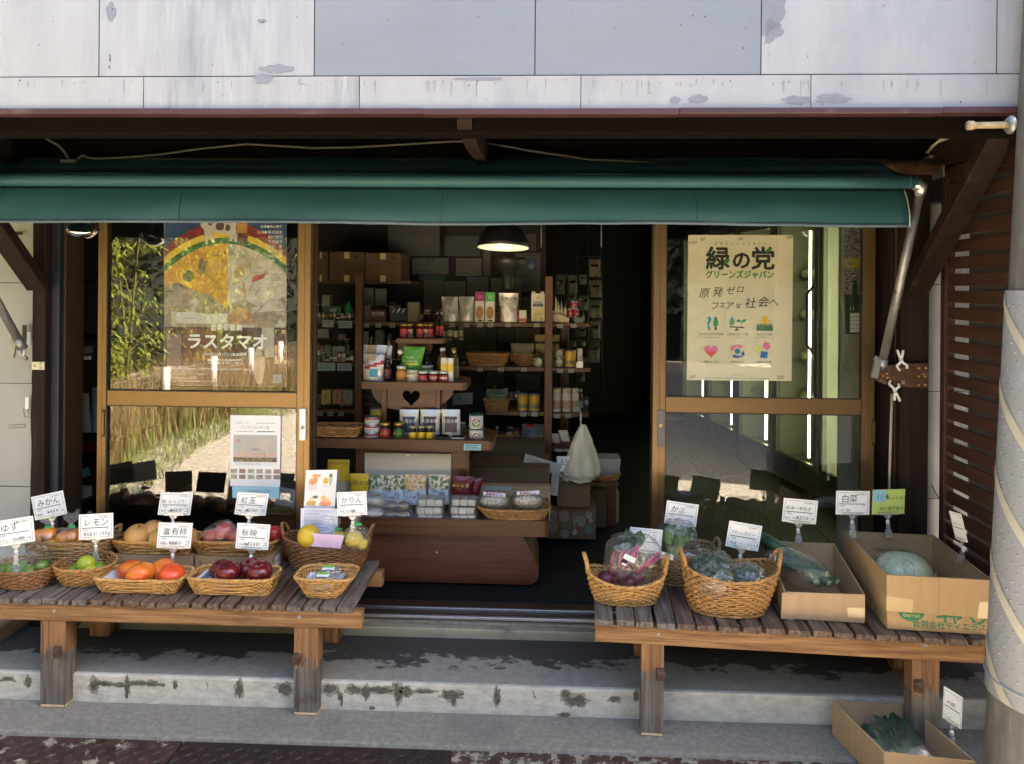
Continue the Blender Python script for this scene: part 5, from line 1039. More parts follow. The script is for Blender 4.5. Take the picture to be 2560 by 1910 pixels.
m = MB(); bo = cc[3] - nv * .012 + EZ * 0; m.prism([(-.03, -.004), (.03, -.004), (.032, .004), (-.028, .005)], bo + dv * w_ * .42 + EZ * (zc - .055), dv, EZ, -nv * .004, M_cardd); m.build('hand_hole', cb)
m = MB(); m.prism([(w_ * .50, zsm + .002), (w_ * .50 + .003, zsm + .002), (w_ * .50 + .0045, zc - .001), (w_ * .50 + .0015, zc - .001)], fo, dv, EZ, nv * .0004, M_cardd); m.build('crease', cb)
M_cab = mat('cabbage_leaf', (.66, .70, .40), .45, var=.12, scale=9, bump=.4, bscale=22, dirt=(.76, .79, .56), dscale=14, dlo=.57, dhi=.61, dstretch=(3, 1, 1))
c = at(2258, 1432, 2.76); T = thing('cabbage', 'pale green cabbage in a clear wrapper inside the tall box', 'cabbage', c - Vector((0, 0, .07))); m = MB()
def cabf(q, p): return q * (1 + .03 * nz3(p.x * 2, p.y * 2, p.z * 2) + .015 * abs(math.sin(6 * math.atan2(p.y, p.x) + 2 * p.z)))
m.ell(c, (.098, .09, .075), M_cab, 36, 20, fn=cabf); m.build('head', T); m = MB()
for k in range(4):
    a0 = k * 1.5 + .4; m.grid(8, 8, lambda u, v: c + Vector((math.cos(a0 + (u - .5) * 1.8) * .101 * math.sin(.3 + v * 1.5), math.sin(a0 + (u - .5) * 1.8) * .093 * math.sin(.3 + v * 1.5), .078 * math.cos(.3 + v * 1.5) + .004 * nz3(u * 4, v * 4, k))), M_cab)
M_vein = flat('cabbage_vein', (.62, .66, .46), .5)
for k in range(4):
    a0 = 3.6 + k * .62; p0 = [c + Vector((math.cos(a0 + .25 * v * math.sin(k * 2.3)) * .1035 * math.sin(.25 + v * 1.45), math.sin(a0 + .25 * v * math.sin(k * 2.3)) * .0955 * math.sin(.25 + v * 1.45), .080 * math.cos(.25 + v * 1.45))) for v in [i / 8 for i in range(9)]]
    m.tube(p0, [.0007 + .0009 * i / 8 for i in range(9)], M_vein, 5)
    for j in (3, 5, 7): m.tube([p0[j], p0[j].lerp(p0[j - 2], .6) + Vector((.014 * (1 if k % 2 else -1), -.002, .002))], .0011, M_vein, 4)
m.build('outer_leaves', T); wrap(T, 'clear_wrap', c, (.112, .10, .085), seed=55, amp=.05, pw=2.1, mt=film('cabbage_film', gloss=.2, haze=.0))
# daikon box on the pavement
db, dc = openbox('open cardboard box of leafy radishes on the pavement by the pole', [(1.078, 2.352), (1.339, 2.318), (1.285, 2.627), (1.03, 2.637)], .003, [.12, .12, .12, .12], M_card)
m = MB(); ld = (dc[0] - dc[3]); ln = Vector((-ld.y, ld.x, 0)).normalized(); ln = ln if ln.x < 0 else -ln
for t in (.40, .55, .70): m.prism([(t * ld.length, .0), (t * ld.length + .0022, .0), (t * ld.length + .0022, .12), (t * ld.length, .12)], dc[3] + ln * .0008, ld.normalized(), EZ, -ln * .0004, flat('crease', (.56, .38, .20), .8))
m.build('crease', db)
m = MB(); cc0 = Vector((1.13, 2.50, .05))
T = thing('radish_bundle', 'bagged leafy radish tops in the pavement box', 'radishes', (1.15, 2.46, .01)); leafs(m, Vector((1.23, 2.42, .04)), 46, .19, M_leafd, flat('radish_stem', (.20, .27, .10), .45), .5, .14, 12, .018, lean=(-.30, .8, 0)); m.build('leaves', T)
for x, y in ((1.25, 2.40), (1.22, 2.385)): m = MB(); m.tube([(x, y + .08, .05), (x + .01, y, .045), (x + .02, y - .05, .04)], [.018, .021, .014], flat('radish_white', (.62, .58, .48), .4), 12); m.build('radish', T)
wrap(T, 'clear_bag', (1.18, 2.49, .055), (.085, .13, .045), seed=61, amp=.16)

# price signs, right
price_sign('turnip price card above the leafy bags', ((1668, 1251), (1747, 1262), (1740, 1318), (1660, 1307)), 2.93, 'かぶ', None, '山形 大野さん', foot_px=(1695, 1375))
price_sign('red turnip price card half covered by the beet bag', ((1575, 1317), (1657, 1325), (1651, 1385), (1570, 1377)), 2.84, '赤かぶ', None, '山形', foot_px=(1608, 1440))
price_sign('broccoli price card tilted over the deep oval basket', ((1824, 1302), (1906, 1315), (1895, 1379), (1813, 1364)), 2.80, 'ブロッコリー', None, '北海道 ベジ・ファクトリー', foot_px=(1846, 1415))
price_sign('leek price card clipped to the back of the plain box', ((1960, 1245), (2045, 1252), (2040, 1311), (1954, 1303)), 2.90, '松本一本ねぎ', '¥350/p', '松本 まるもと', foot_px=(1997, 1358), bar=M_inkd)
price_sign('cream cabbage price card on the back rim of the tall box', ((2091, 1227), (2175, 1228), (2173, 1287), (2089, 1286)), 2.90, '白菜', None, '山形 加藤', foot_px=(2132, 1345))
def greencard(m, o, u, v, uu, vv, W_, H_):
    m.poly([o + u * a + v * b for a, b in ((.02, .5), (.42, .5), (.42, .99), (.02, .99))], flat('blue_note', (.30, .55, .68), .6)); e = Vector((0, -.0008, 0))
    m.text('1/4', o + e + u * .10 + v * .62, uu, vv, W_ * .22, M_inkd, shear=.1, jit=.04); m.text('カットもの', o + e + u * .44 + v * .60, uu, vv, W_ * .125, M_inkd, jit=.08); m.text('中にあります。', o + e + u * .22 + v * .18, uu, vv, W_ * .125, M_inkd, jit=.08); m.poly([o + u * a + v * b for a, b in ((.15, .0), (.8, .0), (.8, .10), (.15, .10))], flat('green_tape', (.40, .45, .08), .3))
price_sign('green card with a blue note saying quarter cuts are inside', ((2182, 1224), (2263, 1223), (2261, 1284), (2179, 1287)), 2.90, '', card=flat('green_card', (.48, .62, .16), .6), extra=greencard, foot_px=(2223, 1345))
price_sign('narrow cabbage price card turned sideways by the louvred screen', ((2375, 1278), (2400, 1284), (2422, 1358), (2386, 1345)), 2.66, 'キャベツ', None, '山形', foot_px=(2398, 1408), dY=-.05)
price_sign('radish price card on the rim of the pavement box', ((2362, 1717), (2405, 1742), (2406, 1826), (2354, 1792)), 2.42, '大根', None, '山形 土野', foot_px=(2380, 1865), dY=-.03)
APPROX[0] = 0.0
# ------------------------------------------------------------------ posters on the doors
YP = YL + .024
def theatre(m, o, u, v):
    def N(zx, zy): return ((zx - 118) / 1204, (1671 - zy) / 1710)
    def arch(top, edge, mt, k, u0=0, u1=1, lo=.34): pq(m, o, u, v, [(u0, lo)] + [(a, edge + (top - edge) * (1 - ((a - .5) / .5) ** 2)) for a in [u0 + (u1 - u0) * i / 24 for i in range(25)]] + [(u1, lo)], mt, k)
    P = lambda n, a, b, sc=9, **k: mat('poster_' + n, a, .6, col2=b, lo=.4, hi=.62, scale=sc, **k)
    blue = P('blue', (.015, .045, .13), (.03, .08, .19), 20); red = P('red', (.16, .012, .012), (.26, .03, .02), 30); yel = P('yellow', (.62, .42, .02), (.72, .52, .05), 30); grn = P('green', (.02, .11, .03), (.05, .19, .05), 30)
    ora = P('orange', (.50, .24, .02), (.66, .40, .03), 24, dirt=(.30, .20, .05), dscale=22, dlo=.58, dhi=.7); pale = P('pale', (.40, .36, .28), (.55, .51, .44), 20, dirt=(.30, .25, .20), dscale=24, dlo=.58, dhi=.68)
    brn = P('brown', (.045, .016, .011), (.10, .042, .028), 22, dirt=(.30, .24, .2), dscale=18, dlo=.6, dhi=.7); bei = P('beige', (.33, .25, .17), (.20, .17, .12), 24, dirt=(.45, .42, .36), dscale=16, dlo=.55, dhi=.62)
    rq(m, o, u, v, 0, .0, 1, .42, brn, 0); rq(m, o, u, v, 0, .42, 1, 1, blue, 0)
    arch(.955, .795, red, 1); arch(.895, .745, yel, 2); arch(.86, .70, grn, 3); arch(.826, .655, ora, 4, 0, .52); arch(.826, .655, pale, 4, .52, 1)
    pq(m, o, u, v, [(0, .34), (0, .57), (.10, .60), (.22, .56), (.40, .52), (.52, .44), (.52, .34)], bei, 5); pq(m, o, u, v, [(.52, .34), (.52, .47), (.66, .50), (.78, .46), (.90, .50), (1, .52), (1, .34)], bei, 5)
    pq(m, o, u, v, [(.52, .40), (.62, .46), (.72, .42), (.72, .36), (.52, .36)], P('tan', (.36, .20, .09), (.44, .26, .14), 30), 6)
    pq(m, o, u, v, [(.06, .36), (.06, .42), (.2, .43), (.36, .415), (.52, .42), (.52, .36)], P('strip', (.5, .49, .46), (.6, .58, .55), 30), 6)
    rq(m, o, u, v, .06, .355, .10, .43, P('cream2', (.36, .36, .22), (.45, .44, .3)), 7)
    pq(m, o, u, v, [(.77, .43), (.86, .52), (.97, .44)], P('tri', (.42, .38, .33), (.5, .46, .4)), 6)
    dk = ink((.05, .045, .03)); rl = ink((.30, .05, .03)); gl_ = ink((.07, .11, .03))
    S = u.length
    def ln(pts, mt, r=.0035): m.tube([o + u * a + v * b + Vector((0, -.0022, 0)) for a, b in pts], r * S * .5, mt, 4)
    ln(circ(.52, .68, .19, .09, 30) + [(.71, .68)], gl_); ln(circ(.735, .70, .035, .045, 16), rl); pq(m, o, u, v, circ(.20, .635, .05, .034, 16), P('olive', (.06, .075, .02), (.1, .11, .03)), 6); rq(m, o, u, v, .13, .57, .26, .69, P('gold', (.62, .38, .02), (.6, .33, .02)), 5)
    pq(m, o, u, v, blob(.31, .69, .03, .045, 16, .3, 3), P('olive2', (.10, .11, .03), (.16, .15, .05)), 6); pq(m, o, u, v, circ(.62, .66, .045, .035, 16), P('ochre', (.42, .31, .12), (.5, .38, .16)), 6); pq(m, o, u, v, [(.72, .60), (.83, .63), (.84, .655), (.73, .635)], P('redpatch', (.45, .04, .03), (.35, .03, .02)), 6)
    for i in range(6): ln([(.34 + .05 * i, .755), (.355 + .05 * i, .785), (.37 + .05 * i, .765)], dk, .003)
    ln([(.38, .56), (.45, .62), (.55, .60), (.64, .56), (.69, .47), (.69, .36)], rl, .004); ln([(.30, .54), (.38, .50), (.44, .60)], gl_, .003); ln([(.70, .56), (.74, .60), (.79, .57), (.75, .53), (.70, .56), (.78, .55)], rl); ln([(.76, .43), (.86, .50), (.98, .51)], ink((.25, .12, .05)), .005)
    ln([(.08, .37), (.08, .39), (.12, .40), (.14, .43), (.16, .39), (.27, .39), (.27, .37)], dk, .0025); ln(circ(.12, .368, .012, .008, 8), dk, .0025); ln(circ(.235, .368, .012, .008, 8), dk, .0025); rq(m, o, u, v, .645, .54, .66, .60, P('bar', (.5, .25, .03), (.45, .2, .02)), 7)
    # cow on the rainbow
    cw = P('cowwhite', (.5, .48, .43), (.6, .58, .52), 30); cb_ = P('cowbrown', (.10, .05, .035), (.14, .07, .05))
    pq(m, o, u, v, [(.32, .99), (.30, .93), (.33, .905), (.34, .82), (.36, .82), (.365, .87), (.40, .83), (.42, .835), (.39, .89), (.50, .885), (.54, .87), (.535, .84), (.56, .84), (.57, .87), (.58, .835), (.60, .835), (.59, .92), (.60, .97), (.57, 1.0), (.4, 1.0)], cw, 7)
    for c_ in ((.46, .93, .035, .03), (.38, .945, .02, .018), (.525, .915, .02, .02)): pq(m, o, u, v, blob(*c_, 14, .4, c_[0] * 20), cb_, 8)
    pq(m, o, u, v, [(.59, .99), (.60, .89), (.68, .885), (.69, .99)], P('crate', (.50, .26, .05), (.42, .2, .04)), 8); pq(m, o, u, v, [(.60, .89), (.61, .83), (.68, .82), (.69, .87)], cb_, 8)
    # lower patchwork
    r = random.Random(8)
    for i in range(5):
        for j in range(9): rq(m, o, u, v, .905 + .019 * i, .13 + .022 * j, .924 + .019 * i, .152 + .022 * j, ink(r.choice([(.12, .03, .02), (.45, .30, .10), (.5, .42, .33), (.25, .06, .04)])), 2)
    rq(m, o, u, v, .80, .17, .90, .34, P('greypatch', (.36, .31, .24), (.44, .40, .33)), 2); pq(m, o, u, v, blob(.94, .29, .03, .03, 16, .4, 2), dk, 3); rq(m, o, u, v, .02, .10, .14, .30, P('mauve', (.22, .13, .14), (.14, .10, .09)), 1); rq(m, o, u, v, .15, .14, .40, .33, P('rust', (.17, .05, .03), (.12, .035, .025)), 1); pq(m, o, u, v, blob(.78, .12, .05, .11, 18, .3, 6), P('greypatch2', (.33, .28, .2), (.38, .33, .25)), 2)
    rq(m, o, u, v, .89, .02, .965, .07, P('bluegrey', (.20, .24, .30), (.25, .28, .3)), 2)
    w = M_inkw; W_ = u.length; uu = u.normalized(); vv = v.normalized(); e = Vector((0, -.0045, 0))
    def T(s, x, y, sz, al='c', **k): m.text(s, o + e + u * x + v * y, uu, vv, sz * W_, w, align=al, **k)
    T('音楽茶番劇', .51, .325, .053, bold=.025); T('ラスタマオ', .51, .222, .135, shear=.05, bold=.03); T('シアターラランボン演劇公演 Vol.2', .51, .352, .016)
    T('2024年11月12日火▶25日月', .50, .176, .030, bold=.02); T('会場：吉澤ビル4階 [塩尻市大門]', .50, .145, .020, bold=.02); T('（特設会場・ランボンシアター）', .50, .127, .020, bold=.02)
    T('全席自由席(税込) 一般前売り：4,000円 学生前売り：2,000円 小学生前売り：500円', .03, .092, .0185, 'l'); T('ご予約・お問い合わせ', .03, .078, .014, 'l'); T('[ウェブ]ランボンシアター チケット予約フォーム', .03, .064, .015, 'l'); T('https://', .03, .052, .014, 'l'); T('[チケット電話予約] 090-1219-4987', .03, .039, .016, 'l'); T('主催・企画・制作：塩尻演劇実行委員会 / ランボンシアター', .03, .022, .015, 'l')
    for i, s in enumerate(['草光純太', '細川貴司', '下地尚子', '深沢　豊', '荒井正樹', '堀田康平', '武居　卓', '', '田村真央', '西脇明日香', 'M・Jones']):
        if s: T(s, .97, .885 - .0275 * i - (.012 if i > 7 else 0), .030, 'r')
    T('出演●', .845, .885, .028, 'r'); T('音楽●西川郷子', .97, .918, .026, 'r')
    m.tube([o + u * a + v * b + Vector((0, -.0012, 0)) for a, b in ((0, 0), (1, 0), (1, 1), (0, 1))], .0006, M_inkw, 4, closed=True)
sheet('colourful theatre poster with a cow and rainbow over a painted hill, on the left door', 'poster', 'poster', ((411, 533), (716, 535), (716, 966), (411, 963)), YP, None, theatre)
def cal(m, o, u, v):
    W_ = u.length; uu, vv = u.normalized(), v.normalized(); e = Vector((0, -.0006, 0)); g = ink((.22, .24, .27))
    m.text('2025カレンダー', o + e + u * .11 + v * .885, uu, vv, W_ * .042, g); m.text('パレスチナから吹く風。', o + e + u * .5 + v * .815, uu, vv, W_ * .062, g, align='c', sx=.9); lines(m, o + e, u, v, .52, .9, .885, .90, 1, g, .5, 0, 3); lines(m, o + e, u, v, .12, .46, .765, .78, 1, g, .5, 0, 4); lines(m, o + e, u, v, .54, .9, .762, .785, 1, M_inkd, .5, 0, 5)
    rq(m, o, u, v, .065, .345, .935, .725, mat('calendar_sky', (.40, .42, .40), .6, col2=(.50, .43, .36), scale=16, stretch=(1, 1, 2.2)), 1)
    pq(m, o, u, v, [(.065, .46), (.2, .49), (.4, .47), (.6, .49), (.8, .465), (.935, .48), (.935, .42), (.065, .41)], mat('calendar_glow', (.58, .40, .31), .6, col2=(.45, .36, .32), scale=30, stretch=(1, 1, 3)), 2)
    pq(m, o, u, v, blob(.16, .635, .06, .03, 18, .4, 2), ink((.46, .30, .22)), 3); pq(m, o, u, v, blob(.52, .52, .10, .018, 18, .4, 5), ink((.34, .29, .29)), 3)
    rq(m, o, u, v, .065, .345, .935, .41, mat('calendar_town', (.14, .11, .07), .7, col2=(.30, .25, .17), lo=.45, hi=.6, scale=90), 3); rq(m, o, u, v, .685, .40, .692, .50, ink((.22, .17, .15)), 4)
    rq(m, o, u, v, .065, .29, .935, .335, ink((.72, .74, .75)), 1); m.text('パレスチナから吹く風。 詩と絵', o + e * 2 + u * .1 + v * .305, uu, vv, W_ * .04, g, sx=.9)
    r = random.Random(3)
    for j in range(2):
        for i in range(6):
            x = .015 + i * .171; rq(m, o, u, v, x, .185 - .08 * j, x + .125, .245 - .08 * j, mat('thumb%d' % (i % 4), [(.30, .25, .18), (.45, .30, .22), (.22, .26, .14), (.5, .44, .38)][i % 4], .6, col2=[(.5, .45, .35), (.2, .15, .12), (.5, .42, .3), (.25, .2, .18)][i % 4], lo=.42, hi=.58, scale=120), 1)
sheet('white wall calendar cover with a dusk landscape taped low on the left door', 'calendar', 'calendar', ((576, 1038), (702, 1039), (700, 1217), (575, 1215)), YL + .010, None, cal)
sheet('pale blue handwritten strip hanging below the white calendar', 'paper_strip', 'paper strip', ((580, 1216), (698, 1217), (698, 1246), (581, 1245)), YL + .0105, flat('pale_blue_paper', (.36, .62, .70), .55), lambda m, o, u, v: (m.text('2025年カレンダー', o + u * .33 + v * .52 - Vector((0, .0006, 0)), u.normalized(), v.normalized(), u.length * .062, M_inkd, jit=.06), m.tube([o + u * a + v * b for a, b in ((.30, .36), (.45, .34), (.6, .37), (.77, .35))], .0007, M_inkd, 4)))
sheet('grey leaflet with round emblems behind the glass beside the calendar', 'leaflet', 'leaflet', ((690, 1214), (742, 1226), (734, 1268), (690, 1262)), YL + .09, flat('grey_leaflet', (.34, .38, .42), .6), lambda m, o, u, v: [m.prism(circ(x, .45, .10, .13, 14), o, u, v, (0, -.0004, 0), ink((.22, .30, .33))) for x in (.35, .75)])
def greens(m, o, u, v):
    def N(x, y): return ((x - 178) / 1147, (1612 - y) / 1582)
    W_ = u.length; uu, vv = u.normalized(), v.normalized(); e = Vector((0, -.0008, 0)); k = ink((.02, .02, .018)); g = ink((.045, .22, .04)); gt = ink((.03, .16, .10)); gr = ink((.25, .25, .22))
    def T(s, x, y, sz, mt, al='c', **q): a, b = N(x, y); m.text(s, o + e + u * a + v * b, uu, vv, sz / 1147 * W_, mt, align=al, **q)
    def Q(pts, mt, kk=1): pq(m, o, u, v, [N(*p) for p in pts], mt, kk)
    for i, c_ in enumerate('地球ひとつぶで生きる'): T(c_, 478 + i * 60, 136, 34, gt)
    T('緑', 498, 382, 268, k, bold=.028); T('の', 752, 382, 218, k, bold=.035); T('党', 992, 382, 268, k, bold=.028)
    def leaf(cx, cy, s): Q([(cx - s, cy + s * .5), (cx - s * .6, cy - s * .4), (cx + .2 * s, cy - s * .8), (cx + s, cy - s * .75), (cx + s * .7, cy + .1 * s), (cx, cy + s * .65)], g, 4)
    leaf(600, 322, 34); leaf(1052, 200, 32)
    T('グリーンズジャパン', 742, 494, 96, g, sx=.87, bold=.03)
    for i, (s, x, y, sz) in enumerate((('原', 350, 705, 120), ('発', 500, 690, 118), ('ゼ', 640, 670, 100), ('ロ', 742, 652, 90), ('フ', 465, 835, 100), ('ェ', 548, 815, 90), ('ア', 628, 835, 100), ('な', 728, 822, 66), ('社', 858, 815, 128), ('会', 1000, 800, 125), ('へ', 1112, 800, 110))): T(s, x, y, sz, k, shear=.18)
    # symbols
    cy_ = ink((.02, .30, .55)); gd = ink((.03, .28, .10)); bk = ink((.06, .05, .04)); ye = ink((.85, .50, .02)); pk = ink((.72, .18, .36)); rd = ink((.72, .10, .07)); bl = ink((.02, .13, .40)); li = ink((.55, .62, .03))
    T('?', 410, 1040, 175, cy_, bold=.03); pq(m, o, u, v, circ(*N(418, 1054), .011, .008, 12), ink((.16, .10, .05)), 3)
    Q([(458, 1010), (462, 975), (470, 930), (488, 915), (505, 930), (514, 975), (516, 1010), (500, 1022), (472, 1022)], gd); Q([(480, 1022), (496, 1022), (502, 1064), (474, 1064)], bk)
    Q([(668, 915), (692, 970), (690, 1000), (668, 1014), (640, 1000), (636, 975)], gd); Q([(668, 915), (684, 950), (648, 950)], ink((.03, .2, .35)), 2); Q([(640, 1020), (803, 1030), (801, 1044), (640, 1034)], bk); Q([(722, 1036), (748, 1068), (690, 1070)], bk)
    Q([(712, 965), (735, 945), (762, 958), (768, 975), (740, 980)], gd); Q([(768, 975), (780, 950), (830, 942), (815, 968), (785, 982)], gd); Q([(766, 975), (774, 975), (770, 1026), (762, 1026)], gd)
    pq(m, o, u, v, circ(*N(1030, 937), .022, .0155, 16), ye, 2); Q([(972, 950), (1090, 948), (1088, 966), (1052, 968), (1046, 1000), (1016, 1000), (1008, 968), (974, 968)], ye)
    gs = [(934, 1070)]
    for i in range(15): gs += [(936 + i * 12, 1010 + 12 * (i % 3)), (942 + i * 12, 978 + 26 * ((i * 7) % 4) / 4)]
    Q(gs + [(1114, 1070)], ink((.03, .14, .05)), 3)
    hc = N(440, 1290); m.poly([o + u * (hc[0] + a / 1147) + v * (hc[1] + b / 1582) + e for a, b in heart(0, 0, 80)], rd); m.poly([o + u * (hc[0] + a / 1147) + v * (hc[1] + b / 1582) + e * 1.6 for a, b in heart(0, 0, 80) if b > -2], pk)
    Q([(650, 1240), (690, 1228), (740, 1218), (780, 1228), (798, 1244), (765, 1262), (735, 1250), (700, 1258), (690, 1285), (655, 1288)], pk); Q([(806, 1340), (770, 1330), (775, 1310), (802, 1284), (808, 1330), (790, 1350), (735, 1368), (690, 1362), (668, 1340), (700, 1330), (735, 1342)], bl); pq(m, o, u, v, circ(*N(730, 1292), .027, .0195, 18), ink((.02, .22, .30)), 3)
    Q([(942, 1220), (1002, 1278), (920, 1302)], li); pq(m, o, u, v, circ(*N(1048, 1234), .037, .0265, 22), pk, 2); Q([(986, 1290), (1064, 1296), (1058, 1370), (978, 1362)], bl)
    for (s, e2, x, y) in (('エコロジカルな知恵', 'Ecological Wisdom', 442, 1118), ('社会的公正・正義', 'Social Justice', 732, 1118), ('参加民主主義', 'Participatory Democracy', 1020, 1118), ('非暴力・平和', 'Non-violence', 442, 1420), ('持続可能性', 'Sustainability', 728, 1420), ('多様性の尊重', 'Respect for Diversity', 1015, 1420)): T(s, x, y, 29, gt); T(e2, x, y + 33, 21, gr)
    T('https://greens.gr.jp', 728, 1552, 20, gr); lines(m, o + e, u, v, .17, .79, .013, .022, 1, gr, .5, 0, 5)
    for x0, y0, x1, y1 in ((185, 95, 275, 130), (308, 56, 362, 95), (725, 55, 778, 90), (1250, 35, 1320, 75), (203, 1552, 272, 1595), (1165, 1548, 1240, 1598)): Q([(x0, y1), (x1, y1 - 8), (x1, y0), (x0, y0 + 6)], flat('yellowed_tape', (.46, .40, .25), .35), 2)
sheet('cream political poster with bold lettering and six coloured symbols on the right door', 'poster', 'poster', ((1721, 588), (1983, 587), (1979, 953), (1717, 950)), YP, M_cream, greens)
# ------------------------------------------------------------------ pendant lamp
lc = at(1258, 619, 4.0); lr_ = 65 * 4.0 / F
lamp = thing('pendant_lamp', 'lit pendant lamp with a wide black shade hanging in the entrance', 'lamp', lc)
M_shin = mat('lamp_enamel', (.80, .74, .42), .5, var=.02, emit=(1, .92, .52), estr=.055)
m = MB(); Rl = Matrix.Rotation(R_(-5.5), 3, 'X') @ Matrix.Rotation(R_(1.0), 3, 'Y')
pf = [(1.0, 0), (.97, .16), (.92, .36), (.80, .58), (.66, .76), (.44, .92), (.16, 1.02), (.14, 1.12), (0, 1.14)]
m.lathe([(r * lr_, z * lr_) for r, z in pf], lc, M_black, 36, R=Rl); m.build('shade', lamp)
m = MB(); m.lathe([(r * lr_ * .985, z * lr_ - .001) for r, z in pf[:6]] + [(0, .94 * lr_)], lc, M_shin, 36, R=Rl); m.build('inner_shade', lamp)
m = MB(); m.ell(lc + Vector((-.005, 0, .045)), .030, mat('lit_bulb', (1, .95, .8), .5, emit=(1, .9, .68), estr=1.2, var=0), 16, 10); m.build('bulb', lamp)
m = MB(); m.tube([lc + Vector((0, .01, 1.1 * lr_)), (lc.x, lc.y, 2.5)], .004, M_black, 6); m.build('cord', lamp)
pl = bpy.data.lights.new('lamp_light', 'POINT'); pl.energy = .16; pl.color = (1, .80, .52); pl.shadow_soft_size = .03; po = bpy.data.objects.new('lamp_light', pl); COL.objects.link(po); po.parent = lamp; po.location = (-.005, 0, .0)
f2 = at(1270, 670, 4.35); m = MB(); m.lathe([(.105, .06), (.10, .03), (.07, -.01), (.034, -.035), (.032, -.115), (.026, -.125), (0, -.126)], f2, mat('frosted_lamp', (.02, .02, .017), .4), 28)
m.tube([f2 + Vector((0, 0, .05)), f2 + Vector((0, 0, .75))], .005, M_black, 6); m.build('funnel_lamp', label='unlit grey funnel-shaped lamp hanging just behind the lit pendant', cat='lamp')

# ------------------------------------------------------------------ tiered display stand
YS = 3.40; st = thing('display_stand', 'tiered red-brown wooden display stand with a heart cut-out, in the entrance', 'display stand', (at(1000, 1462, 3.45).x, 3.6, ZF))
def px2(pts, Y): return [(at(x, y, Y).x, at(x, y, Y).z) for x, y in pts]
m = MB(); zt_ = Z_(1327, 3.45); rp_ = px2([(1296, 1327), (1318, 1362), (1336, 1398), (1346, 1428), (1347, 1444), (1340, 1455), (1326, 1462)], 3.45); cxs = at(1000, 1400, 3.45).x
lp_ = [(2 * cxs - x, z) for x, z in rp_][::-1]; z0s = rp_[-1][1]
m.prism([(x, max(z, ZF)) for x, z in lp_ + rp_], (0, 3.45, 0), EX, EZ, (0, .36, 0), M_woodred, M_stand)
m.build('base_panel', st, bevel=.003)
m = MB()
for px, py in ((1093, 1323), (1092, 1381)): m.prism(circ(0, 0, .004, n=10), at(px, py, 3.449), EX, EZ, (0, -.001, 0), M_silver)
m.build('screw_head', st)
def board(pl, pr, pt_, pb, Y, d, name, cut=.05, plies=True):
    a, b = at(pl, pb, Y), at(pr, pt_, Y); h = b.z - a.z; x0, x1 = a.x, b.x; pts = [(x0, 0), (x1 - .02, 0), (x1 - .006, .006), (x1, .02), (x1, d - cut), (x1 - cut, d), (x0 + cut, d), (x0, d - cut)]
    m = MB(); n = 5 if plies else 1
    for i in range(n): m.prism([(x, y + (.0008 if i % 2 else 0)) for x, y in pts], (0, Y, a.z + h * i / n), EX, (0, 1, 0), (0, 0, h / n - .0001), (M_stand, M_shelf)[i % 2] if plies else M_shelf)
    m.box(x0 + .004, x1 - .004, Y + .004, Y + d - .05, b.z - .0002, b.z + .0012, mat('worn_counter', (.045, .024, .016), .35, var=.3, coat=.3)) if plies else None
    return m.build(name, st)
board(628, 1373, 1304, 1327, YS, .42, 'counter')
m = MB(); a, b = at(890, 1306, 3.63), at(1172, 1121, 3.63); m.box(a.x, b.x, 3.63, 3.75, a.z, b.z, M_stand); m.box(b.x - .012, b.x + .002, 3.622, 3.63, a.z, b.z, M_shelf); m.box(a.x - .002, a.x + .012, 3.622, 3.63, a.z, b.z, M_shelf); m.build('upper_body', st, bevel=.002)
m = MB(); a, b = at(911, 1300, 3.615), at(1128, 1135, 3.615); m.box(a.x, b.x, 3.612, 3.62, a.z, b.z, mat('cream_board', (.52, .47, .36), .6, var=.05, scale=3)); m.box((a.x + b.x) / 2 - .006, (a.x + b.x) / 2 + .006, 3.606, 3.612, b.z - .012, b.z - .002, M_silver); m.build('notice_board', st)
board(786, 1234, 1103, 1119, 3.52, .36, 'shelf', .10, False)
YH = 3.66; m = MB()                              # heart panel in two mirrored halves
hp = px2([(1028, 1036), (1050, 1028), (1085, 1022), (1098, 1018), (1098, 972), (1028, 972)], YH); hx = at(1028, 1000, YH); hs = [(x, z) for x, z in heart(hx.x, at(1028, 993, YH).z, 24 * YH / F)]
half = hs[:15]; oc = [(hx.x, hp[0][1])] + hp[1:5] + [(hx.x, hp[5][1])]
pr_ = oc + half; m.prism(pr_, (0, YH, 0), EX, EZ, (0, .012, 0), M_stand); m.prism([(2 * hx.x - x, z) for x, z in pr_][::-1], (0, YH, 0), EX, EZ, (0, .012, 0), M_stand)
m.build('heart_panel', st)
for p0, p1 in ((953, 967), (1089, 1101)): m = MB(); a, b = at(p0, 1104, YH - .01), at(p1, 972, YH - .01); m.box(a.x, b.x, YH - .012, YH + .25, a.z, b.z, M_stand); m.build('upright', st, bevel=.002)
m = MB(); a, b = at(968, 1104, YH + .2), at(1090, 1024, YH + .2); m.box(a.x, b.x, YH + .2, YH + .21, a.z, b.z, M_inner); m.build('back_board', st)
for s in (1, -1):
    m = MB(); q = px2([(953, 973), (926, 973), (930, 990), (940, 1004), (953, 1014)], YH) if s == 1 else px2([(1101, 973), (1133, 973), (1130, 988), (1118, 1002), (1101, 1016)], YH); m.prism(q, (0, YH + .02, 0), EX, EZ, (0, .015, 0), M_stand); m.build('bracket', st)
board(904, 1166, 958, 972, 3.60, .32, 'shelf', .09, False)
board(990, 1112, 848, 858, 3.74, .2, 'shelf', .07, False)
m = MB(); q = px2([(996, 859), (1078, 859), (1078, 872), (1070, 888), (1052, 898), (1020, 898), (1004, 884), (998, 870)], 3.80); m.prism(q, (0, 3.82, 0), EX, EZ, (0, .02, 0), M_stand); m.build('bracket', st)
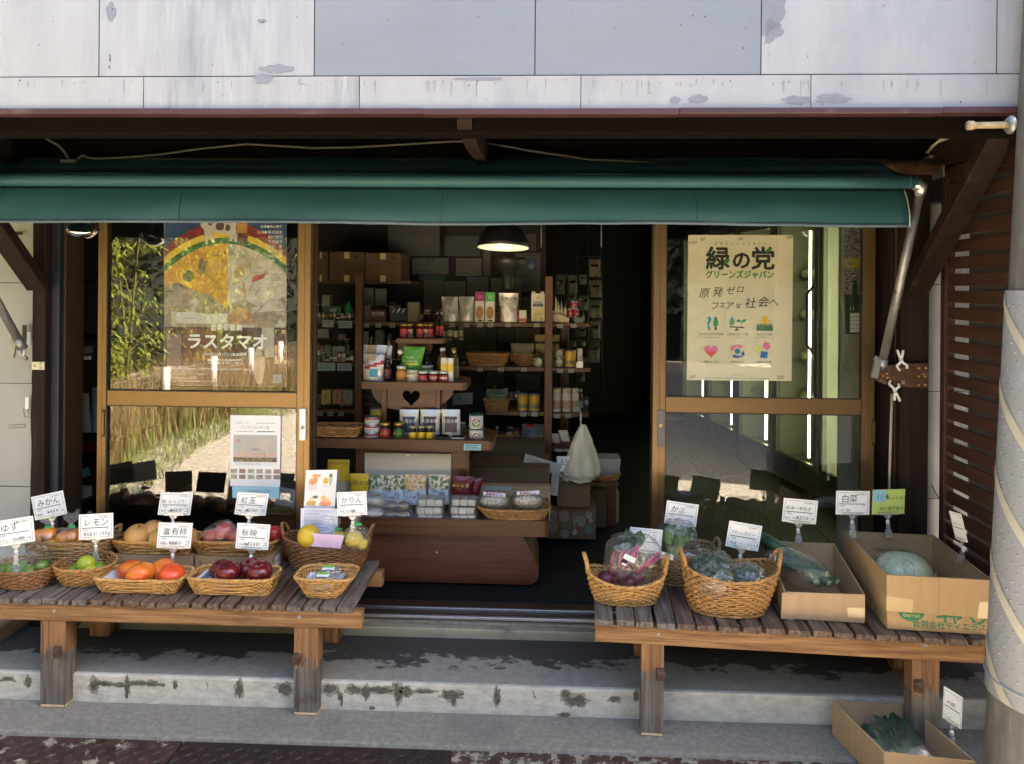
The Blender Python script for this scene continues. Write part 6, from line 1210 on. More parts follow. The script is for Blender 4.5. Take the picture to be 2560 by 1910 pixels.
m = MB(); a, b = at(1000, 958, 3.86), at(1075, 898, 3.86); m.box(a.x + .02, b.x - .02, 3.86, 3.88, a.z, b.z, M_stand); m.build('upright', st)

# goods on the counter
G1 = 'packets on the counter of the display stand'
YB1 = 3.53
M_brown = flat('mochi_brown', (.26, .185, .105), .6); M_mw = flat('mochi_white', (.50, .47, .36), .5)
def yband(u, v): return M_yellow if v > .42 else None
pouch('small yellow and clear pouch at the left of the counter', 'pouch', 'pouch', (871, 1187, 920, 1262), YB1, M_mw, yband, [('豆乳マヨ', .5, .66, .26, M_inkd)], G1)
pouch('tall yellow and clear pouch beside the food leaflet', 'pouch', 'pouch', (816, 1152, 872, 1246), 3.60, M_mw, lambda u, v: M_yellow if v > .72 or (v > .45 and u > .55) else None, [('国産大豆のお肉', .5, .90, .13, M_inkd)], G1)
M_veg = mat('vegetable_print', (.07, .16, .03), .4, col2=(.68, .62, .50), lo=.46, hi=.54, scale=60, dirt=(.48, .05, .03), dscale=55, dlo=.60, dhi=.63); M_veg2 = mat('noodle_print', (.55, .30, .08), .4, col2=(.75, .66, .45), lo=.45, hi=.55, scale=70, dirt=(.10, .20, .05), dscale=40, dlo=.6, dhi=.64)
M_bluew = flat('bluish_pouch', (.62, .69, .76), .4)
for i, (r, t, lab, mv) in enumerate([((920, 1190, 957, 1262), '鍋の素', 'vegetable print soup pouch at the left end of its row', M_veg), ((954, 1191, 1008, 1262), 'カレー鍋', 'vegetable print soup pouch lettered for curry', M_veg), ((1007, 1190, 1064, 1262), 'キムチ鍋', 'soup pouch with orange noodles and green leeks', M_veg2), ((1069, 1190, 1122, 1262), '寄せ鍋', 'soup pouch with red tomatoes at the right end of its row', M_veg)]):
    pouch(lab, 'pouch', 'pouch', r, YB1 + .01, M_bluew, lambda u, v, mv=mv: mv if v > .52 else None, [(t[0], .66, .24, .34, M_inkd), (t[1:], .35, .22, .14, M_inkd), ('野菜たっぷり', .5, .44, .10, M_inkd)], 'soup pouches standing on the counter')
pouch('glossy dark red pouch leaning at the end of the soup pouches', 'pouch', 'pouch', (1124, 1194, 1178, 1256), YB1, flat('dark_red_pouch', (.12, .008, .012), .25), None, [('めいよ漬', .5, .62, .2, flat('gold_print', (.5, .35, .12), .4))], G1, tilt=.1)
pouch('second dark red pouch, its edge showing beside the first', 'pouch', 'pouch', (1162, 1198, 1196, 1256), YB1 + .03, MATS['dark_red_pouch'], None, [], G1, tilt=.2)
def mochi(label, px, py, Y, n, r, mt, kind='round', grp='mochi packs on the counter'):
    c = at(px, py, Y); T = thing('mochi_pack', label, 'mochi pack', c - Vector((0, 0, r * .5)), grp)
    if kind == 'round':
        for i in range(n): m = MB(); m.ell(c + Vector(((i - (n - 1) / 2) * r * 1.9, 0, 0)), (r, r, r * .62), mt, 18, 10); m.build('mochi', T)
        wrap(T, 'clear_wrap', c, (r * (.98 * n + .55), r * 1.25, r * .78), M_film2, seed=px, n=30, k=14)
    else:
        for i in range(3): m = MB(); x = c.x + (i - 1) * r * .98; m.box(x - r * .46, x + r * .46, Y - r * .9, Y + r * .9, c.z - r * .42, c.z + r * .42, mt); m.build('mochi', T, bevel=.005, seg=3)
        wrap(T, 'clear_wrap', c, (r * 1.72, r * 1.25, r * .54), M_film2, seed=px, amp=.06, n=30, k=14, pw=6)
    return T
YM = 3.46
mochi('round white mochi pack on top of the left pile', 915, 1250, YM, 2, .043, M_mw); mochi('round white mochi pack at the bottom of the left pile', 912, 1280, YM, 2, .046, M_mw)
mochi('round brown mochi pack on top of its pile', 993, 1263, YM, 2, .031, M_brown); mochi('round brown mochi pack at the bottom of its pile', 993, 1286, YM, 2, .032, M_brown)
for k, (py, w) in enumerate(((1252, 'top'), (1272, 'middle'), (1291, 'bottom'))):
    mochi('pack of square white mochi, %s of the left stack' % w, 1077 + (2, -2, 0)[k], py, YM, 3, .040, M_mw, 'sq', 'square mochi packs'); mochi('pack of square white mochi, %s of the stack beside the puffed rice' % w, 1159 + (2, -1, 1)[k], py, YM, 3, .038, M_mw, 'sq', 'square mochi packs')
zct = Z_(1304, YS) + .002
kp = basket('shallow open-weave oval basket of puffed rice bags on the counter', (1218, 1360, 1306), (1196, 1374, 1278), .06, .085, zct, 3.2, M_wick, rows=8, stakes=34, open_weave=True, group='wicker baskets inside the shop', Yf=YS + .012)
M_puff = mat('puffed_rice', (.32, .20, .09), .7, col2=(.70, .58, .40), lo=.47, hi=.53, scale=170, bump=1, bscale=170)
for x, w in ((1236, 'left'), (1320, 'right')):
    c = at(x, 1252, 3.49); T = thing('puffed_rice_bag', '%s bag of puffed rice with a pink-lettered label, in the oval basket' % w, 'snack bag', c, 'puffed rice bags'); m = MB(); m.ell(c, (.068, .04, .034), M_puff, 20, 12, R=Matrix.Rotation(R_(28), 3, 'X')); m.build('puffed_rice', T); wrap(T, 'clear_wrap', c, (.08, .05, .045), M_film2, seed=x, n=30, k=16)
    m = MB(); o = c + Vector((-.052, -.030, .034)); u, v = Vector((1, 0, -.06 if w == 'left' else .07)), Vector((0, .5, .86)); m.prism([(0, 0), (.105, 0), (.105, .017), (0, .017)], o, u, v, (0, 0, -.0006), M_paper); m.text('玄米おこし', o + Vector((.012, -.001, .003)), u, v, .016, ink((.45, .02, .10)), bold=.02); m.build('bag_label', T)

# goods on the second shelf
G2 = 'tins and jars on the middle shelf'
Y2 = 3.56; z2 = Z_(1102, 3.52)
basket('brown tray basket of packets at the left end of the middle shelf', (792, 896, 1101), (783, 904, 1070), .05, .06, z2, 6, M_wick, rows=8, stakes=30, group='wicker baskets inside the shop', Yf=3.535)
M_tr = flat('tin_white', (.62, .60, .56), .35); M_tr2 = flat('tin_red', (.50, .03, .02), .35); M_teal = ink((.03, .16, .15))
for k, (y0, y1, w) in enumerate(((1044, 1064, 'top'), (1064, 1084, 'middle'), (1084, 1104, 'bottom'))): can('red and white sardine tin, %s of the stack of three' % w, (906, y0, 946, y1 - .3), Y2, M_tr, None, M_silver, [('いわし', 0, .28, .20, M_teal)], group=G2, bands=[(.7, 1, M_tr2)])
can('wide yellow tin behind the stack of red and white tins', (921, 1024, 959, 1066), 3.66, flat('tin_yellow', (.55, .50, .03), .35), None, M_silver, [('ツナ', 0, .5, .22, M_inkd)], group=G2)
jar('dark jar with a red and yellow label left of the green one', (947, 1058, 974, 1104), Y2, M_jar, M_gold, M_redp, [('カレー', 0, .36, .30, M_yellow)], G2); jar('dark jar with a green and yellow label', (981, 1058, 1008, 1104), Y2, M_jar, M_gold, flat('jar_green', (.03, .12, .03), .4), [('カレー', 0, .36, .30, M_yellow)], G2)
for x, w in ((1021, 'left'), (1042, 'middle'), (1063, 'right')): bottle('tiny dark bottle with a yellow label, %s of the three' % w, (x, 1066, x + 19, 1104), Y2, M_jar, flat('pale_cap', (.40, .36, .2), .4), .55, .8, M_yellow, 'tiny dark bottles', .14, l0=.12, l1=.6)
for i, (x0, x1, c, w) in enumerate(((997, 1046, (.05, .07, .10), 'with a navy label, left of three'), (1048, 1099, (.07, .045, .06), 'with a plum label, middle of three'), (1102, 1150, (.10, .07, .08), 'with a bean photograph, right of three'))):
    mm = ink(c); pouch('silver bean pouch ' + w, 'pouch', 'pouch', (x0, 1026, x1, 1103), 3.61, M_foil, lambda u, v, mm=mm: mm if .14 < u < .86 and .26 < v < .80 else None, [('大豆水煮', .5, .60, .21, M_inkw)], 'silver bean pouches')
def tray(label, rect, mt): a, b = at(rect[0], rect[3], Y2), at(rect[2], rect[1], Y2); m = MB(); m.prism([(a.x + .004, a.z), (b.x - .004, a.z), (b.x, b.z), (a.x, b.z)], (0, Y2, 0), EX, EZ, (0, .05, 0), mt); m.box(a.x - .002, b.x + .002, Y2 - .002, Y2 + .052, b.z - .002, b.z, mt); m.build('food_tray', label=label, cat='tray', group=G2)
tray('small black food tray in front of the silver pouches', (1089, 1092, 1118, 1107), M_black); tray('small white food tray beside the black one', (1129, 1094, 1160, 1108), M_tr)
def ring(m, T): pass
for y0, y1, w in ((1037, 1073, 'upper'), (1073, 1108.5, 'lower')):
    a, b = at(1171, y1, Y2 + .01), at(1207, y0, Y2 + .01); r = (b.x - a.x) / 2; c = Vector(((a.x + b.x) / 2, Y2 + .01 + r, a.z)); h = b.z - a.z; T = thing('tin', '%s white tin with a round red and green emblem, at the right of the shelf' % w, 'tin', c, 'white tins with round emblems'); m = MB(); m.lathe([(r, 0), (r, h * .9)], c, M_tr, 24); m.build('body', T); m = MB(); m.lathe([(r * 1.02, h * .9), (r * 1.02, h * .99), (0, h * .99)], c, flat('tin_lid_green', (.02, .10, .05), .35), 24); m.build('lid', T)
    m = MB(); o = Vector((c.x + r * .1, Y2 + .008, c.z + h * .44))
    for i, cc in enumerate(((.62, .14, .08), (.10, .10, .10), (.12, .2, .05), (.14, .24, .06))):
        q = [(math.cos(t) * r * .58, math.sin(t) * r * .58) for t in [math.pi / 2 * i + math.pi / 2 * j / 6 + 1.57 for j in range(6)]]; q2 = [(x * .62, y * .62) for x, y in q][::-1]; m.prism(q + q2, o, EX, EZ, (0, -.0006, 0), ink(cc))
    m.prism([(x * .0009, y * .0009) for x, y in ((-8, -2), (-6, 3), (3, 4), (6, 7), (8, 4), (5, 0), (5, -5), (3, -5), (2, -1), (-4, -1), (-5, -5), (-7, -5))], o, EX, EZ, (0, -.0006, 0), M_inkd); m.build('emblem', T)
sheet('small blue price note hanging from the edge of the middle shelf', 'paper_note', 'note', ((1160, 1110), (1203, 1110), (1202, 1127), (1159, 1125)), 3.515, flat('blue_note2', (.28, .52, .60), .6), lambda m, o, u, v: lines(m, o, u, v, .1, .95, .1, .9, 3, M_inkd, .4, .3, 9))
# goods on the third shelf
G3 = 'groceries on the heart shelf'; Y3 = 3.64
def sp(u, v): return ink((.45, .03, .03)) if abs(v - .62 - (u - .5) * .22) < .05 else (ink((.06, .34, .48)) if .30 < u < .75 and .22 < v < .47 else (ink((.45, .36, .2)) if v > .76 and .2 < u < .6 else None))
pouch('silver pouch with a red stripe and a blue square, in front', 'pouch', 'pouch', (907, 887, 958, 958), Y3, M_foil, sp, [], G3); pouch('larger silver pouch with a red stripe behind it', 'pouch', 'pouch', (905, 864, 964, 958), Y3 + .05, M_foil, sp, [], G3); pouch('silver pouch showing beyond the larger one', 'pouch', 'pouch', (950, 865, 978, 957), Y3 + .09, M_foil, None, [], G3)
bottle('black bottle with pink blossom print beside the silver pouches', (956, 890, 978, 957), Y3 + .02, M_jar, M_galv, .62, .45, flat('blossom_print', (.10, .02, .04), .4), G3)
jar('jar of orange paste with a white lid', (988, 916, 1014, 958), Y3, flat('orange_paste', (.42, .18, .03), .2), M_lidw, flat('orange_label', (.50, .22, .05), .5), [], G3); jar('jar of cream paste with a brown-lettered label', (1013, 926, 1044, 958), Y3, flat('cream_paste', (.45, .40, .22), .2), M_lidw, M_cream, [('ねりごま', 0, .34, .22, ink((.12, .04, .02)))], G3)
for i, (x, t, w) in enumerate(((1044, 'コチュジャン', 'left'), (1070, '豆板醤', 'middle'), (1096, '甜麺醤', 'right'))): jar('dark jar with a red label and white lid, %s of three' % w, (x, 929, x + 25, 958), Y3, M_jar, M_lidw, flat('red_jar_label', (.42, .035, .035), .4), [(t, 0, .36, .26 if len(t) < 4 else .15, M_inkw)], 'red label sauce jars', .2)
pouch('green spouted pouch leaning behind the jars', 'spouted_pouch', 'pouch', (998, 868, 1052, 930), Y3 + .05, M_green, lambda u, v: ink((.55, .60, .04)) if .26 < v < .34 and .2 < u < .8 else None, [('COCONUT OIL', .5, .40, .10, M_inkw), ('ORGANIC', .5, .56, .09, M_inkw)], G3, tilt=.14)
m = MB(); m.tube([at(1004, 884, Y3 + .06), at(996, 876, Y3 + .06)], .011, M_ball, 10); m.build('spout_cap', label='white screw cap on the corner of the green pouch', cat='cap')
jar('pale green jar behind the red-labelled sauces', (1049, 915, 1082, 945), Y3 + .07, flat('pale_green_paste', (.20, .24, .10), .2), M_lidw, None, [], G3)
def twobox(m, o, w, h): rc(m, o, 0, h * .45, w, h * .78, M_yellow, 1)
carton('narrow white and yellow box on the heart shelf, the left one', 'packet', 'box', (1102, 895, 1117, 958), Y3 + .02, .03, M_tr, twobox, 'narrow white and yellow boxes'); carton('narrow white and yellow box on the heart shelf, the right one', 'packet', 'box', (1118, 896, 1133, 958), Y3 + .02, .03, M_tr, twobox, 'narrow white and yellow boxes')
M_oil = flat('oil_bottle', (.10, .08, .03), .12)
bottle('squat oil bottle with a white cap behind the narrow boxes', (1090, 871, 1119, 950), Y3 + .10, M_oil, M_ball, .6, .42, None, G3); bottle('square-shouldered oil bottle with a gold neck', (1119, 871, 1146, 958), Y3 + .08, M_oil, M_gold, .66, .40, flat('oil_label', (.16, .13, .06), .5), G3, .2)
bottle('dark glass bottle in the shadow under the top shelf', (1052, 880, 1076, 950), Y3 + .12, M_jar, M_black, .6, .4, flat('grid_label', (.12, .12, .12), .5), G3)
# top shelf
for i, (x0, x1, w) in enumerate(((998, 1018, 'left'), (1014, 1031, 'second'), (1040, 1058, 'third'), (1054, 1072, 'fourth'), (1068, 1081, 'right'))): jar('red and white labelled jar on the top shelf, %s of five' % w, (x0, 810, x1, 849), 3.78 + .03 * (i % 2), flat('red_sauce', (.14, .012, .01), .15), M_gold, (flat('white_red_label', (.55, .48, .38), .5) if i % 2 else MATS['red_jar_label']), [('味', 0, .32, .5, M_inkd)], 'red sauce jars on the top shelf', .13)
for i, x in enumerate((1086, 1096)): bottle('slim dark bottle at the right end of the top shelf, %s one' % ('left', 'right')[i], (x, 780, x + 12, 850), 3.84, M_jar, M_galv, .6, .5, M_redp, 'slim bottles on the top shelf')

# ------------------------------------------------------------------ open shelving behind
YK_ = 4.25
su = thing('shelf_unit', 'tall open wooden shelving at the back of the shop', 'shelving', (at(1200, 1300, YK_).x, YK_, ZF))
def spost(p0, p1, ptop, Y=YK_): m = MB(); m.box(X_(p0, Y), X_(p1, Y), Y, Y + .04, ZF, Z_(ptop, Y), M_postw); m.build('post', su, bevel=.002)
spost(886, 904, 686); spost(1361, 1380, 690); spost(1400, 1421, 815, YK_ + .3)
def sshelf(p0, p1, pt_, Y=YK_ + .042, d=.30): m = MB(); z = Z_(pt_, Y, (p0 + p1) / 2); m.box(X_(p0, Y), X_(p1, Y), Y, Y + d, z - .022, z, M_shelf); m.build('shelf', su, bevel=.001); return z
YS_ = YK_ + .06
for args in ((905, 1361, 806), (1380, 1472, 808), (1115, 1361, 917), (1380, 1476, 920), (1215, 1361, 1029), (1380, 1472, 1033)): sshelf(*args)
sshelf(790, 886, 800); sshelf(790, 886, 905); sshelf(790, 886, 1024)
m = MB(); m.box(X_(770, 4.75), X_(1362, 4.75), 4.75, 4.78, ZF, 2.4, mat('brown_partition', (.015, .008, .006), .7, var=.2)); m.build('partition', label='dark brown partition covered in notices behind the shelving', cat='partition')
G5 = 'packets on the back shelving'
pouch('silver snack pouch at the left end of the upper back shelf', 'pouch', 'pouch', (1103, 742, 1145, 806), YS_, M_foil, None, [('おやつ', .5, .84, .14, M_inkd)], G5); pouch('silver snack pouch second along the upper back shelf', 'pouch', 'pouch', (1146, 742, 1186, 806), YS_, M_foil, None, [('おやつ', .5, .84, .14, M_inkd)], G5)
def cookie(c): return lambda m, o, w, h: (rc(m, o, 0, h * .70, w, h, flat('cookie_%d' % int(c[0] * 99), c, .4), 1), m.prism(circ(w * .5, h * .33, w * .40, h * .21, 18), o - Vector((0, .0012, 0)), EX, EZ, (0, -.0004, 0), flat('biscuit', (.42, .20, .07), .6)), rc(m, o, w * .35, h * .04, w * .8, h * .08, M_inkd, 2), m.text('III', o + Vector((w * .34, -.002, h * .78)), EX, EZ, w * .5, flat('faded_print', (.6, .35, .4), .5)))
carton('biscuit box with a magenta top beside the silver pouches', 'biscuit_box', 'box', (1187, 730, 1211, 806), YS_, .04, M_tr, cookie((.30, .01, .12)), G5); carton('biscuit box with a green top next to the magenta one', 'biscuit_box', 'box', (1212.5, 731, 1237, 806), YS_, .04, M_tr, cookie((.06, .40, .07)), G5)
pouch('clear pouch with red edges and bold black lettering', 'pouch', 'pouch', (1247, 733, 1297, 806), YS_, M_foil, lambda u, v: ink((.30, .06, .04)) if (u < .1 or u > .9) and v < .6 else None, [('むき甘栗', .5, .76, .2, M_inkd)], G5)
carton('tiny white and orange packet between the pouch and the milk carton', 'packet', 'box', (1298, 776, 1316, 806), YS_, .03, M_tr, lambda m, o, w, h: rc(m, o, 0, h * .05, w, h * .35, ink((.4, .16, .05)), 1), G5)
def soy(m, o, w, h):
    rc(m, o, 0, 0, w, h * .5, flat('soy_lower', (.60, .54, .26), .5), 1); rc(m, o, 0, 0, w, h * .045, ink((.03, .08, .2)), 2)
    m.prism(circ(w * .5, h * .87, w * .13, h * .07, 14), o - Vector((0, .0012, 0)), EX, EZ, (0, -.0004, 0), M_yellow); m.text('有機豆乳', o + Vector((w * .5, -.002, h * .67)), EX, EZ, w * .17, M_inkd, align='c'); m.text('無調整', o + Vector((w * .5, -.002, h * .55)), EX, EZ, w * .27, M_inkd, align='c', bold=.02)
    for x, y, s in ((.35, .26, .6), (.68, .30, 1), (.25, .12, .4), (.8, .12, .4)):
        for d in (-1, 1): m.prism([(w * x, h * y), (w * (x + d * .12 * s), h * (y + .05 * s)), (w * (x + d * .22 * s), h * (y + .04 * s)), (w * (x + d * .12 * s), h * (y + .0 * s))], o - Vector((0, .0016, 0)), EX, EZ, (0, -.0004, 0), M_green if s == 1 else M_inkd)
        rc(m, o, w * x - .0008, 0, w * x + .0008, h * y, M_inkd, 3)
c_ = at(1345, 806, YS_); T = thing('soy_milk_carton', 'white soy milk carton with sprouting seedlings printed on it', 'carton', c_, G5); m = MB(); a, b = at(1328, 806, YS_), at(1362, 734, YS_); m.box(a.x, b.x, YS_, YS_ + .06, a.z, b.z, M_tr); soy(m, Vector((a.x, YS_ - .0006, a.z)), b.x - a.x, b.z - a.z); m.build('carton_body', T)
for x in (1334, 1356): m = MB(); p = at(x, 734, YS_ + .02); m.tube([p, p + Vector((0, 0, .012))], .011, M_cream, 12); m.build('cap', T)
c_ = at(1403, 806, YS_); T = thing('leaflet_holder', 'slanted patterned paper holder full of pale envelopes', 'holder', c_, G5); m = MB(); q = px2([(1382, 807), (1423, 807), (1423, 796), (1382, 776)], YS_); m.prism(q, (0, YS_, 0), EX, EZ, (0, .05, 0), mat('patterned_paper', (.60, .52, .36), .6, col2=(.55, .18, .08), lo=.55, hi=.6, scale=70)); m.build('holder_front', T)
for i, (x0, x1, x2, x3) in enumerate(((1386, 1391, 1394, 1392), (1392, 1398, 1404, 1396), (1401, 1406, 1412, 1404), (1410, 1415, 1420, 1412))): m = MB(); q = px2([(x0, 790), (x2, 798), (x3, 748 + 4 * i), (x1 - 2, 742 + 3 * i)], YS_ + .012); m.prism(q, (0, YS_ + .012 + .006 * i, 0), EX, EZ, (0, .002, 0), M_cream); m.build('envelope', T)
for i, (r, w) in enumerate((((1424, 753, 1444, 770), 'on top of the pair'), ((1418, 772, 1434, 793), 'lower left'), ((1434, 772, 1447, 793), 'lower right'))): can('small red tin with white lettering, ' + w, r, YS_ + .02, flat('tin_crimson', (.30, .012, .03), .35), None, M_silver, [('缶', .2, .3, .4, M_inkw)], group='small red tins')
carton('little blue-grey folded card on the upper right shelf', 'card', 'card', (1436, 794, 1458, 808), YS_, .002, flat('bluegrey_card', (.14, .19, .21), .6), None, G5)
# second row
z5 = Z_(917, YS_)
basket('wide brown basket on the second back shelf', (1178, 1262, 916), (1168, 1273, 886), .06, .07, z5, 6, M_wick, rows=9, stakes=30, group='wicker baskets inside the shop', Yf=YS_)
basket('oval basket holding a stuffed paper bag on the second back shelf', (1290, 1338, 916), (1280, 1346, 888), .05, .06, z5, 2.4, M_wick2, rows=8, stakes=26, group='wicker baskets inside the shop', Yf=YS_ + .02)
pouch('crumpled beige paper bag standing in the oval basket', 'paper_bag', 'paper bag', (1275, 860, 1335, 905), YS_ + .06, flat('beige_bag', (.34, .28, .18), .7), lambda u, v: M_paper if .4 < u < .75 and .1 < v < .35 else None, [], None, d=.04)
pouch('tall tan pouch with a dark band behind the shelving post', 'pouch', 'pouch', (1338, 838, 1400, 915), YS_ + .10, flat('tan_pouch', (.34, .26, .12), .6), lambda u, v: M_jar if .70 < v < .82 else None, [], G5)
M_tg = flat('tin_sage', (.24, .30, .17), .4); M_ty = flat('tin_amber', (.58, .34, .03), .35)
def badge(label, rect, Y): 
    T = can(label, rect, Y, M_tg, None, M_silver, [('●', .1, .28, .62, M_tr), ('豆', .1, .36, .32, M_inkd)], group='sage green tins'); return T
badge('sage green tin left of the right post', (1332, 894, 1360, 917), YS_); badge('upper sage green tin right of the post', (1383, 873, 1411, 895), YS_); badge('lower sage green tin right of the post', (1383, 895, 1411, 917), YS_)
def amber(label, rect, Y): return can(label, rect, Y, M_ty, None, M_silver, [('ココ', .1, .30, .30, ink((.10, .12, .10)))], group='amber tins', bands=[(.12, .42, flat('tin_leafprint', (.20, .19, .10), .5))])
amber('amber tin on the second shelf, right of the post', (1412, 876, 1441, 918), YS_); amber('amber tin on the third shelf, left of the pair', (1293, 985, 1320, 1028), YS_); amber('amber tin on the third shelf, right of the pair', (1321, 986, 1349, 1029), YS_)
carton('upright green and white packet beside the amber tin', 'packet', 'box', (1444, 872, 1456, 918), YS_ + .03, .03, M_tr, lambda m, o, w, h: m.text('抹', o + Vector((w * .2, -.001, h * .5)), EX, EZ, w * .7, M_inkd), G5); carton('tilted silver card in front of the green packet', 'card', 'card', (1441, 904, 1458, 919), YS_ - .01, .002, M_foil, None, G5)
z6 = Z_(1029, YS_)
basket('brown basket of green packets on the third back shelf', (1218, 1266, 1028), (1210, 1272, 1000), .05, .06, z6, 6, M_wick, rows=8, stakes=28, group='wicker baskets inside the shop', Yf=YS_)
for i in range(3): pouch('olive green packet lying in the brown basket, layer %s' % ('one', 'two', 'three')[i], 'pouch', 'pouch', (1214 + 3 * i, 974 + 9 * i, 1268 - 2 * i, 1000 + 8 * i), YS_ + .04 + .02 * (2 - i), flat('olive_packet', (.20, .23, .09), .35), None, [], 'olive packets in a basket')
for i, (x0, x1, w) in enumerate(((1380, 1404, 'left'), (1405, 1429, 'middle'), (1429, 1447, 'right'))): bottle('cream lotion bottle with a brown side label, %s of three' % w, (x0, 972, x1, 1031), YS_ + .02 * (i == 2), flat('lotion_cream', (.52, .46, .36), .3), flat('lotion_cap', (.58, .50, .32), .4), .74, .82, flat('lotion_label', (.34, .20, .15), .5), 'cream lotion bottles', .18)
sheet('small grey-green tag hanging at the third shelf edge', 'paper_note', 'note', ((1434, 1016), (1450, 1015), (1453, 1029), (1437, 1030)), YS_ - .03, flat('greygreen_tag', (.20, .27, .24), .6))
# notices
def note(label, quad, Y=4.74, c=(.24, .24, .2), n=5, sd=1, head=None):
    c = tuple(q * .62 for q in c)  # paper tones scaled down to put the dim interior's shade into them
    return sheet(label, 'notice', 'notice', quad, Y, flat('notice_%d_%d' % (int(c[0] * 100), int(c[2] * 100)), c, .7), lambda m, o, u, v: (lines(m, o, u, v, .1, .9, .08, .75 if head else .92, n, ink((.07, .07, .06)), .32, .5, sd), m.text(head, o + u * .5 + v * .78 - Vector((0, .0006, 0)), u.normalized(), v.normalized(), u.length * .13, M_inkd, align='c') if head else None), 'notices pinned on the partition')
def R4(x0, y0, x1, y1): return ((x0, y0), (x1, y0), (x1, y1), (x0, y1))
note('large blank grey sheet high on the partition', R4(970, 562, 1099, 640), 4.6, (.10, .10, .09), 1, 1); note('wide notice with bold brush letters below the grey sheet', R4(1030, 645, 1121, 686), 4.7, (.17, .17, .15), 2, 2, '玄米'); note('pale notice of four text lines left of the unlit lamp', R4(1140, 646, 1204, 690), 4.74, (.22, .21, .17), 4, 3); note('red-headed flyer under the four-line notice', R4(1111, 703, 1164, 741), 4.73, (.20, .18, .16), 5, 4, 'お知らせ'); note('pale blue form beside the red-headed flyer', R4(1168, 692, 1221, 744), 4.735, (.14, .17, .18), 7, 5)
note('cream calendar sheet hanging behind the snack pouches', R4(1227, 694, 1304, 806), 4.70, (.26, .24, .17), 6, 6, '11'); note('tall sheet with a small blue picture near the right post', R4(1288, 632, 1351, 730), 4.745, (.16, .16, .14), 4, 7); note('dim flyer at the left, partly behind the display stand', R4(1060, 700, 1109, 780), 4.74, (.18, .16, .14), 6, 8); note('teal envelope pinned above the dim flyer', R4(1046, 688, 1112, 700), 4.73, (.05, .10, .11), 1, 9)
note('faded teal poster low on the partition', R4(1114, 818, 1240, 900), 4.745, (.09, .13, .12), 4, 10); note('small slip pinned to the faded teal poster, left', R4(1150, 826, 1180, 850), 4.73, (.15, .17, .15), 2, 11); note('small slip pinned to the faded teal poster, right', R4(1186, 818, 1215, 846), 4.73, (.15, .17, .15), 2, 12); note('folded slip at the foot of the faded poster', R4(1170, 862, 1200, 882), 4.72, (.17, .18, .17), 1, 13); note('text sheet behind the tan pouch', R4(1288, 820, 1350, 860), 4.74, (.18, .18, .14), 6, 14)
sheet('small blue printed picture on the tall sheet', 'picture', 'picture', R4(1317, 648, 1341, 681), 4.735, flat('blue_picture', (.03, .07, .15), .5), lambda m, o, u, v: pq(m, o, u, v, blob(.5, .45, .32, .25, 16, .4, 4), ink((.22, .25, .27)), 1))
sheet('little white label reading HP on the shelf of tools', 'notice', 'notice', ((1132, 984), (1181, 981), (1182, 1010), (1131, 1012)), 4.1, flat('hp_card', (.26, .26, .23), .6), lambda m, o, u, v: m.text('HP', o + u * .2 + v * .4, u.normalized(), v.normalized(), u.length * .24, M_inkd, jit=.05))
# left bay: dim cartons, notes and packets
GB = 'large brown cartons on top of the left bay'
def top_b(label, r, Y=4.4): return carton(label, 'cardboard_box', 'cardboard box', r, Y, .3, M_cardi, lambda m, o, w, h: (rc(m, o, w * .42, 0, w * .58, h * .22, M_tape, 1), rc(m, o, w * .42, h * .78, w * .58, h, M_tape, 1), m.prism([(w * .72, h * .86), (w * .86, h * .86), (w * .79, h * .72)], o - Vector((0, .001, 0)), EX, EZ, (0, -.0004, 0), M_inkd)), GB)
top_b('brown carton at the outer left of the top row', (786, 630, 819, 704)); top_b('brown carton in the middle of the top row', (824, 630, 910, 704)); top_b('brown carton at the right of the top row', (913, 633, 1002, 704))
m = MB(); m.box(X_(780, 4.4), X_(1025, 4.4), 4.4, 4.72, Z_(712, 4.4), Z_(704.5, 4.4), M_shelf); m.build('shelf', su)
YV = 4.32; GV = 'dim goods in the left bay'
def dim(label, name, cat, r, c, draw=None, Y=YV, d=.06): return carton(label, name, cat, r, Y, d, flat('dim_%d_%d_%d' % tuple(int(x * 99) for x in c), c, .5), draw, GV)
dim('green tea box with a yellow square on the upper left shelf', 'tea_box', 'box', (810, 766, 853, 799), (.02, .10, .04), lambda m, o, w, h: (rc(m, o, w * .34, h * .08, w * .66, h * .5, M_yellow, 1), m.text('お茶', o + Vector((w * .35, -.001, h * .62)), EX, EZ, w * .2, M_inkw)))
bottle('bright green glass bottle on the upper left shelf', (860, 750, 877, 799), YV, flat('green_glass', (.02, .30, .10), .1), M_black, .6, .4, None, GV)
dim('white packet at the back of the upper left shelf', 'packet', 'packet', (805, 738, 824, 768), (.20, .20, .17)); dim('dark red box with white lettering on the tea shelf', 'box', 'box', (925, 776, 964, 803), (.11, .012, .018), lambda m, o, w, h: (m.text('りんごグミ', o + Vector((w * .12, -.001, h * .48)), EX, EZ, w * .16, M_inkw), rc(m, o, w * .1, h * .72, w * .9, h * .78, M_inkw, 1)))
dim('navy box with white diagonal stripes on the tea shelf', 'box', 'box', (976, 771, 1017, 803), (.02, .04, .07), lambda m, o, w, h: [m.poly([o + Vector((w * (.08 + .3 * i), -.001, h * .68)), o + Vector((w * (.16 + .3 * i), -.001, h * .68)), o + Vector((w * (.32 + .3 * i), -.001, h * .98)), o + Vector((w * (.24 + .3 * i), -.001, h * .98))], M_inkw) for i in range(3)])
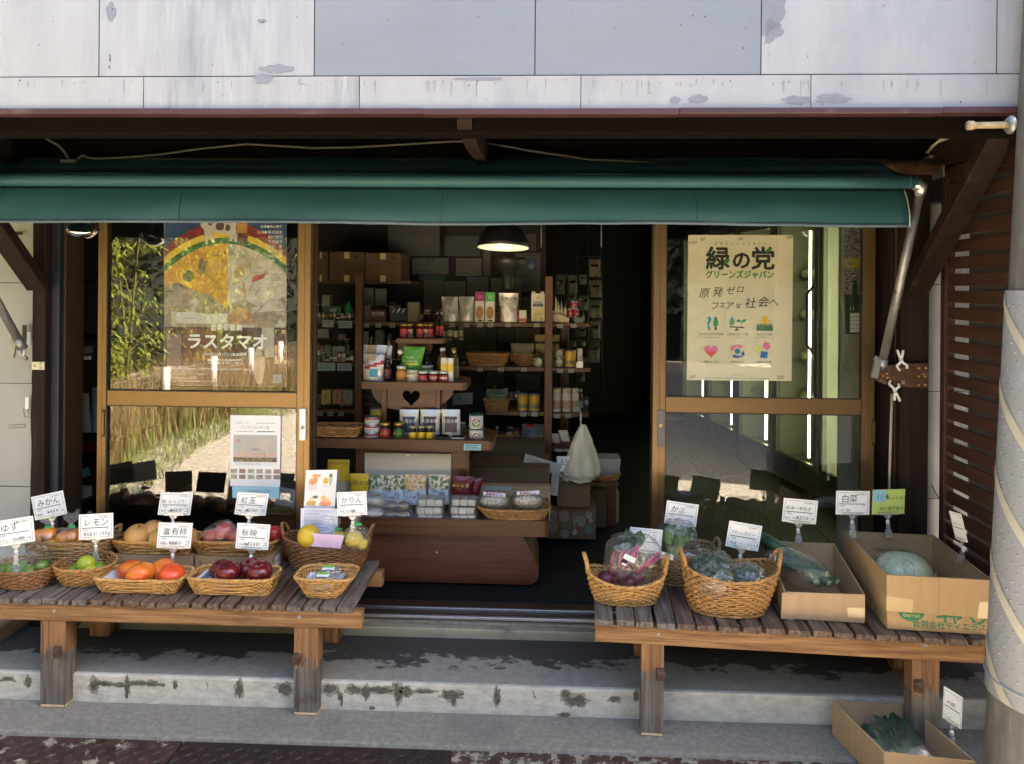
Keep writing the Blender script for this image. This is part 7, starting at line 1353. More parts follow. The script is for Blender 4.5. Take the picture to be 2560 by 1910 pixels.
dim('grey-green pamphlet standing behind the red box, the left one', 'pamphlet', 'pamphlet', (907, 720, 935, 764), (.13, .14, .11), None, 4.5, .01); dim('grey-green pamphlet standing behind the red box, the right one', 'pamphlet', 'pamphlet', (938, 722, 966, 764), (.13, .14, .12), None, 4.5, .01); dim('pale stack of packets left of the dark red box', 'packet', 'packet', (908, 764, 924, 803), (.17, .14, .13))
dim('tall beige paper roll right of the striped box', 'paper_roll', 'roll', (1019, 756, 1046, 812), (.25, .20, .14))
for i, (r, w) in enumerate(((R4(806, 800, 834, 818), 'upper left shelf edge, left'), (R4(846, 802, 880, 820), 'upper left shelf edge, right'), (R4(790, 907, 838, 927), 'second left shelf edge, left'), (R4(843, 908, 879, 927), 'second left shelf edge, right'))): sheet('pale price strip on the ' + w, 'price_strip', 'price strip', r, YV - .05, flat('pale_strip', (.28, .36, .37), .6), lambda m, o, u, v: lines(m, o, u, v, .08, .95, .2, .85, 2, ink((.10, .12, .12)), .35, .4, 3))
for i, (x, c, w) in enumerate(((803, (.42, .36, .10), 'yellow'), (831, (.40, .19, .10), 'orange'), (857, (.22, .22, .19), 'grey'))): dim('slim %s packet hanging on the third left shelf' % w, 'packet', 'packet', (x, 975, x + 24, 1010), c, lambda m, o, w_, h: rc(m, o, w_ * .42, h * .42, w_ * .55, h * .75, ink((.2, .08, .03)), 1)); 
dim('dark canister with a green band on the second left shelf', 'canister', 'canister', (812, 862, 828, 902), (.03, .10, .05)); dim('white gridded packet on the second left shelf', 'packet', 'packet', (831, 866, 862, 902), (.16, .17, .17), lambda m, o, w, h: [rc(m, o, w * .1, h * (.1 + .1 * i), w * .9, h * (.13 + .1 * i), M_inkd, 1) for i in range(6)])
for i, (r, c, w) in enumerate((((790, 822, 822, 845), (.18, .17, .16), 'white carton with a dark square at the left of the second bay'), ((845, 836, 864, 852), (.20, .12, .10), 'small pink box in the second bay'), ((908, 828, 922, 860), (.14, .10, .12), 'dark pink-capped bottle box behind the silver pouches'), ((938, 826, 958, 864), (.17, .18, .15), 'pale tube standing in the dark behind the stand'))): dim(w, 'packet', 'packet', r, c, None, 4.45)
m = MB()
for i in range(9): p = at(908 + (i % 3) * 6, 975 + i * 6, 4.3); m.box(p.x, p.x + .085 - .006 * (i % 2), 4.3 + .01 * (i % 3), 4.42, p.z, p.z + .004, flat('pale_plate', (.22, .22, .19), .4))
m.build('tray_stack', label='stack of thin pale trays behind the left bracket', cat='trays')
# lower right: cartons, bag, table
def crt(label, r, Y, d, mt, draw=None, grp='brown cartons on the shop floor'): return carton(label, 'cardboard_box', 'cardboard box', r, Y, d, mt, draw, grp)
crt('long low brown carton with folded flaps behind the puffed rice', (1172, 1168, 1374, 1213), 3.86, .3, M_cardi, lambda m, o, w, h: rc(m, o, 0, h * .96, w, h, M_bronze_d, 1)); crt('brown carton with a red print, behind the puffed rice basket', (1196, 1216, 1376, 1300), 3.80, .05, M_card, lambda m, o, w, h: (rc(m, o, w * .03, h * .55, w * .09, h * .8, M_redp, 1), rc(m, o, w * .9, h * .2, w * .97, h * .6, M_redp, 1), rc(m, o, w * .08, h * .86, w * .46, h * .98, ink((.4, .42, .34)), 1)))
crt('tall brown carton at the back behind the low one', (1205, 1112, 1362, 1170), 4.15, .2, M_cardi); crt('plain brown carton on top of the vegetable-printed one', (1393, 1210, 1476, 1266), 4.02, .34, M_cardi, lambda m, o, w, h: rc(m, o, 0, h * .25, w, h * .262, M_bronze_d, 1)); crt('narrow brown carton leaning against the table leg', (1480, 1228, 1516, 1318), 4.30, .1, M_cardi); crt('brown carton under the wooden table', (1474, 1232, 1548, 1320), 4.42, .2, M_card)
def veg(m, o, w, h):
    wl = flat('chalk_print', (.36, .33, .29), .7); e = Vector((0, -.0009, 0))
    def rings(cx, cy, r, n, sx=1): [m.tube([o + e + Vector((w * cx + math.cos(t) * r * w * sx * (1 - i / n), 0, h * cy + math.sin(t) * r * w * (1 - i / n))) for t in [k * .393 for k in range(16)]], .0016, wl, 4, closed=True) for i in range(n)]
    rings(.10, .70, .11, 4); rings(.36, .68, .11, 5, .9); rings(.70, .55, .10, 5, .9); rings(.85, .74, .065, 4); rings(.90, .58, .042, 3); rings(.12, .34, .11, 5, .9); rings(.37, .16, .085, 5)
    m.prism(circ(w * .86, h * .28, w * .085, n=20), o + e, EX, EZ, (0, -.0004, 0), ink((.06, .15, .13)))
    for i, (x, y) in enumerate(((.30, .42), (.36, .40), (.41, .44), (.47, .36))): m.prism([(w * x - .006, h * y - .012), (w * x + .006, h * y - .012), (w * x, h * y + .026)], o + e, EX, EZ, (0, -.0004, 0), ink((.06, .15, .10)))
    m.prism([(w * (.57 + a), h * (.22 + b)) for a, b in ((-.04, -.08), (.03, -.09), (.045, .0), (.01, .08), (-.01, .08), (-.045, .0))], o + e, EX, EZ, (0, -.0004, 0), wl)
    for a in (-.05, .0, .05): m.tube([o + e + Vector((w * (.57 + .0), 0, h * .30)), o + e + Vector((w * (.57 + a * .5), 0, h * .6)), o + e + Vector((w * (.58 + a), 0, h * .80))], .0016, wl, 4)
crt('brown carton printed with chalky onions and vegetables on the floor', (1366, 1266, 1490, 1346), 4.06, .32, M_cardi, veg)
tbx = at(1510, 1212, 4.35); T = thing('side_table', 'small wooden side table at the edge of the dark doorway', 'table', (tbx.x, 4.4, ZF)); m = MB(); a, b = at(1474, 1213, 4.33), at(1547, 1207, 4.33); m.box(a.x, b.x, 4.33, 4.7, a.z, b.z, M_shelf); m.build('table_top', T); m = MB(); a, b = at(1516, 1322, 4.36), at(1540, 1214, 4.36); m.box(a.x, b.x, 4.36, 4.40, a.z, b.z, M_stand); m.build('leg', T)
ztb = Z_(1207, 4.33); basket('oval basket of netted packs on the side table', (1482, 1540, 1207), (1474, 1550, 1190), .07, .08, ztb, 2.4, M_wick, rows=6, stakes=26, group='wicker baskets inside the shop', Yf=4.36)
m = MB(); a, b = at(1484, 1190, 4.40), at(1552, 1148, 4.40); m.prism([(a.x + .01, a.z), (b.x - .01, a.z), (b.x, b.z), (a.x, b.z)], (0, 4.40, 0), EX, EZ, (0, .14, 0), film('tub_film', gloss=.4, haze=.3)); m.build('clear_tub', label='clear plastic tub of small packs in the side table basket', cat='tub')
# hanging white bag
bg_ = at(1455, 1205, 4.0); T = thing('carrier_bag', 'white plastic carrier bag hanging full from the shelf end', 'carrier bag', bg_); m = MB()
def cb_f(u, v):
    an = 2 * math.pi * u; w = .012 + .082 * min(1, (1 - v) * 1.22) ** .8 * (1 if v > .06 else .72); z = v * (1205 - 1062) * 4.0 / F; r = w * (1 + .30 * nz3(2.2 * math.cos(an), 2.2 * math.sin(an), v * 1.5) + .20 * abs(math.sin(an * 5 + v * 3)) * v - .10 * math.sin(an * 3) * (1 - v) + .12 * nz3(6 * math.cos(an), 6 * math.sin(an), v * 6)) ; return Vector((bg_.x + r * math.cos(an) + .012 * (v - .5), 4.0 + .6 * r * math.sin(an), bg_.z + z + (.02 * abs(math.cos(an)) if v < .1 else 0)))
m.grid(30, 18, cb_f, mat('white_carrier', (.62, .58, .44), .35, var=.06, scale=10, bump=.4, bscale=24), cu=True); m.build('bag_body', T); m = MB(); m.tube([at(1452, 1066, 4.0), at(1452, 1030, 4.0)], .004, MATS['white_carrier'], 6); m.build('handle', T)
c = at(1410, 1190, 4.04); wrap(thing('film_heap', 'loose heap of crumpled clear film beside the carrier bag', 'plastic film', c), 'film', c, (.06, .05, .035), M_film2, seed=77, amp=.3)
price_sign('onion price card propped among the cartons', ((1392, 1140), (1443, 1142), (1442, 1178), (1391, 1178)), 3.99, '玉ねぎ', '¥270/', None, foot_px=(1416, 1202))
sheet('long curled white flyer draped over the cartons', 'flyer', 'flyer', ((1313, 1135), (1405, 1160), (1398, 1190), (1308, 1160)), 3.95, flat('dim_flyer', (.42, .42, .38), .6), lambda m, o, u, v: lines(m, o, u, v, .1, .9, .15, .8, 4, ink((.15, .15, .15)), .25, .5, 6)); sheet('narrow hanging end of the curled flyer', 'flyer', 'flyer', ((1378, 1180), (1400, 1184), (1392, 1240), (1378, 1238)), 3.94, MATS['dim_flyer'], lambda m, o, u, v: lines(m, o, u, v, .1, .9, .1, .9, 9, ink((.12, .12, .12)), .35, .4, 7))
z7 = Z_(1112, YS_); basket('flat tray basket of envelopes low on the shelving', (1240, 1296, 1113), (1232, 1304, 1100), .05, .06, z7, 5, M_wick, rows=4, stakes=26, group='wicker baskets inside the shop', Yf=YS_)
pouch('crumpled grey carrier bag low on the shelving', 'carrier_bag', 'carrier bag', (1303, 1064, 1360, 1114), YS_ + .02, flat('grey_bag', (.16, .165, .16), .4), lambda u, v: M_redp if v > .86 and .2 < u < .5 else None, [], None, d=.05, amp=.012)
m = MB(); m.box(X_(1230, YS_), X_(1476, YS_), YS_, YS_ + .3, Z_(1120, YS_), Z_(1113.5, YS_), M_shelf); m.build('shelf', su)
for i, (r, w) in enumerate((((1384, 1086, 1408, 1130), 'left'), ((1408, 1078, 1432, 1130), 'right'))): pouch('paper packet tucked in a box below the lotion bottles, %s one' % w, 'pouch', 'pouch', r, YS_, M_cream, lambda u, v: ink((.16, .05, .05)) if .2 < v < .5 else None, [], 'paper packets below the lotion bottles', tilt=-.25)
# hanging rack of packs on the right
ra = thing('wire_rack', 'dark wire rack of hanging packs beyond the shelving', 'rack', (at(1440, 800, 4.9).x, 4.95, .4)); m = MB()
for x in (1386, 1414, 1440, 1470, 1504): m.tube([at(x, 560, 4.95), at(x, 1000, 4.95)], .005, M_black, 5)
for y in (642, 695, 750, 800, 850, 905): m.tube([at(1386, y, 4.95), at(1506, y, 4.95)], .003, M_black, 5)
m.build('wires', ra)
pk = [(1389, 687, 1413, 736, (.17, .19, .16), 'dark-lettered pale pack, top left of the rack'), (1418, 687, 1444, 736, (.19, .18, .13), 'beige pack with a soft fold, top middle of the rack'), (1448, 687, 1467, 711, (.22, .23, .18), 'small blank white tag card on the rack'), (1473, 648, 1502, 692, (.23, .18, .12), 'brown pack at the very top right of the rack'), (1474, 700, 1504, 743, (.22, .17, .11), 'brown pack second from the top right'), (1473, 751, 1505, 794, (.20, .18, .11), 'olive-brown pack third from the top right'), (1474, 802, 1502, 846, (.20, .17, .12), 'grey-brown pack fourth from the top right'), (1447, 738, 1472, 776, (.17, .19, .13), 'sage pack hanging beside the red tins'), (1436, 817, 1465, 841, (.12, .13, .13), 'dark patterned pack under the red tins'), (1424, 852, 1440, 866, (.30, .32, .20), 'pale pack of green tea bags, left one'), (1448, 852, 1464, 866, (.30, .32, .20), 'pale pack of green tea bags, right one'), (1468, 852, 1500, 906, (.18, .17, .11), 'large clear pack of brown beans low on the rack'), (1442, 930, 1462, 955, (.20, .17, .14), 'small pinkish pouch at the foot of the rack'), (1415, 736, 1440, 752, (.16, .17, .13), 'half hidden pack behind the red tins')]
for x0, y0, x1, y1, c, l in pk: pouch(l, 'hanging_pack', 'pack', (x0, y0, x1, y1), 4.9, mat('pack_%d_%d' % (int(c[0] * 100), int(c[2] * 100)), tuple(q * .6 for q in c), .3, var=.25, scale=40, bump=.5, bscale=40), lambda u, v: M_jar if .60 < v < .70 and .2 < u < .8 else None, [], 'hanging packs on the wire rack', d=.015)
for x in (1353, 1503): m = MB(); m.tube([at(x, 540, 4.6), at(x, 618, 4.6)], .004, flat('pale_rod', (.35, .33, .26), .5), 6); m.build('hanging_rod', label='thin pale hanging rod, the %s one' % ('left of two' if x < 1400 else 'right of two'), cat='rod', group='thin hanging rods')
# left slit: dark shelf with bags
ls = thing('narrow_shelf', 'dark narrow shelf seen through the gap beside the left door', 'shelf', (X_(200, 3.75), 3.75, ZF))
for py in (700, 845, 1090, 1160): m = MB(); m.box(X_(120, 3.7), X_(330, 3.7), 3.7, 4.0, Z_(py, 3.7, 200) - .02, Z_(py, 3.7, 200), M_post); m.build('shelf', ls)
GL = 'goods behind the left door gap'
pouch('tall white paper bag in the gap beside the left door, left one', 'paper_bag', 'paper bag', (196, 985, 224, 1082), 3.68, flat('gap_bag', (.20, .21, .20), .6), None, [], GL, tilt=-.1); pouch('tall white paper bag in the gap beside the left door, right one', 'paper_bag', 'paper bag', (218, 970, 246, 1082), 3.70, MATS['gap_bag'], None, [], GL, tilt=.05)
carton('dark crimson box on the lower gap shelf', 'box', 'box', (205, 1110, 234, 1128), 3.68, .06, flat('crimson_box', (.14, .01, .02), .4), None, GL); sheet('tilted teal card at the foot of the gap', 'card', 'card', ((200, 1176), (221, 1166), (227, 1188), (208, 1195)), 3.66, flat('teal_card', (.10, .20, .22), .6)); carton('grey folded carton at the bottom of the gap', 'box', 'box', (182, 1222, 212, 1246), 3.6, .06, flat('gap_grey', (.20, .20, .19), .6), None, GL); carton('pale glassware box on the middle gap shelf', 'box', 'box', (176, 868, 214, 884), 3.68, .06, flat('gap_glass', (.14, .16, .17), .3), None, GL)
for i, (x, y) in enumerate(((176, 757), (203, 761), (214, 894), (224, 894), (186, 1137))): carton('tiny white shelf tag in the gap, %s' % ('upper left', 'upper right', 'middle left', 'middle right', 'lowest')[i], 'shelf_tag', 'tag', (x - 4, y - 4, x + 4, y + 5), 3.66, .002, M_paper, None, 'tiny shelf tags in the gap')
# trays behind the left door, on the counter
for x0, x1, w in ((610, 672, 'left'), (676, 742, 'right')): basket('flat wicker tray on the counter behind the left door, %s one' % w, (x0 + 4, x1 - 4, 1302), (x0, x1, 1280), .06, .07, zct, 6, M_wick4, rows=6, stakes=26, group='wicker baskets inside the shop', Yf=YS + .02)
# crowded small stock
rk = random.Random(17)
def rowstock(px0, px1, base, Y, hmin, hmax, label, grp, n, cols):
    x = px0
    for i in range(n):
        w = rk.uniform(.75, 1.2) * (px1 - px0) / n; h = rk.uniform(hmin, hmax); c = rk.choice(cols); r = (x, base - h, x + w * .92, base); x += w; kx = rk.random()
        if x > px1 + 4: break
        mt = flat('stock_%d_%d_%d' % tuple(int(q * 60) for q in c), c, .4)
        if kx < .35: can(label, r, Y, mt, None, M_silver, [], 'small_tin', 'tin', grp, bands=[(.2, .7, M_cream)] if kx < .2 else None)
        elif kx < .62: bottle(label, r, Y, mt, rk.choice([M_ball, M_black, M_gold]), .6, .45, M_paper if kx < .5 else M_cream, grp)
        else: carton(label, 'small_packet', 'packet', r, Y, .04, mt, lambda m, o, w_, h_: (rc(m, o, w_ * .12, h_ * .5, w_ * .88, h_ * .8, rk.choice([M_paper, M_cream, M_redp, M_yellow]), 1), rc(m, o, w_ * .2, h_ * .58, w_ * .8, h_ * .63, M_inkd, 2), rc(m, o, w_ * .2, h_ * .68, w_ * .7, h_ * .72, M_inkd, 2)), grp)
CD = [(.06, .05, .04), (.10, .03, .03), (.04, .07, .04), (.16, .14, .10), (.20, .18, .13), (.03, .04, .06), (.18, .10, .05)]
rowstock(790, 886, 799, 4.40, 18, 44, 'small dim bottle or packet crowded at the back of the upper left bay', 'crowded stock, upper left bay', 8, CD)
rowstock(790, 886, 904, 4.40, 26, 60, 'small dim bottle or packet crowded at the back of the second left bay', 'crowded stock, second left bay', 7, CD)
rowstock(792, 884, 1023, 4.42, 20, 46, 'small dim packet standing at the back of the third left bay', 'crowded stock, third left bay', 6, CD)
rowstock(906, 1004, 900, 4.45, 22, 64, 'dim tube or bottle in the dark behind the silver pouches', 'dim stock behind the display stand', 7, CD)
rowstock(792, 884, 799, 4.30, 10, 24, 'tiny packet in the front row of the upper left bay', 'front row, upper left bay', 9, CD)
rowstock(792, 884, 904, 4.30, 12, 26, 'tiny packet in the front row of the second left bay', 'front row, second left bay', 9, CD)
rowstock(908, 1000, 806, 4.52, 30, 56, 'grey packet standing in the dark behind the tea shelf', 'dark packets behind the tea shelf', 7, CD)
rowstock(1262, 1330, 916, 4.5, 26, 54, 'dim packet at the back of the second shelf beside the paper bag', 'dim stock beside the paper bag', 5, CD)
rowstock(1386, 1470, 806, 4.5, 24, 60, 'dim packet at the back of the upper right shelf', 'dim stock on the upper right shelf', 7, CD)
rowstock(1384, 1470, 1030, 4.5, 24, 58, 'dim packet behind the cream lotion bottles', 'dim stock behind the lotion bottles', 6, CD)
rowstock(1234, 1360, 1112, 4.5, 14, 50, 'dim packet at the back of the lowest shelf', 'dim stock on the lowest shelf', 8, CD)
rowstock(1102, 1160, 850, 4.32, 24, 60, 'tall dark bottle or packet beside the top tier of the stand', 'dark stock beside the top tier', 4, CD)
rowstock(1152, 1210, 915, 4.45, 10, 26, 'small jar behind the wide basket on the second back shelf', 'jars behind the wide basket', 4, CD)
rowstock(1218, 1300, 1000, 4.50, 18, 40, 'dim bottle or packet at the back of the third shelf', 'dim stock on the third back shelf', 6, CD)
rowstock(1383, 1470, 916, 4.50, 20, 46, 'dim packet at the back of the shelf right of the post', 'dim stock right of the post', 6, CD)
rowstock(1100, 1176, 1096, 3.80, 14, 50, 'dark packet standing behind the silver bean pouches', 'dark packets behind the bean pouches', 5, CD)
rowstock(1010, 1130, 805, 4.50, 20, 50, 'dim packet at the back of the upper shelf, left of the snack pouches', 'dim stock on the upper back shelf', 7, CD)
m = MB(); m.box(X_(1100, 3.80), X_(1180, 3.80), 3.80, 3.86, Z_(1103, 3.8), Z_(1096.5, 3.8), M_shelf); m.build('shelf', st)
for i, (x0, y0, x1, y1) in enumerate(((1096, 742, 1112, 768), (1208, 626, 1226, 690), (1306, 742, 1350, 806), (1244, 820, 1286, 856), (1196, 852, 1240, 880), (1112, 590, 1200, 640), (1300, 585, 1340, 628), (1218, 930, 1260, 968), (1290, 936, 1350, 975))):
    note(('thin slip by the edge of the red-headed flyer', 'narrow strip of paper right of the four-line notice', 'text sheet behind the soy milk carton', 'slip of paper above the wide basket', 'small card behind the wide basket handle', 'faint dark print high on the partition', 'dim paper beside the hanging lamp cord', 'pale card behind the third shelf basket', 'ribbed bamboo mat behind the amber tins')[i], R4(x0, y0, x1, y1), 4.742, rk.choice([(.14, .14, .12), (.18, .17, .14), (.10, .11, .11)]), rk.randint(2, 7), i)
for x, y in ((800, 1034), (826, 1034), (852, 1034), (915, 813), (946, 813), (980, 813), (1130, 812), (1166, 812), (1200, 812), (1226, 812), (1270, 812), (1342, 812), (1400, 814), (1434, 814), (1200, 923), (1252, 923), (1310, 923), (1400, 926), (1428, 926), (1308, 1035), (1336, 1035), (1392, 1039), (1420, 1039)):
    sheet('little pale price tag on a shelf edge inside the shop', 'price_tag', 'price tag', R4(x - 7, y - 4, x + 7, y + 6), YK_ + .036, flat('shelf_tag', (.30, .32, .29), .6), lambda m, o, u, v: lines(m, o, u, v, .1, .95, .15, .9, 2, M_inkd, .4, .3, 2), 'little price tags on shelf edges')
# ------------------------------------------------------------------ glass-door refrigerators
M_frg = mat('fridge_trim', (.20, .20, .165), .4, metal=.4, var=.15); M_tub = mat('fluorescent_tube', (1, 1, .8), .5, emit=(1, .96, .55), estr=1.3, var=0); M_frs = flat('fridge_inside', (.40, .39, .32), .5); GLASS_F = glassmat('fridge_glass', .12, (.80, .86, .80))
fd = Vector((-.19, 1, 0)).normalized(); fn = Vector((-fd.y, fd.x, 0)); fo_ = Vector((1.96, 4.42, ZF + .002)); rf = Matrix.Rotation(math.atan2(-fd.x, fd.y), 3, 'Z')
lbl = ['refrigerator nearest the right door, brightly lit with a black bow handle', 'second refrigerator from the door with a teal tinted pane', 'third refrigerator from the door, dimly lit', 'fourth refrigerator from the door', 'refrigerator farthest back in the row']
for i in range(5):
    w = .60; base = fo_ + fd * (w + .012) * i; T = thing('refrigerator', lbl[i], 'refrigerator', base + fd * w / 2, 'glass-door refrigerators along the wall')
    def fb_(m, a0, a1, d0, d1, z0, z1, mt):
        vs = [base + fd * a + (-fn if True else fn) * -d * 1.0 + EZ * z for a in (a0, a1) for d in (d0, d1) for z in (z0, z1)]; m.add(vs, [(0, 1, 3, 2), (4, 6, 7, 5), (0, 4, 5, 1), (2, 3, 7, 6), (0, 2, 6, 4), (1, 5, 7, 3)], mt)
    D = lambda d: -d                                # depth into the cabinet, away from the aisle
    m = MB(); fb_(m, 0, w, D(.55), D(.53), 0, 1.9, M_frs); fb_(m, 0, .02, D(.53), D(.04), 0, 1.9, M_frs); fb_(m, w - .02, w, D(.53), D(.04), 0, 1.9, M_frs); fb_(m, 0, w, D(.53), D(.04), 1.86, 1.95, M_frg); fb_(m, 0, w, D(.53), D(.03), 0, .16, M_frg); m.build('cabinet', T)
    m = MB()
    for a in (0.0, w - .05): fb_(m, a, a + .05, D(.035), 0, .16, 1.9, M_frg)
    fb_(m, .05, w - .05, D(.035), 0, .16, .20, M_frg); fb_(m, .05, w - .05, D(.035), 0, 1.85, 1.9, M_frg); d_ = m.build('door', T, bevel=.004)
    m = MB(); p = [base + fd * a + fn * D(.015) + EZ * z for a, z in ((.05, .2), (w - .05, .2), (w - .05, 1.85), (.05, 1.85))]; m.poly(p, GLASS_F); m.build('glass_pane', d_)
    m = MB(); q = base + fd * .055; m.tube([q + fn * 0 + EZ * 1.42, q + fn * .045 + EZ * 1.36, q + fn * .045 + EZ * 1.02, q + EZ * .96], .010, M_black, 8); m.build('handle', d_)
    m = MB(); a = .20; t = base + fd * a + fn * D(.06); m.tube([t + EZ * .22, t + EZ * 1.80], (.030, .008, .010, .006, .006)[i], M_tub, 10); m.build('light_tube', T)
    for z in (.55, .85, 1.15, 1.45): m = MB(); fb_(m, .02, w - .02, D(.5), D(.12), z, z + .012, M_silver); m.build('shelf', T)
    if i < 2:
        r = random.Random(i)
        for z in (.565, .865, 1.165, 1.465):
            for k in range(4): m = MB(); c = base + fd * (.18 + .1 * k) + fn * D(.2) + EZ * (z + .04); m.ell(c, (.045, .05, .04), flat('pack_pale_%d' % (k % 3), [(.5, .46, .3), (.36, .42, .16), (.5, .5, .46)][k % 3], .4), 12, 8); m.build('stocked_pack', T)
for i, (r, l, c) in enumerate((((2112, 560, 2172, 672), 'stadium photograph of a packed crowd behind the right door edge', (.30, .28, .25)), ((2200, 560, 2237, 672), 'second stadium photograph behind the far right pane', (.30, .29, .27)), ((2112, 676, 2172, 835), 'football wall calendar behind the right door', (.04, .12, .05)), ((2200, 676, 2237, 835), 'football wall calendar behind the far right pane', (.06, .10, .05)))):
    def dr_(m, o, u, v, i=i):
        if i < 2: rq(m, o, u, v, 0, .02, 1, .24, flat('banner_%d' % i, (.42, .33, .03) if i == 0 else (.03, .05, .05), .6), 1); m.text('エアウォーク' if i else 'alpi', o + u * .1 + v * .08 - Vector((0, .001, 0)), EX, EZ, u.length * .22, M_inkd if i == 0 else M_inkw)
        else:
            rq(m, o, u, v, 0, .62, 1, 1, mat('crowd_print', (.05, .05, .045), .6, col2=(.42, .38, .32), lo=.46, hi=.54, scale=110), 1); pq(m, o, u, v, [(.3, .52), (.28, .7), (.36, .86), (.5, .84), (.52, .66), (.42, .5)], ink((.02, .05, .03)), 2); m.text('11', o + u * .18 + v * .37 - Vector((0, .001, 0)), EX, EZ, u.length * .24, M_inkw)
            rq(m, o, u, v, .2, .02, 1, .33, M_paper, 1)
            for k in range(5): rq(m, o, u, v, .2, .02 + .062 * k, 1, .026 + .062 * k, M_inkd, 2)
            for k in range(3): rq(m, o, u, v, .2 + .3 * k, .02, .21 + .3 * k, .33, M_inkd, 2)
    sheet(l, 'wall_calendar' if i > 1 else 'photo_print', 'calendar' if i > 1 else 'photo', R4(*r), 3.62, mat('crowd_%d' % (i % 2), (.05, .05, .045), .6, col2=c, lo=.46, hi=.54, scale=110) if i < 2 else flat('calendar_green_%d' % i, (.02, .06, .03), .6), dr_)
m = MB(); m.box(X_(2100, 3.63), X_(2250, 3.63), 3.63, 3.66, ZF, 2.0, flat('inner_side_panel', (.30, .29, .24), .6)); m.build('side_partition', label='pale partition behind the right door edge carrying the calendars', cat='partition')
# ------------------------------------------------------------------ the yard behind the camera: it lights the front and shows in the door glass
rg = random.Random(11)
M_straw = mat('dry_straw', (.20, .13, .045), .8, var=.7, scale=7); M_gr = mat('green_grass', (.135, .155, .03), .8, var=.5, scale=12)
M_leafy = mat('bamboo_leaf', (.16, .18, .015), .6, var=.55, scale=6); M_culm = mat('bamboo_culm', (.10, .09, .02), .5, var=.2)
def blades(name, label_kind, n, xr, yr, h, mt, lean=.4, w=.008):
    m = MB()
    for i in range(n):
        y = rg.uniform(*yr); x = verge(y) - rg.uniform(*xr); hh = rg.uniform(.4, 1) * h; a = rg.uniform(0, 6.28); l = rg.uniform(0, lean) * hh
        d = Vector((math.cos(a), math.sin(a), 0)); b = Vector((x, y, -.03)); s = Vector((-d.y, d.x, 0)) * w * rg.uniform(.6, 1.5)
        m.add([b - s, b + s, b + d * l * .4 + EZ * hh * .6 + s * .7, b + d * l * .4 + EZ * hh * .6 - s * .7, b + d * l + EZ * hh], [(0, 1, 2, 3), (3, 2, 4)], mt)
    return m.build(name, kind='stuff')
def verge(y): return -3.12 + .12 * math.sin(y * 1.7) + (.0 if y > -3.4 else (-3.4 - y) * .9)
blades('grass', 0, 5000, (0, .8), (-5.5, 1.5), .13, M_gr, 1.2, .003)
blades('dry_grass', 0, 16000, (.5, 2.0), (-6.5, 1.7), .70, M_straw, .9, .0028)
blades('weeds', 0, 2000, (.35, 1.9), (-6.5, 1.6), .5, M_gr, 1.0, .005)
# wire fence with white posts
wf = thing('wire_fence', 'low wire mesh fence on pale posts along the far side of the yard', 'fence', (-4.0, -2.5, 0))
M_wire = flat('fence_wire', (.22, .20, .15), .6); M_fp = flat('pale_fence_post', (.42, .40, .35), .6); m = MB()
for i in range(8):
    m2 = MB(); y = .9 - i * 1.15; m2.tube([(-4.0, y, -.03), (-3.99, y, .66)], .045, M_fp, 8); m2.build('post', wf)
for i in range(100): y = 1.6 - i * .09; m.tube([(-4.03, y, 0), (-4.03, y, .60)], .004, M_wire, 3, caps=False)
for j in range(10): m.tube([(-4.02, 1.6, .02 + .064 * j), (-4.02, -7.5, .02 + .064 * j)], .003, M_wire, 3, caps=False)
m.build('wire_mesh', wf)
# bamboo clumps
def bamboo(x, y, h, n, k, label):
    T = thing('bamboo_clump', label, 'bamboo', (x, y, -.03), 'bamboo clumps beyond the wire fence')
    c = MB(); l = MB()
    for i in range(n):
        a = rg.uniform(0, 6.28); b = Vector((x + .25 * math.cos(a), y + .25 * math.sin(a), -.03)); t = b + Vector((rg.uniform(-.7, .7), rg.uniform(-.4, .6), h * rg.uniform(.7, 1)))
        pts = [b.lerp(t, q / 6) + Vector((0, 0, -.25 * (q / 6) ** 3)) for q in range(7)]; c.tube(pts, [.02 - .0022 * q for q in range(7)], M_culm, 6)
        for j in range(k):
            q = rg.uniform(.12, 1); p = b.lerp(t, q) + Vector((rg.gauss(0, .22), rg.gauss(0, .22), rg.gauss(0, .12)))
            for e in range(15):
                an = rg.uniform(0, 6.28); d = Vector((math.cos(an), math.sin(an), rg.uniform(-.9, .05))).normalized(); p0 = p; p = p0 + Vector((rg.gauss(0, .05), rg.gauss(0, .05), rg.gauss(0, .04))); s = d.cross(EZ).normalized() * .011; L = rg.uniform(.10, .19)
                l.add([p, p + d * L * .4 + s, p + d * L, p + d * L * .4 - s], [(0, 1, 2, 3)], M_leafy); p = p0
    c.build('culms', T); l.build('leaves', T)
for i, (x, y, h, lab) in enumerate([(-5.0, .9, 3.0, 'bamboo clump at the near end of the wire fence, closest to the shop'), (-5.2, -.5, 3.3, 'bamboo clump second from the near end of the fence'), (-5.0, -1.9, 3.5, 'tallest bamboo clump mirrored in the golden door'), (-5.3, -3.2, 2.9, 'short bamboo clump behind the middle fence posts'), (-4.9, -4.6, 3.2, 'bamboo clump by the far end of the wire fence'), (-3.6, -6.2, 3.3, 'bamboo clump at the back corner of the yard'), (-2.2, -7.2, 3.0, 'bamboo clump against the dark wood at the back of the yard')]):
    bamboo(x, y, h, 6, 26, lab)
def hedge_pt(u, v):
    t = u * 40; b = Vector((-6.8, 5.0 - t)) if t < 12 else (Vector((-6.8 + 3 * (t - 12) / 4, -7 - 2 * (t - 12) / 4)) if t < 16 else Vector((-3.8 + (t - 16), -9.0)))
    n_ = 1.0 * nz3(t * .9, v * 5) - .8 * v
    return Vector((b.x + (n_ if t < 14 else 0), b.y + (n_ if t >= 14 else 0), -.03 + 6 * v + .8 * nz3(t, 3) * v))
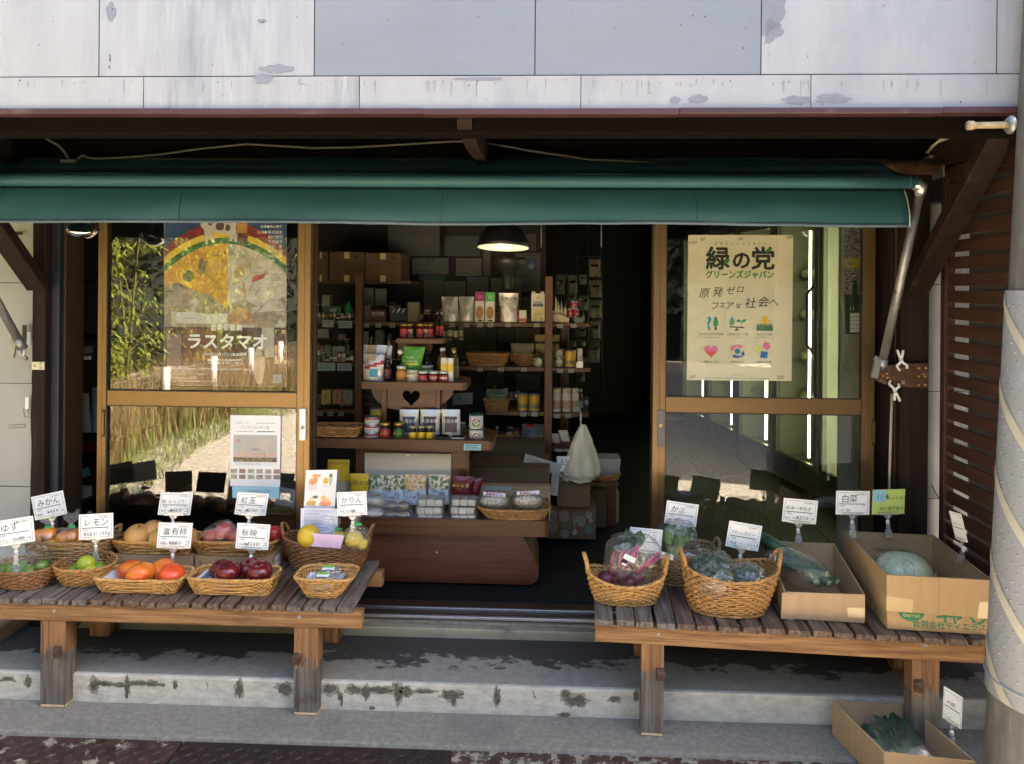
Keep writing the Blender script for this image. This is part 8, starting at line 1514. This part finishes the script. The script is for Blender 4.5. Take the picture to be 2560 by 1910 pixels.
m = MB(); M_hl = mat('dark_wood_leaf', (.020, .030, .008), .7, col2=(.055, .065, .015), scale=2.5)   # dark wood behind
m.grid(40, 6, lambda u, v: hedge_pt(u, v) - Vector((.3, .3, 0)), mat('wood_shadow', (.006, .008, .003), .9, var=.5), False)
for i in range(15000):
    u, v = rg.random(), rg.random() ** .8; p = hedge_pt(u, v) + Vector((rg.uniform(-.1, .35), rg.uniform(-.1, .35), rg.uniform(-.2, .2))); d = Vector((rg.gauss(0, 1), rg.gauss(0, 1), rg.gauss(-.3, .6))).normalized(); q = d.orthogonal().normalized() * .06; d = d * rg.uniform(.12, .26)
    m.add([p, p + d * .5 + q, p + d, p + d * .5 - q], [(0, 1, 2, 3)], M_hl)
m.build('hedge', kind='stuff')
# neighbouring house on the right that shades that side of the yard
ho = thing('neighbour_house', 'plain dark clad house beside the yard', 'house', (6.4, -3.6, 0))
M_hw = mat('dark_siding', (.06, .058, .055), .7, var=.15, scale=6, stretch=(1, 1, 6)); m = MB(); m.box(4.6, 8.4, -7.5, 1.0, -.03, 3.7, M_hw); m.build('wall', ho)
m = MB(); m.prism([(-2.4, 0), (2.4, 0), (0, 1.3)], (6.5, -7.9, 3.7), EX, EZ, (0, 9.1, 0), mat('dark_roof_tile', (.04, .042, .048), .6)); m.build('roof', ho)
for y in (-6.2, -3.6, -1.9):
    m = MB(); m.box(4.56, 4.6, y, y + .9, .9, 2.0, M_black); w = m.build('window', ho); m = MB(); m.box(4.575, 4.578, y + .05, y + .85, .95, 1.95, flat('house_pane', (.05, .06, .07), .1)); m.build('pane', w)
ho2 = thing('white_neighbour_wall', 'white rendered wall seen through the louvred screen', 'wall', (2.35, 3.0, 0)); m = MB(); m.box(2.3, 2.4, 3.95, 8, 0, 3.4, M_white); m.build('wall', ho2)
m = MB(); [m.box(2.32, 2.36, 2.3 + .15 * i, 2.445 + .15 * i, 0, 2.5, M_hw) for i in range(11)]; m.build('gap_blocking_boards', label='dark board fence just visible through the louvred screen', cat='fence')  # added dark backing that keeps the screen's gaps from showing bright
# car mirrored in the right door
car = thing('parked_car', 'small white car with a yellow plate parked across the yard', 'car', (.95, -5.9, 0))
M_cw = flat('white_car_paint', (.7, .7, .7), .25, coat=.5); M_cg = flat('car_glass', (.02, .025, .03), .08); cx0, cx1, cyf = .22, 1.70, -4.75
m = MB()
sec = [(0, .32, .62, 0), (.10, .26, .86, .03), (.75, .24, .98, .03), (1.25, .24, 1.02, .02), (2.9, .26, 1.02, .02), (3.35, .3, .95, .03)]
def carb(u, v):
    i = min(int(v * 5), 4); t = v * 5 - i; a, b = sec[i], sec[i + 1]; y, zl_, zh, ins = [a[q] + (b[q] - a[q]) * t for q in range(4)]
    p = [(0, zl_), (1, zl_), (1, zl_ + .1), (1, zh - .12), (.94, zh), (.06, zh), (0, zh - .12), (0, zl_ + .1)][int(round(u * 8)) % 8]
    return Vector((cx0 + ins + (cx1 - cx0 - 2 * ins) * p[0], cyf - y, p[1]))
m.grid(8, 20, carb, M_cw, cu=True); m.box(cx0 + .05, cx1 - .05, cyf - .03, cyf - .005, .32, .62, M_cw); m.build('body', car, bevel=.03, seg=2)
m = MB(); pf = [(-.85, 1.0), (-1.3, 1.55), (-3.1, 1.58), (-3.3, 1.0)]; m.prism([(cyf + y, z) for y, z in pf], (cx0 + .1, 0, 0), (0, 1, 0), EZ, (cx1 - cx0 - .2, 0, 0), M_cw); cab = m.build('cabin', car, bevel=.05, seg=2)
m = MB(); a = [(cx0 + .17, cyf - .87, 1.03), (cx1 - .17, cyf - .87, 1.03), (cx1 - .22, cyf - 1.25, 1.5), (cx0 + .22, cyf - 1.25, 1.5)]; m.poly([Vector(p) + Vector((0, .03, .02)) for p in a], M_cg); m.build('windscreen', car)
m = MB(); m.box(cx0 + .3, cx1 - .3, cyf - .01, cyf + .012, .50, .60, M_black); m.box(cx0 + .12, cx1 - .12, cyf - .01, cyf + .015, .33, .42, M_black); m.build('grille', car)
m = MB(); m.box(.80, 1.13, cyf + .012, cyf + .02, .43, .595, M_yellow); m.build('number_plate', car)
for x in (cx0 + .16, cx1 - .16): m = MB(); m.ell((x, cyf - .02, .64), (.13, .05, .08), flat('headlight', (.5, .52, .55), .1)); m.build('headlight', car)
for x in (cx0 + .08, cx1 - .08):
    for y in (cyf - .6, cyf - 2.7):
        m = MB(); Rw = Matrix.Rotation(R_(90), 3, 'Y'); m.lathe([(.16, -.07), (.27, -.075), (.275, 0), (.27, .075), (.16, .07)], (x, y, .27), M_black, 20, R=Rw); w = m.build('wheel', car); m = MB(); m.lathe([(0, -.06), (.15, -.055), (.16, .05), (0, .05)], (x, y, .27), M_silver, 14, R=Rw); m.build('rim', w)
